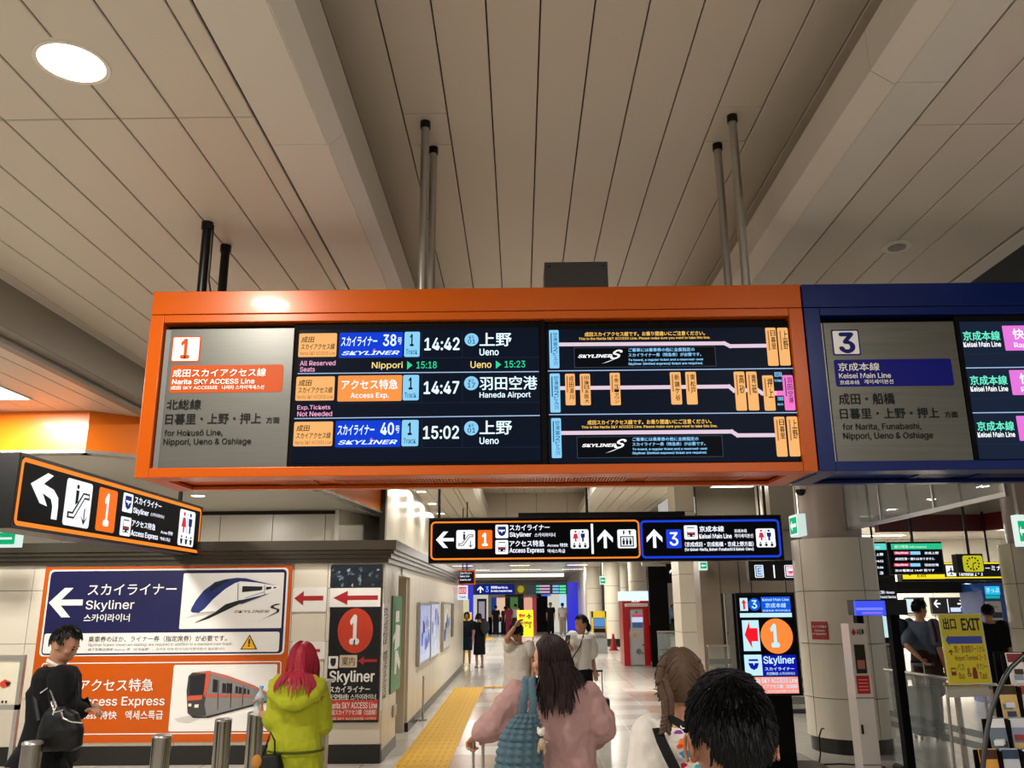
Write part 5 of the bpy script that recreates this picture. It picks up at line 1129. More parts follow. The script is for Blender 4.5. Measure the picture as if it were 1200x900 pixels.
# far yellow booth on the left
ybm = thing('yellow_booth', (-2.6, 33, 0), 'far yellow counter booth at the end of the left wall', 'booth'); MB().box(-2.75, -1.9, 33, 34, 0, 1.4).build('body', mat('booth_yellow', '#d8b818', .4), ybm); MB().box(-2.7, -1.95, 32.95, 33, 1.4, 1.9).build('window', lit('#e8e2b0', .8), ybm)
# far right: columns, ATM, ticket machine, cone
def fcol(u0, u1, Y, label, r=None):
    x0 = at(u0, 720, Y=Y).x; x1 = at(u1, 720, Y=Y).x; t = thing('far_column', ((x0+x1)/2, Y, 0), label, 'pillar', 'cream columns on the far right'); r = (x1-x0)/2; cx = (x0+x1)/2
    MB().cyl(cx, Y, 0, .3, r+.01, 28).build('plinth', m_base, t, smooth=40)
    for z0, z1 in ((.3, 1.0), (1.0, 1.7), (1.7, 2.4), (2.4, 3.4)): MB().cyl(cx, Y, z0+.006, z1-.006, r, 28).build('cladding_ring', m_cream, t, smooth=40)
    MB().cyl(cx, Y, .3, 3.4, r-.02, 20).build('core', m_creamgap, t, smooth=40)
fcol(709, 728, 36, 'round cream column directly behind the yellow ticket machine'); fcol(688, 706, 42, 'round cream column next to the far right blue post'); fcol(728, 740, 40, 'slim cream column left of the red cash machine'); fcol(738, 759, 28.5, 'round cream column directly behind the red cash machine')
MB().box(3.3, 3.5, 44, 60, 0, 3.4).build('wall_far_right', m_cream, kind='structure')
at_ = thing('cash_machine', (3.3, 25, 0), 'red cash machine booth with grey front and white lit header', 'machine')
m_red = mat('booth_red', '#b01018', .3)
x0, x1 = 2.93, 3.68
MB().box(x0, x0+.17, 25, 25.9, 0, 1.78).box(x1-.17, x1, 25, 25.9, 0, 1.78).box(x0+.17, x1-.17, 25, 25.9, 1.55, 1.78).box(x0+.17, x1-.17, 25.3, 25.9, 0, 1.55).build('housing', m_red, at_)
MB().box(x0-.02, x1, 24.95, 25.9, 1.78, 2.05).build('lit_header', lit('#e4f4f8', 1.1), at_)
MB().box(x1, x1+.5, 25.05, 25.1, .1, 1.1).build('side_screen', mat('booth_darkred', '#5a0c10', .3), at_)
m_atm = mat('atm_grey', '#b4b4b8', .35)
b = MB(); b.box(x0+.17, x1-.17, 25.05, 25.3, 0.02, .95); b.prism([(25.05,.95),(25.28,1.05),(25.28,1.55),(25.12,1.55),(25.2,1.1)], lambda y, z: (x0+.17, y, z), lambda y, z: (x1-.17, y, z)); b.build('front', m_atm, at_)
p = PN(on(25.04), X_, Z_, at_, (680, 650, 6), step=.004)
p.rr((352,378,465,560), m_atm, .25, 0, 'front_shield'); p.rr((362,440,440,475), lit('#c8d4f0', 1), 0, 1, 'screen'); p.rr((362,420,436,436), lit('#c84060', 1), 0, 1); p.rr((366,476,440,514), lit('#3a5070', 1), 0, 1, 'keypad'); p.disc((390,400,402,412), PBK, 2)
p.rr((372,545,395,580), pr('#c8a050'), 0, 1)
p.text('eJ', (395,650,458,700), pr('#606468'), .02, 2); p.disc((436,628,456,640), pr('#404448'), 2); p.flush()
p = PN(on(24.99), X_, Z_, at_, (680, 650, 6), step=.004); p.text('ATM', (360,316,418,335), lit('#ffe8e8', 1.1), .06, 1, shear=.2); p.rr((312,343,474,365), PW, 0, 1); p.text('外貨両替 CASH MACHINE', (325,349,462,359), pr('#902020'), .03, 2); p.flush()
tk = thing('ticket_machine', (2.8, 31, 0), 'grey ticket machine with yellow header and blue screen', 'machine')
x0, x1 = 2.53, 3.05; MB().box(x0, x1, 31, 31.7, 0, 1.44).build('body', mat('machine_grey', '#8d8f8c', .35), tk); MB().box(x0, x0+.05, 30.95, 31, .7, 1.44).box(x1-.05, x1, 30.95, 31, .7, 1.44).box(x0, x1, 30.95, 31, 1.22, 1.44).build('yellow_surround', mat('booth_yellow', '#d8b818', .4), tk)
MB().box(x0+.06, x1-.06, 30.97, 31, .92, 1.2).build('screen', lit('#5a90c8', 1), tk); MB().box(x0+.06, x1-.06, 30.9, 31, .72, .85).build('control_panel', m_black, tk); MB().box(x0+.06, x1-.06, 30.92, 31, .62, .72).build('coin_tray', m_steel, tk)
cnx = at(719, 757, Y=33); tc = thing('traffic_cone', (cnx.x, 33, 0), 'small red traffic cone beside the far column', 'cone'); MB().cyl(cnx.x, 33, .03, .6, .14, 16, .03).build('cone_body', mat('cone_red', '#a01414', .5), tc, smooth=40); MB().box(cnx.x-.18, cnx.x+.18, 32.82, 33.18, 0, .03).build('cone_base', mat('cone_red', '#a01414', .5), tc)
# black hoarding with white arrow sign, glass stair rail in front
hb = MB().slab([(at(761,700,Y=24.5).x, 24.5), (at(783,700,Y=24.5).x, 24.5), (at(783,700,Y=24.5).x, 24.6), (at(761,700,Y=24.5).x, 24.6)], .0, 2.72).build('hoarding', m_blackm, loc=(3.9, 24.5, 0), label='tall matte black panel right of the red cash machine', cat='panel')
ah = thing('arrow_sign', (4.3, 24.3, 2.4), 'black overhead sign with white up arrow beside the cream pilaster', 'sign')
xa, xb = at(781, 670, Y=24.3).x, at(800, 670, Y=24.3).x; MB().box(xa, xb, 24.3, 24.45, 2.25, 2.78).build('casing', m_black, ah); p = PN(on(24.29), X_, Z_, ah, (680, 650, 6), step=.004); p.shape(AU, (628,85,688,155), TX, 1, 'arrow'); p.flush(); MB().cyl((xa+xb)/2, 24.38, 2.78, LOWZ, .03, 8).build('hanger', m_black, ah)
MB().box(3.6, 5.8, 25.3, 25.5, 2.78, 4.3).build('trim_15', m_ceil, kind='structure')
gs = thing('stair_railing', (4.1, 22, 0), 'glass stair railing with reflections between cash machine and cream pilaster', 'railing')
xa, xb = at(771, 760, Y=22).x, at(801, 760, Y=22).x; MB().box(xa, xb, 22, 22.02, 0, 1.0).build('glass_pane', m_glass, gs); MB().box(xa, xb, 21.98, 22.04, 1.0, 1.04).build('top_rail', m_steel, gs)
for z in (.3, .45, .6): MB().box(xa, xb, 21.985, 21.99, z, z+.06).build('frosted_stripe', mat('frosted', '#7f8a86', .5, alpha=.6), gs)
# ================================================================ people
def V(*a): return Vector(a)
def skel(x, y, H, face=0.0, over=None, lean=0.0, z=0.0):
    """joints of a standing figure, facing +Y turned by face; over holds world positions that replace template ones"""
    k = H/1.7; R = Matrix.Rotation(face, 3, 'Z'); J = {}
    T = dict(pel=(0,0,.94), waist=(0,0,1.08), chest=(0,-.005,1.27), neck=(0,-.01,1.44), head=(0,.012,1.575), shL=(-.165,-.005,1.385), shR=(.165,-.005,1.385),
             elL=(-.215,-.03,1.11), elR=(.215,-.03,1.11), wrL=(-.22,.04,.86), wrR=(.22,.04,.86), hipL=(-.085,0,.92), hipR=(.085,0,.92),
             knL=(-.095,.02,.49), knR=(.095,.02,.49), anL=(-.1,-.02,.075), anR=(.1,-.02,.075))
    for n, p in T.items():
        p = Vector(p)*k; p.y += lean*max(0, p.z-.9*k); J[n] = R @ p + V(x, y, z)
    J['k'] = k; J['R'] = R; J['base'] = V(x, y, z)
    if over:
        for n, p in over.items(): J[n] = Vector(p)
    return J
def loft(mb, secs, R, n=18):
    vs = []
    for c, rx, ry in secs:
        for i in range(n):
            a = 2*PI*i/n; cx = math.cos(a); sy = math.sin(a)
            vs.append(Vector(c)+R @ V(rx*math.copysign(abs(cx)**.85, cx), ry*math.copysign(abs(sy)**.85, sy), 0))
    fs = [(i*n+q, i*n+(q+1) % n, (i+1)*n+(q+1) % n, (i+1)*n+q) for i in range(len(secs)-1) for q in range(n)]
    fs += [tuple(range(n))[::-1], tuple((len(secs)-1)*n+q for q in range(n))]
    mb.add(vs, fs)
def limb(mb, pts, rs, n=12):
    pts = [Vector(p) for p in pts]
    for a, b, ra, rb in zip(pts, pts[1:], rs, rs[1:]):
        m = 4; mb.tube([a.lerp(b, i/m) for i in range(m+1)], [ra+(rb-ra)*i/m+.12*ra*math.sin(PI*i/m)*.5 for i in range(m+1)], n)
    for p, r in zip(pts, rs): mb.ell(p, (r*.99, r*.99, r*.99), 12, 8)
CLD = bpy.data.textures.new('folds', 'CLOUDS'); CLD.noise_scale = .12; CLD.noise_depth = 2
CLD2 = bpy.data.textures.new('fine_folds', 'CLOUDS'); CLD2.noise_scale = .05; CLD2.noise_depth = 2
def fuse(mb, name, m, parent, vox=.009, sm=3, disp=0, tex=None, extra=None, **kw):
    """fuse overlapping closed shapes into one continuous skin"""
    o = mb.build(name, m, parent, **kw)
    r = o.modifiers.new('r', 'REMESH'); r.mode = 'VOXEL'; r.voxel_size = vox; r.use_smooth_shade = True
    s = o.modifiers.new('s', 'SMOOTH'); s.iterations = sm; s.factor = .5
    if disp:
        d = o.modifiers.new('d', 'DISPLACE'); d.texture = tex or CLD; d.texture_coords = 'LOCAL'; d.strength = disp; d.mid_level = .5
        if disp > .02:
            d2 = o.modifiers.new('d2', 'DISPLACE'); d2.texture = CLD2; d2.texture_coords = 'LOCAL'; d2.strength = disp*.22; d2.mid_level = .5
    dg = bpy.context.evaluated_depsgraph_get(); me = bpy.data.meshes.new_from_object(o.evaluated_get(dg)); o.modifiers.clear()
    if extra is not None and extra.v:
        import bmesh
        bm = bmesh.new(); bm.from_mesh(me); n0 = len(bm.verts); o0 = ORG[o.name]; vv = [bm.verts.new(p-o0) for p in extra.v]
        for f in extra.f:
            try: bm.faces.new([vv[i] for i in f])
            except ValueError: pass
        bm.to_mesh(me); bm.free()
    old = o.data; o.data = me; bpy.data.meshes.remove(old); me.shade_smooth()
    if m and not me.materials: me.materials.append(m)
    return o
def head(mb, J, yaw, pitch, k):
    c = J['head']; M = Matrix.Rotation(yaw, 3, 'Z') @ Matrix.Rotation(pitch, 3, 'X'); J['HM'] = M
    def e(p, r): mb.ell(c+M @ (V(*p)*k), [q*k for q in r], 18, 12, M)
    e((0,-.008,.022), (.075,.094,.103)); e((0,.022,-.045), (.058,.066,.072)); e((0,.05,-.09), (.026,.026,.022)); e((0,.06,.02), (.055,.03,.05))
    e((0,.093,-.022), (.012,.016,.02)); e((0,.087,.0), (.008,.012,.025)); e((0,.083,-.062), (.022,.012,.014)); e((.04,.06,-.02), (.026,.024,.024)); e((-.04,.06,-.02), (.026,.024,.024))
    for s in (-1, 1): e((s*.077,-.006,-.012), (.009,.019,.03)); e((s*.083,-.014,.0), (.006,.014,.022))
    mb.tube([J['neck']-V(0,0,.05*k), c+M @ (V(0,-.022,-.05)*k)], [.058*k, .052*k], 14)
def hand(mb, w, d, up, k=1.0, curl=.6, side=1):
    """palm and five separate fingers leaving the wrist w along d; the palm faces -up"""
    d = Vector(d).normalized(); up = Vector(up); up = (up-d*up.dot(d)).normalized(); s = d.cross(up)*side
    c = w+d*.045*k; M = Matrix((s, d, up)).transposed(); mb.ell(c, (.038*k, .05*k, .015*k), 12, 8, M)
    for i, (off, L) in enumerate(((-.028, .064), (-.010, .074), (.010, .07), (.028, .056))):
        p = w+d*.085*k+s*off*k; pts = [p-d*.02*k, p]; a = 0; q = p.copy()
        for seg in (.45, .32, .23):
            a += curl; q = q+(d*math.cos(a)-up*math.sin(a))*L*seg*k; pts.append(q.copy())
        mb.tube(pts, [.0085*k, .0088*k, .008*k, .0075*k, .006*k], 8)
    p = w+d*.03*k-s*.034*k; mb.tube([p, p-s*.022*k+d*.022*k-up*.012*k, p-s*.024*k+d*.05*k-up*.026*k*max(curl, .3)], [.012*k, .010*k, .0075*k], 8)
def face_parts(J, parent, k, eye=True):
    c = J['head']; M = J['HM']
    def e(mb, p, r): mb.ell(c+M @ (V(*p)*k), [q*k for q in r], 10, 6, M)
    b = MB(); e(b, (.03,.082,.004), (.014,.006,.006)); e(b, (-.03,.082,.004), (.014,.006,.006)); b.build('eye', ink('#120c0a', .2), parent, smooth=60)
    b = MB(); e(b, (.031,.083,.024), (.018,.006,.0035)); e(b, (-.031,.083,.024), (.018,.006,.0035)); b.build('eyebrow', ink('#1a100c'), parent, smooth=60)
    b = MB(); e(b, (0,.091,-.062), (.022,.006,.0055)); b.build('mouth', ink('#a04a44'), parent, smooth=60)
SK = {}
def skin(h='#c99a7c'): return mat('skin_%s' % h.strip('#'), h, .5, var=.05, vs=20, spec=.35)
def cloth(h, rough=.85, bump=.25, bs=260): return mat('cloth_%s' % h.strip('#'), h, rough, var=.06, vs=5, bump=bump, bs=bs, spec=.2)
def figure(name, label, J, skinc, top=None, bottom=None, shoes='#1a1a1a', yaw=None, pitch=0, face=False, vox=.01, hands=('relax', 'relax'), cat='person', group=None, extra_top=None, hscale=1.0, disp=.012):
    k = J['k']; R = J['R']; b0 = J['base']; t = thing(name, b0, label, cat, group)
    yaw = math.atan2(R[1][0], R[0][0]) if yaw is None else yaw; sk = skin(skinc)
    b = MB(); head(b, J, yaw, pitch, k*hscale)
    P, W_, Ch, N = J['pel'], J['waist'], J['chest'], J['neck']
    def tors(mb, e=0.0, w=1.0):
        loft(mb, [(P-V(0,0,.09*k), .12*k+e, .09*k+e), (P, .158*k*w+e, .108*k+e), (W_, .135*k*w+e, .092*k+e), (Ch, .16*k*w+e, .112*k+e), (Ch.lerp(N, .55), .165*k+e, .1*k+e), (Ch.lerp(N, .85), .115*k+e, .072*k+e), (N, .06*k+e, .056*k+e)], R)
    tors(b)
    for s in 'LR':
        limb(b, [J['sh'+s], J['el'+s], J['wr'+s]], [.05*k, .039*k, .026*k])
        limb(b, [J['hip'+s], J['kn'+s], J['an'+s]], [.078*k, .052*k, .036*k])
        f = R @ V(0, .1*k, 0); limb(b, [J['an'+s]-V(0,0,.03*k), J['an'+s]+f-V(0,0,.04*k)], [.036*k, .03*k])
    ex = MB()
    for s, hd in zip('LR', hands):
        if hd is None: continue
        d = (J['wr'+s]-J['el'+s]).normalized(); sd = -1 if s == 'L' else 1
        if hd == 'relax': hand(ex, J['wr'+s], d, R @ V(-sd*-1, 0, 0), k, .3, sd)
        else: hand(ex, J['wr'+s], hd[0], hd[1], k, hd[2], sd)
    fuse(b, 'body', sk, t, vox, 3, extra=ex)
    if face: face_parts(J, t, k*hscale)
    if top:
        b = MB(); e = top.get('e', .018)*k; z1 = top.get('hem', -.02)*k
        hem = P+V(0, 0, z1); w = top.get('w', 1.0); fl = top.get('flare', 0)*k
        loft(b, [(hem, .165*k*w+e+fl, .115*k+e+fl*.6), (hem+(W_-hem)*.5, .155*k*w+e+fl*.6, .108*k+e+fl*.4), (W_, .15*k*w+e+fl*.3, .104*k+e), (Ch, .165*k*w+e, .116*k+e), (Ch.lerp(N, .55), .17*k+e, .105*k+e), (Ch.lerp(N, .85), .125*k+e, .08*k+e), (N+V(0,0,top.get('collar', -.012)*k), .066*k+e*.5, .062*k+e*.5)], R)
        q = top.get('sleeve', .45)
        for s in 'LR':
            A, E_, Wr = J['sh'+s], J['el'+s], J['wr'+s]; sl = top.get('sr', 0)*k
            if q <= 1: limb(b, [A, A.lerp(E_, q)], [.062*k+e+sl*.5, .058*k+e+sl])
            else: limb(b, [A, E_, E_.lerp(Wr, q-1)], [.062*k+e+sl*.5, .05*k+e+sl*1.2, .03*k+e+sl*top.get('cuff', .6)])
        if extra_top: extra_top(b)
        fuse(b, top.get('name', 'shirt'), cloth(top['c'], top.get('rough', .85)), t, vox, top.get('sm', 4), disp*k, top.get('tex'))
    if bottom:
        b = MB(); e = bottom.get('e', .014)*k; L = bottom.get('len', 1.95)
        if bottom.get('skirt'):
            zt = W_; zb = V(P.x, P.y, b0.z+bottom['skirt']*k); loft(b, [(zb, .2*k, .16*k), (zb.lerp(zt, .5), .19*k, .145*k), (P, .175*k, .125*k), (zt, .14*k, .1*k)], R)
        else:
            loft(b, [(P-V(0,0,.1*k), .13*k+e, .1*k+e), (P, .162*k+e, .112*k+e), (W_, .14*k+e, .1*k+e)], R)
            for s in 'LR':
                if L > 1: limb(b, [J['hip'+s], J['kn'+s], J['kn'+s].lerp(J['an'+s], L-1)], [.082*k+e, .06*k+e*1.6, .045*k+e*2+bottom.get('wide', 0)])
                else: limb(b, [J['hip'+s], J['hip'+s].lerp(J['kn'+s], L)], [.082*k+e, .075*k+e*2])
        fuse(b, bottom.get('name', 'trousers'), cloth(bottom['c']), t, vox, 3, disp*k*.7)
    for s in 'LR':
        A = J['an'+s]; f = R @ V(0, 1, 0); b = MB(); M = R
        b.ell(A+f*.045*k-V(0,0,.035*k), (.044*k, .13*k, .035*k), 14, 8, M); b.ell(A-V(0,0,.02*k), (.042*k, .05*k, .05*k), 12, 8, M)
        b.v = [V(p.x, p.y, max(p.z, b0.z+.002)) for p in b.v]; b.build('shoe', ink(shoes, .5), t, smooth=60)
    return t
def push(p, cols):
    for c, r, M in cols:
        q = (M.transposed() @ (p-c)); q = V(q.x/r[0], q.y/r[1], q.z/r[2]); L = q.length
        if L < 1 and L > 1e-6: q /= L; p = c+M @ V(q.x*r[0], q.y*r[1], q.z*r[2])
    return p
def strands(mb, starts, cols, steps, step, r, grav=.5, jit=.15, flat=.45, n=4, rnd=None, attract=None):
    rnd = rnd or random.Random(3)
    for p, v in starts:
        p = Vector(p); v = Vector(v).normalized(); pts = [p.copy()]; S = int(steps*rnd.uniform(.85, 1.05))
        for i in range(S):
            g = V(0, 0, -1)*grav
            if attract is not None: g += (attract-p)*V(1, 1, 0).length*0 + V((attract.x-p.x), (attract.y-p.y), 0)*attract_k
            v = (v*(1-grav*.5)+g+V(rnd.uniform(-jit, jit), rnd.uniform(-jit, jit), rnd.uniform(-jit, jit))*.5).normalized()
            p = push(p+v*step, cols); pts.append(p.copy())
        rr_ = r*rnd.uniform(.7, 1.2)
        mb.tube(pts, [rr_*(.75 if i == 0 else 1-.75*(i/(len(pts)-1))**2) for i in range(len(pts))], n, flat=flat)
attract_k = 0.0
def scalp(J, k, n, cond, rnd, off=1.0):
    """points on the skull with outward direction, in head space conditions"""
    out = []; c = J['head']; M = J['HM']
    while len(out) < n:
        z = rnd.uniform(-.6, 1); a = rnd.uniform(0, 2*PI); s = math.sqrt(1-z*z); d = V(s*math.cos(a), s*math.sin(a), z)
        if cond(d): out.append((c+M @ (V(d.x*.077, d.y*.096-.008, d.z*.105+.022)*k*off), M @ d, d))
    return out
def cap(J, k, cond, grow=1.05, m=None, parent=None, name='hair_base', low=1.0):
    b = MB(); q = MB(); q.ell((0, 0, 0), (1, 1, 1), 36, 26); c = J['head']; M = J['HM']
    keep = [f for f in q.f if all(cond(q.v[i].normalized()) for i in f)]; used = sorted({i for f in keep for i in f}); mp = {i: j for j, i in enumerate(used)}
    b.add([c+M @ (V(q.v[i].x*.077*grow, q.v[i].y*.096*grow-.008, q.v[i].z*.105*grow*(low if q.v[i].z < 0 else 1)+.022)*k) for i in used], [tuple(mp[i] for i in f) for f in keep])
    return b.build(name, m, parent, smooth=80)
def hairmat(h, rough=.35): return mat('hair_%s' % h.strip('#'), h, rough, var=.3, vs=60, spec=.22)
def headcol(J, k, g=1.04): return (J['head']+J['HM'] @ (V(0, -.008, .022)*k), (.077*k*g, .096*k*g, .105*k*g), J['HM'])
FRONT = lambda d: not (d.y > .25 and d.z < .42)         # keeps the face and forehead free
def short_hair(J, t, k, h, n=260, L=3, step=.012, seed=1, r=.006, cond=None, grow=1.06, lift=.12):
    rnd = random.Random(seed); cond = cond or (lambda d: not (d.y > .3 and d.z < .5) and d.z > -.42 and not (abs(d.x) > .8 and d.z < -.05))
    m = hairmat(h, .5); cap(J, k, cond, grow, m, t)
    b = MB(); cr = J['head']+J['HM'] @ (V(0, -.04, .13)*k)
    st = []
    for p, d, _ in scalp(J, k, n, cond, rnd, grow-.015):
        v = (p-cr); v = v-d*v.dot(d); w = V(rnd.uniform(-1,1), rnd.uniform(-1,1), 0)*(.03*k); v = (v+w).normalized(); st.append((p, v+d*lift))
    strands(b, st, [headcol(J, k, grow)], L, step*k, r*k, .12, .3, rnd=rnd); b.build('hair', m, t, smooth=60, kind='stuff')
def long_hair(J, t, k, h, n=200, steps=16, step=.03, seed=2, r=.011, part=0.0, cols=(), cond=None, grow=1.06, grav=.45, sweep=(.6, -.45, -.3), jit=.12):
    rnd = random.Random(seed); cond = cond or FRONT; m = hairmat(h, .5)
    cap(J, k, lambda d: cond(d) and d.z > -.75, grow, m, t, low=1.05)
    b = MB(); st = []
    for p, d, l in scalp(J, k, n, lambda d: d.z > .05 and cond(d), rnd, 1.04):
        sgn = 1 if l.x > part else -1; v = J['HM'] @ V(sgn*sweep[0], sweep[1], sweep[2]); v = v-d*v.dot(d); st.append((p, v))
    for p, d, l in scalp(J, k, n//2, lambda d: -.4 < d.z < .15 and cond(d) and d.y < .3, rnd, 1.05): st.append((p, V(0, 0, -1)))
    strands(b, st, [headcol(J, k, grow)]+list(cols), steps, step*k, r*k, grav, jit, rnd=rnd, n=5); return b.build('hair', m, t, smooth=60, kind='stuff')

# ---- man in dark suit, walking to the right, looking down
bx = at(62, 840, Y=6.1)
def A(u, v, Y): return at(u, v, Y=Y)
J = skel(bx.x, 6.1, 1.66, -PI/2, dict(head=A(76, 756, 6.1), neck=A(68, 778, 6.12), chest=A(66, 810, 6.12), waist=A(66, 843, 6.12), pel=A(62, 872, 6.12),
    shR=A(72, 795, 5.93), elR=A(74, 832, 5.9), wrR=A(96, 833, 5.98), shL=A(68, 792, 6.3), elL=A(72, 830, 6.33), wrL=A(95, 828, 6.2)))
J['knR'] = V(J['pel'].x+.16, 6.03, .5); J['anR'] = V(J['pel'].x+.2, 6.03, .08); J['knL'] = V(J['pel'].x+.0, 6.2, .5); J['anL'] = V(J['pel'].x-.25, 6.2, .12); J['hipR'] = J['pel']+V(0, -.09, -.02); J['hipL'] = J['pel']+V(0, .09, -.02)
def suit_extra(b):
    loft(b, [(J['pel']+V(-.08, 0, -.12), .2, .2), (J['pel']+V(-.03, 0, 0), .18, .18), (J['waist']+V(-.02, 0, 0), .17, .16), (J['chest']+V(-.025, 0, 0), .17, .155), (J['chest'].lerp(J['neck'], .5), .15, .11)], J['R'])
man1 = figure('person', 'man in a dark suit with black shoulder bag, looking down at his hands', J, '#a87a60', dict(c='#0b0c0e', e=.03, sleeve=1.93, name='jacket', hem=-.12, flare=.02), dict(c='#0a0b0d', e=.02), '#0a0a0a', pitch=-.42, face=True, vox=.009, hands=((V(1, .1, .1), V(0, 0, 1), .5), (V(1, -.1, .1), V(0, 0, 1), .5)), extra_top=suit_extra)
short_hair(J, man1, J['k'], '#0a0807', 600, 3, .009, 5, .005, grow=1.12, lift=.05)
cN = J['neck']; b = MB(); b.tube([cN+V(-.075, .0, .03), cN+V(-.05, -.055, .025), cN+V(.03, -.07, -.01), cN+V(.085, -.02, -.04)], [.012, .014, .014, .008], 8, flat=.5).build('collar', ink('#d8d4cc'), man1, smooth=60)
ph = MB().obox(A(102, 826, 6.05), (.02, 0, .012), (0, .006, 0), (-.02, 0, .04)).build('smartphone', m_black, loc=A(101, 826, 6.05), label='dark smartphone held by the man in the suit', cat='phone')
sb = thing('shoulder_bag', A(58, 860, 5.85), 'black leather shoulder bag with silver zips at the hip of the suited man', 'bag')
b = MB(); c0 = A(66, 855, 5.84); loft(b, [(c0+V(.03, 0, -.13), .1, .04), (c0+V(.03, 0, -.1), .15, .06), (c0+V(.03, 0, 0), .15, .07), (c0+V(.02, 0, .1), .11, .05), (c0+V(-.0, 0, .15), .05, .03)], Matrix.Identity(3))
fuse(b, 'bag_body', mat('bag_leather', '#070708', .5, spec=.3), sb, .01, 3, .02)
MB().tube([A(48, 812, 5.9), A(58, 805, 5.86), A(66, 828, 5.76), A(62, 838, 5.74)], .007, 6).tube([A(60, 822, 5.76), A(64, 835, 5.74), A(74, 832, 5.75)], .006, 6).tube([A(71, 832, 5.745), A(74, 842, 5.745), A(84, 846, 5.745), A(97, 847, 5.76)], .0055, 6).build('zip', mat('zip_silver', '#c8c8c4', .25, .9), sb, smooth=60)
MB().tube([A(48, 790, 6.0), A(40, 815, 5.95), A(45, 845, 5.88)], .014, 8, flat=.4).tube([A(86, 800, 6.05), A(91, 795, 6.0), A(92, 815, 5.9), A(88, 835, 5.86)], .012, 8, flat=.4).build('strap', mat('bag_leather', '#0b0b0c', .4), sb, smooth=60)

# ---- woman with red hair and lime jacket, seen from behind
Yl = 6.0; sx = A(349, 840, Yl).x
J = skel(sx, Yl, 1.55, .12, dict(head=A(355, 776, Yl), neck=A(351, 798, Yl), chest=A(349, 832, Yl), waist=A(347, 860, Yl), pel=A(346, 884, Yl), shL=A(329, 812, Yl), shR=A(370, 810, Yl),
    elL=A(323, 846, Yl-.02), wrL=A(307, 836, Yl+.12), elR=A(377, 848, Yl+.05), wrR=A(370, 868, Yl+.2)))
J['hipL'] = J['pel']+V(-.08, 0, -.02); J['hipR'] = J['pel']+V(.08, 0, -.02)
lime = '#a2a626'
def hood(b):
    q = J['neck']; 
    b.tube([q+V(-.17, -.02, -.0), q+V(-.14, -.12, -.07), q+V(-.05, -.17, -.12), q+V(.05, -.17, -.12), q+V(.14, -.12, -.07), q+V(.16, -.02, -.0)], [.035, .045, .05, .05, .045, .035], 10)
    b.tube([q+V(-.13, -.05, .015), q+V(-.08, -.13, -.03), q+V(.0, -.15, -.05), q+V(.08, -.13, -.03), q+V(.12, -.05, .015)], .04, 10)
w2 = figure('person', 'woman with long red hair in a lime green hooded jacket, seen from behind', J, '#b98468', dict(c=lime, e=.026, sleeve=1.4, sr=.008, name='jacket', hem=-.0, flare=.012, sm=3), dict(c='#9ca124', e=.03, wide=.02), '#dddddd', yaw=-.1, hscale=1.06, vox=.009, hands=((V(-.25, .2, 1), V(1, .3, 0), .9), 'relax'), extra_top=hood, disp=.035)
J2 = J; tor = (J['chest'], (.2, .17, .26), Matrix.Identity(3)); hd = (J['neck']+V(0, -.06, -.05), (.15, .19, .125), Matrix.Identity(3))
long_hair(J, w2, J['k']*1.06, '#9c2a3a', 460, 12, .026, 8, .009, .1, (tor, hd), grow=1.14, sweep=(.5, -.6, -.3), jit=.2)
MB().tube([J['pel']+V(.185*math.cos(a), .14*math.sin(a), .03) for a in [2*PI*i/20 for i in range(21)]], .008, 6).build('waist_cord', cloth('#4a5410'), w2, smooth=60)
bt = thing('water_bottle', A(304, 820, 6.12), 'clear plastic water bottle with pale blue cap and label in the raised hand', 'bottle')
pb = A(303, 826, 6.16); pd = V(.1, .02, 1).normalized()
MB().tube([pb+pd*z for z in (-.07, -.065, .03, .06, .085, .09, .105)], [.024, .031, .031, .028, .014, .012, .012], 18).build('bottle_body', mat('bottle_plastic', '#e8f0f4', .05, alpha=.45, spec=.7), bt, smooth=40)
MB().tube([pb+pd*.105, pb+pd*.125], .0145, 14).build('cap', mat('bottle_cap', '#5cb4dc', .4), bt, smooth=40); MB().tube([pb+pd*.0, pb+pd*.05], .0315, 18, cap=False).build('label_band', mat('bottle_label', '#8cc4e4', .4), bt, smooth=40)
hb_ = thing('handbag', A(317, 895, 5.85), 'small black handbag with tan charm hanging beside the lime jacket', 'bag')
b = MB(); c0 = A(316, 890, 5.84); loft(b, [(c0+V(0, 0, -.16), .07, .04), (c0+V(0, 0, -.05), .095, .06), (c0+V(.01, 0, .03), .06, .04)], Matrix.Identity(3)); fuse(b, 'bag_body', mat('bag_leather', '#0b0b0c', .4), hb_, .008, 2)
MB().tube([A(308, 885, 5.84), A(314, 868, 5.82), A(317, 858, 5.84), A(322, 868, 5.84), A(322, 884, 5.84)], .006, 6).build('strap', mat('bag_leather', '#0b0b0c', .4), hb_, smooth=60); MB().ell(A(301, 893, 5.8), (.035, .02, .045), 14, 8).build('charm', cloth('#b07a3a'), hb_, smooth=60)

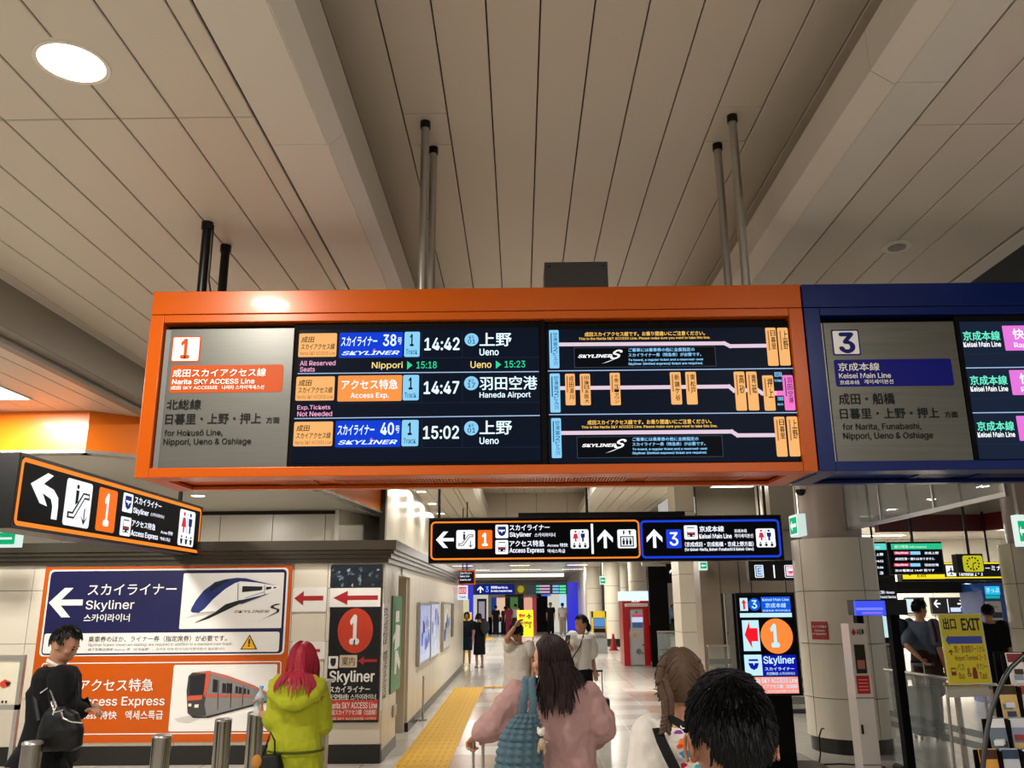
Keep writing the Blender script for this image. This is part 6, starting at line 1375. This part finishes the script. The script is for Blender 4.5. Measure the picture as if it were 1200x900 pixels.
# ---- woman in the pink shirt with teal quilted bag and trolley
Yp = 4.8
J = skel(A(650, 840, Yp).x, Yp, 1.62, -.05, dict(head=A(644, 774, Yp), neck=A(652, 800, Yp), chest=A(654, 832, Yp), waist=A(655, 868, Yp), pel=A(656, 905, Yp), shL=A(606, 818, Yp), shR=A(688, 820, Yp),
    elL=A(590, 845, Yp+.02), wrL=A(561, 860, Yp+.04), elR=A(701, 848, Yp), wrR=A(688, 866, Yp+.22)))
J['hipL'] = J['pel']+V(-.08, 0, -.02); J['hipR'] = J['pel']+V(.08, 0, -.02); J['knL'] = J['hipL']+V(0, .03, -.42); J['knR'] = J['hipR']+V(0, .03, -.42); J['anL'] = V(J['hipL'].x, Yp-.02, .075); J['anR'] = V(J['hipR'].x, Yp-.02, .075); J['base'] = V(J['pel'].x, Yp, 0)
J['k'] = .95
def pinkx(b):
    limb(b, [J['shL'], J['shL'].lerp(J['elL'], .5), J['elL'], J['wrL'].lerp(J['elL'], .15)], [.07, .075, .075, .045])
    limb(b, [J['shR'], J['shR'].lerp(J['elR'], .6), J['elR'], J['wrR']], [.075, .095, .105, .06])
    loft(b, [(J['pel']+V(0, 0, -.12), .2, .17), (J['waist'], .19, .155), (J['chest'], .19, .15), (J['chest'].lerp(J['neck'], .6), .15, .12)], J['R'])
w3 = figure('person', 'woman with long dark red hair in a loose pink shirt with a teal bag', J, '#c08c70', dict(c='#a98480', e=.03, sleeve=1.8, sr=.02, hem=-.16, flare=.03, sm=3), dict(c='#2a2a30', e=.02), '#e0e0e0', yaw=1.25, pitch=-.05, face=True, vox=.0085, hands=((V(-.5, .5, -.5), V(-.2, .2, 1), 1.0), 'relax'), extra_top=pinkx, disp=.05)
tor = (J['chest']+V(0, 0, -.05), (.2, .19, .3), Matrix.Identity(3)); nk = (J['neck']+V(0, 0, -.05), (.16, .13, .09), Matrix.Identity(3))
long_hair(J, w3, .95, '#1c0809', 700, 13, .026, 12, .0085, -.1, (tor, nk, (J['head']+J['HM'] @ V(0, .085, -.05), (.1, .1, .15), J['HM'])), cond=lambda d: not (d.y > .05 and d.z < .6), grow=1.12, sweep=(.25, -.9, -.25), jit=.18)
# extra volume of hair falling to the right of the back
b = MB(); rnd = random.Random(4); st = []
for i in range(260):
    u = rnd.uniform(0, 1); q = A(634+u*32, 785+rnd.uniform(-10, 12), Yp-.1-rnd.uniform(0, .06)); st.append((q, V(.3, -.1, -1)))
strands(b, st, [tor], 9, .023, .0085, .45, .2, rnd=rnd); b.build('hair_lengths', hairmat('#1c0809', .5), w3, smooth=60, kind='stuff')
# shirt back yoke seam and box pleat
# quilted bag
YQ = Yp-.24
qb = thing('quilted_bag', A(608, 905, YQ), 'teal quilted puffy tote bag hanging from the shoulder of the woman in pink', 'bag')
b = MB(); nu, nv = 64, 44; vs = []
prof = [(836, 618, 8, .03), (848, 614, 15, .05), (862, 611, 20, .065), (880, 609, 22, .075), (900, 608, 23, .08), (925, 609, 23, .08), (945, 611, 18, .05)]
for j in range(nv+1):
    tt_ = j/nv*(len(prof)-1); i = min(int(tt_), len(prof)-2); fr = tt_-i; a_, b_ = prof[i], prof[i+1]; g = [a_[q]+(b_[q]-a_[q])*fr for q in range(4)]
    c = at(g[1], g[0], Y=YQ); rx = g[2]*(YQ+.1)/985
    for i2 in range(nu):
        an = 2*PI*i2/nu; bump_ = .02*abs(math.sin(an*7))**.7*abs(math.sin(PI*j/nv*13))**.7
        vs.append(c+V((rx+bump_)*math.cos(an), (g[3]+bump_)*math.sin(an), 0))
b.add(vs, [(j*nu+i, j*nu+(i+1) % nu, (j+1)*nu+(i+1) % nu, (j+1)*nu+i) for j in range(nv) for i in range(nu)]+[tuple(range(nu))[::-1], tuple(nv*nu+i for i in range(nu))])
tealm = cloth('#4c6470', .7); b.build('bag_body', tealm, qb, smooth=60)
for (u0, u1) in ((614, 612), (621, 624)):
    pts = [A(u1, 840, YQ), A(u1+1, 822, YQ), A(u0+2, 808, YQ+.02), A(u0+2, 798, YQ+.08), A(u0+4, 794, YQ+.2), A(u0+4, 802, YQ+.36)]
    pp = []; 
    for a_, b_ in zip(pts, pts[1:]): pp += [a_.lerp(b_, i/4) for i in range(4)]
    MB().tube(pp+[pts[-1]], [.019+.005*(i % 2) for i in range(len(pp)+1)], 10, flat=.5).build('strap', tealm, qb, smooth=70)
ch_ = thing('plush_charm', A(634, 870, YQ-.06), 'small white and beige plush charm dangling from the teal bag', 'toy')
b = MB(); c0 = A(634, 858, YQ-.06); b.ell(c0, (.02, .018, .019), 12, 8).ell(c0+V(.014, 0, .015), (.007, .005, .01), 8, 6).ell(c0+V(-.014, 0, .015), (.007, .005, .01), 8, 6); b.build('plush_head', cloth('#d8d0c4'), ch_, smooth=60)
b = MB(); c1 = A(635, 872, YQ-.06); b.ell(c1, (.02, .018, .028), 12, 8).ell(c1+V(-.016, 0, -.025), (.008, .008, .02), 8, 6).ell(c1+V(.012, 0, -.03), (.008, .008, .02), 8, 6).ell(c1+V(.018, 0, .008), (.014, .008, .007), 8, 6); b.build('plush_body', cloth('#b49c80'), ch_, smooth=60)
def trolley(name, label, p, top_z, w, d, h, col, hz, along=(1, 0, 0)):
    t = thing(name, (p.x, p.y, 0), label, 'suitcase'); ax = V(*along).normalized(); ay = V(-ax.y, ax.x, 0)
    MB().obox(V(p.x, p.y, .05+h/2), ax*w/2, ay*d/2, (0, 0, h/2)).build('shell', mat('case_%s' % col.strip('#'), col, .45), t, bevel=.03)
    b = MB()
    for s in (-1, 1): q = V(p.x, p.y, 0)+ax*s*w*.22+ay*d*.32; b.tube([q+V(0, 0, h), q+V(0, 0, hz)], .008, 8)
    b.build('telescopic_handle', m_steel, t, smooth=60)
    q0 = V(p.x, p.y, hz)+ay*d*.32; MB().tube([q0-ax*w*.26, q0+ax*w*.26], .014, 10).build('grip', m_black, t, smooth=60)
    for s in (-1, 1):
        for r_ in (-1, 1): q = V(p.x, p.y, .025)+ax*s*w*.4+ay*r_*d*.36; MB().tube([q-ax*.012, q+ax*.012], .025, 12).build('wheel', m_black, t, smooth=40)
    return t
hp = A(560, 866, Yp+.06); trolley('suitcase', 'trolley case of the woman in pink, only its two chrome handle rods in view', V(hp.x+.0, Yp+.0, 0), 0, .12, .26, .5, '#3a3c42', hp.z)

# ---- girl with French braids, white print shirt, black backpack straps
Yg = 3.05
J = skel(A(798, 850, Yg).x, Yg, 1.58, .0, dict(head=A(798, 803, Yg), neck=A(801, 846, Yg), chest=A(800, 885, Yg), shL=A(768, 868, Yg), shR=A(848, 866, Yg)))
J['base'] = V(A(798, 850, Yg).x, Yg, 0); J['k'] = .9
J['shL'] = A(766, 866, Yg); J['elL'] = J['shL']+V(-.03, -.02, -.26); J['wrL'] = J['elL']+V(.02, .08, -.22); J['elR'] = J['shR']+V(.03, -.02, -.26); J['wrR'] = J['elR']+V(-.02, .08, -.22)
g4 = figure('person', 'girl with two brown French braids, white patterned shirt and black backpack straps', J, '#b98668', dict(c='#d8d0c8', e=.018, sleeve=.8, sr=.02, hem=-.05), dict(c='#30343c', e=.02), '#e0e0e0', yaw=-.12, vox=.008, disp=.02, hscale=.98)
kh = .93; m4 = hairmat('#4e3a2d', .55)
cap(J, kh, lambda d: not (d.y > .35 and d.z < .4) and d.z > -.62, 1.07, m4, g4, low=1.15)
b = MB(); rnd = random.Random(9); st = []
for p, d, l in scalp(J, kh, 420, lambda d: not (d.y > .35 and d.z < .4) and d.z > -.5, rnd, 1.04):
    s = -1 if l.x < 0 else 1; v = J['HM'] @ V(s*.9, -.1, -.35); st.append((p, v-d*v.dot(d)))
strands(b, st, [headcol(J, kh, 1.06)], 6, .011, .0045, .15, .12, rnd=rnd); b.build('hair', m4, g4, smooth=60, kind='stuff')
def braid(path, r0, r1, name='braid'):
    pts = [];
    for a_, b_ in zip(path, path[1:]): pts += [a_.lerp(b_, i/5) for i in range(5)]
    pts.append(path[-1]); b = MB(); n = len(pts)
    for i in range(n-1):
        d = (pts[i+1]-pts[i]).normalized(); s = d.cross(V(0, -1, 0)).normalized(); r = r0+(r1-r0)*i/n
        for sg in (-1, 1):
            ax = (d*1.0+s*sg*.75).normalized(); up = ax.cross(V(0, -1, 0)).normalized(); M = Matrix((ax, V(0, -1, 0), up)).transposed()
            b.ell(pts[i]+s*sg*r*.55+d*(.5*r if sg > 0 else 0), (r*1.15, r*.75, r*.55), 10, 7, M)
    return b.build(name, m4, g4, smooth=70)
braid([A(791, 770, Yg-.02), A(779, 783, Yg-.05), A(776, 800, Yg-.09), A(782, 818, Yg-.11), A(783, 836, Yg-.12), A(779, 860, Yg-.13)], .021, .014)
braid([A(803, 770, Yg-.03), A(814, 779, Yg-.05), A(818, 794, Yg-.08), A(814, 812, Yg-.09), A(813, 830, Yg-.06)], .021, .016)
# print on the shirt back and the straps
def patch(parent, pts, m, Yo, name='print_patch', lift=.0):
    return MB().add([A(u, v, Yo) for u, v in pts], [tuple(range(len(pts)))]).build(name, m, parent)
YB = Yg-.152
def blob(cu, cv, ru, rv, m, n=12, Yo=YB, ph=0, wob=.25):
    pts = [(cu+ru*math.cos(2*PI*i/n)*(1+wob*math.sin(3*2*PI*i/n+ph)), cv+rv*math.sin(2*PI*i/n)*(1+wob*math.cos(2*2*PI*i/n+ph))) for i in range(n)]
    b = MB(); b.add([A(u, v, Yo) for u, v in pts]+[A(u, v, Yo+.004) for u, v in pts], [tuple(range(n)), tuple(range(n, 2*n))[::-1]]+[(i, (i+1) % n, n+(i+1) % n, n+i) for i in range(n)]); b.build('print_patch', m, g4)
for (u, v, ru, rv, c, ph) in ((795, 858, 5, 3, '#8a3a9a', 0), (802, 870, 8, 6, '#f0701c', 1), (797, 875, 5, 2.5, '#d8500c', 2), (804, 884, 8, 4, '#3a7a94', 3), (812, 891, 4, 3.5, '#e08a30', 1), (801, 897, 4, 3, '#a01838', 2), (818, 898, 4, 3, '#3a9aa0', 0), (808, 866, 3, 2, '#f4a040', 2)):
    blob(u, v, ru, rv, ink(c), ph=ph, Yo=YB-.006)
bpk = thing('backpack', A(800, 880, Yg-.17), 'black backpack straps with small white tick mark over the white shirt', 'bag')
def strap(pts, w, m=None):
    b = MB(); q = [Vector(p) for p in pts]; vs = []
    for i, p in enumerate(q):
        d = (q[min(i+1, len(q)-1)]-q[max(i-1, 0)]).normalized(); s = d.cross(V(0, -1, 0)).normalized()*w/2; nrm = V(0, -.003, 0)
        vs += [p-s+nrm, p+s+nrm, p+s-nrm, p-s-nrm]
    fs = [(4*i+j, 4*i+(j+1) % 4, 4*i+4+(j+1) % 4, 4*i+4+j) for i in range(len(q)-1) for j in range(4)]+[(0, 1, 2, 3), tuple(4*(len(q)-1)+j for j in (3, 2, 1, 0))]
    b.add(vs, fs); return b.build('strap', m or cloth('#0b0b0c', .6), bpk)
strap([A(770, 853, Yg-.09), A(775, 868, Yg-.155), A(783, 885, Yg-.165), A(793, 905, Yg-.17), A(800, 925, Yg-.17)], .033)
strap([A(778, 845, Yg-.11), A(788, 843, Yg-.14), A(800, 850, Yg-.158), A(812, 860, Yg-.165), A(824, 872, Yg-.165)], .026)
b = MB(); b.add([A(u, v, Yg-.175) for u, v in ((797.5, 849.5), (799.5, 852.5), (806, 853), (799.5, 854.5), (797, 852))], [(0, 1, 2, 3, 4)]).build('tick_mark', ink('#e8e8e8'), bpk)

# ---- man with short black hair, right in front of the camera
Ym = 1.72
J = skel(A(856, 860, Ym).x, Ym, 1.62, 0, dict(head=A(856, 868, Ym), neck=A(858, 905, Ym)))
hx = J['head']; J['neck'] = hx+V(.005, -.01, -.14); 
for n_, dz, dx in (('chest', -.31, 0), ('waist', -.5, 0), ('pel', -.64, 0), ('shL', -.2, -.19), ('shR', -.2, .19), ('elL', -.47, -.24), ('elR', -.47, .24), ('wrL', -.7, -.23), ('wrR', -.7, .23), ('hipL', -.66, -.09), ('hipR', -.66, .09)): J[n_] = V(hx.x+dx, Ym-.015, hx.z+dz)
J['knL'] = V(hx.x-.1, Ym, .48); J['knR'] = V(hx.x+.1, Ym, .48); J['anL'] = V(hx.x-.1, Ym-.03, .08); J['anR'] = V(hx.x+.1, Ym-.03, .08); J['base'] = V(hx.x, Ym, 0); J['k'] = 1.0
m5 = figure('person', 'man with short black hair and bare neck, nearest the camera, seen from behind', J, '#8f6049', dict(c='#c4c2c0', e=.02, sleeve=.6, collar=-.02), dict(c='#22252c', e=.02), '#222222', yaw=.05, pitch=-.12, vox=.006, hscale=.97)
short_hair(J, m5, .97, '#040303', 4200, 4, .0065, 21, .0024, cond=lambda d: not (d.y > .45 and d.z < .5) and d.z > -.62 and not (abs(d.x) > .72 and d.z < -.12) and not (abs(d.x) > .5 and d.z < -.4), grow=1.06, lift=.1)
M5 = J['HM']
for s in (-1, 1):
    b = MB(); c = J['head']+M5 @ V(s*.084, -.012, -.012); b.tube([c+M5 @ V(s*(.0+.004*math.cos(a)), -.0+.013*math.cos(a), .024*math.sin(a)) for a in [PI*(-.55+1.5*i/14)+.6 for i in range(15)]], [.0035]*14+[.002], 8); b.build('ear_rim', skin('#a06f55'), m5, smooth=70)

# ---- middle distance
def cam_person(u, vtop, Y, H, face, label, skinc, top, bottom, shoes, hair, hl=False, over=None, yaw=None, pitch=0, facep=False, vox=.014, group=None, hands=('relax', 'relax'), hcol=None, lean=0, hc=None):
    p = at(u, vtop, Y=Y); J = skel(p.x, Y, H, face, over, lean); t = figure('person', label, J, skinc, top, bottom, shoes, yaw=yaw, pitch=pitch, face=facep, vox=vox, hands=hands, group=group, disp=.02)
    if hl: long_hair(J, t, J['k'], hair, 60, hl, .03, 3, .02, cols=((J['chest'], (.19, .14, .25), Matrix.Identity(3)),))
    else: short_hair(J, t, J['k'], hair, 160, 3, .012, 3, .008, cond=hc, grow=1.14)
    return J, t
# person in white shirt holding up an arm
J, t6 = cam_person(606, 733, 10.6, 1.52, PI-.35, 'dark haired person in a white sleeveless top with one arm raised, face bowed', '#b98668', dict(c='#cfc8bc', e=.025, sleeve=.2, hem=-.08, flare=.02), dict(c='#0c0c0e', e=.02), '#dddddd', '#0c0908', pitch=-.75, hc=lambda d: not (d.y > .5 and d.z < .2) and d.z > -.5,
    over=dict(elR=A(594, 748, 10.45), wrR=A(603, 735, 10.45), shR=A(597, 757, 10.55)), facep=True, vox=.011)
# woman in white tee with phone, black bag and trolley
Yw = 12.3
J, t7 = cam_person(680, 722, Yw, 1.57, -2.75+1.6, 'smiling woman in white tee and black trousers holding a phone, small black bag across', '#b98668', dict(c='#d8d4cc', e=.03, sleeve=.75, sr=.02, hem=-.02), dict(c='#0b0b0d', e=.03, wide=.03), '#222222', '#100b0a', yaw=1.9, facep=True, vox=.011,
    over=dict(elL=A(671, 764, Yw-.1), wrL=A(667, 756, Yw-.25), elR=A(694, 770, Yw), wrR=A(697, 786, Yw-.05), shR=A(691, 748, Yw), shL=A(671, 747, Yw-.05)))
MB().ell(J['head']+J['HM'] @ V(0, -.11, -.05), (.04, .045, .06), 12, 8).build('ponytail', hairmat('#100b0a'), t7, smooth=60)
MB().obox(A(665, 750, Yw-.33), (.033, 0, 0), (0, .005, 0), (.012, 0, .065)).build('smartphone', mat('phone_grey', '#4a4c50', .3), loc=A(665, 755, Yw-.33), label='grey smartphone held up by the woman in the white tee', cat='phone')
cb2 = thing('crossbody_bag', A(665, 780, Yw-.2), 'small black crossbody bag at the hip of the woman in the white tee', 'bag')
MB().obox(A(666, 777, Yw-.2), (.075, 0, .02), (0, .03, 0), (-.015, 0, .06)).build('bag_body', mat('bag_leather', '#0b0b0c', .4), cb2, bevel=.02); MB().tube([A(684, 743, Yw-.15), A(680, 757, Yw-.19), A(673, 768, Yw-.21), A(669, 774, Yw-.21)], .008, 6).build('strap', m_black, cb2, smooth=60)
q = A(703, 850, 12.25); trolley('suitcase', 'black cabin suitcase pulled by the woman in the white tee', V(q.x, 12.35, 0), 0, .3, .2, .42, '#0b0b0d', A(697, 787, 12.3).z)
# two people at the far left wall
cam_person(562, 723, 24.6, 1.47, .5, 'woman in a dark knee length dress with grey backpack near the far left wall', '#b98668', dict(c='#11131a', e=.02, sleeve=.5), dict(c='#11131a', skirt=.42, name='skirt'), '#b0a090', '#0a0808', hl=6, pitch=-.4, lean=.08)
p = at(568, 735, Y=24.3); MB().ell((p.x, 24.46, 1.1), (.13, .1, .2), 14, 10).build('backpack', cloth('#3a3c40'), loc=(p.x, 24.46, .9), smooth=60, label='dark grey backpack of the woman in the dark dress', cat='bag')
cam_person(547, 722, 25.5, 1.5, PI, 'person in a denim skirt and dark top half hidden beside the far left wall', '#b98668', dict(c='#1c222c', e=.02, sleeve=.5), dict(c='#1c3448', skirt=.5, name='skirt'), '#e8e8e8', '#0a0808', hl=5)
# far people
for (u, v, Y, H, f, lab, tc, bc, hc, hl_) in (
    (645, 709, 50, 1.75, PI, 'person all in black standing before the dark opening beyond the portal', '#0b0b0d', '#0b0b0d', '#0a0808', 0),
    (659, 709, 49.5, 1.72, 0, 'person in cream shirt and beige trousers next to the right blue post', '#d0c8b4', '#a89880', '#0a0808', 0),
    (581, 712, 50, 1.6, 0, 'dark clothed person at the left end of the shop counter', '#14141a', '#1a1a20', '#0a0808', 0),
    (596, 711, 49.5, 1.65, .4, 'person in dull red dress at the shop counter', '#7a2c40', '#7a2c40', '#0a0808', 4),
    (592, 713, 50.3, 1.55, 0, 'person in brown top between the two others at the counter', '#4a3028', '#20242c', '#0a0808', 0),
    (604, 710, 50.2, 1.68, .2, 'person in white shirt just left of the yellow sign', '#c8c8c4', '#30343c', '#0a0808', 0),
    (788, 710, 46, 1.6, PI, 'distant woman in light blue shirt beside a green suitcase', '#8aa4c8', '#1a1c24', '#0a0808', 4)):
    cam_person(u, v, Y, H, f, lab, '#b98668', dict(c=tc, e=.02, sleeve=.6), dict(c=bc, e=.02), '#202020', hc, hl=hl_, vox=.022)
q = at(789, 730, Y=45.5); trolley('suitcase', 'dark green suitcase beside the distant woman in light blue', V(q.x, 45.5, 0), 0, .5, .3, .6, '#16402e', .95)
# man in the grey blue shirt right of the cabinet
Yr = 12.0
J, t13 = cam_person(1076, 704, Yr, 1.74, -.9, 'man in grey blue short sleeved shirt with dark red rucksack straps behind the glass rail', '#c08a70', dict(c='#566272', e=.022, sleeve=.8, hem=-.08), dict(c='#3a2a20', e=.025, len=.75, name='shorts'), '#dcdcdc', '#0c0908', yaw=-1.0, facep=True, vox=.011,
    over=dict(elL=A(1063, 757, Yr-.1), wrL=A(1078, 771, Yr-.2)))
b = MB(); b.tube([J['shL']+V(.02, -.13, .03), J['shL']+V(.03, -.16, -.12), J['shL']+V(.02, -.14, -.25)], .02, 8, flat=.4); b2_ = MB().tube([J['shR']+V(-.06, -.1, .06), J['shR']+V(-.06, -.16, -.1), J['shR']+V(-.05, -.15, -.22)], .02, 8, flat=.4)
rk = thing('rucksack', J['chest']+V(-.2, .05, -.1), 'dark rucksack with dark red straps worn by the man in the grey blue shirt', 'bag'); b.build('strap', cloth('#5a1418'), rk, smooth=60); b2_.build('strap', cloth('#5a1418'), rk, smooth=60); MB().ell(J['chest']+V(-.22, .12, .0), (.12, .14, .2), 14, 10).build('rucksack_body', cloth('#1c2430'), rk, smooth=60)
q = A(1080, 790, Yr-.3); trolley('suitcase', 'dark green suitcase held by the man in the grey blue shirt', V(q.x, Yr-.3, 0), 0, .34, .24, .6, '#12302a', A(1079, 776, Yr-.3).z)
J, t14 = cam_person(1157, 712, 13.2, 1.66, -.3, 'person in black tee seen from behind at the blue ticket machine', '#b98668', dict(c='#0b0b0d', e=.03, sleeve=.8, sr=.015), dict(c='#0f1014', e=.025, len=.8, name='shorts'), '#e4e4e4', '#0c0908', vox=.012)
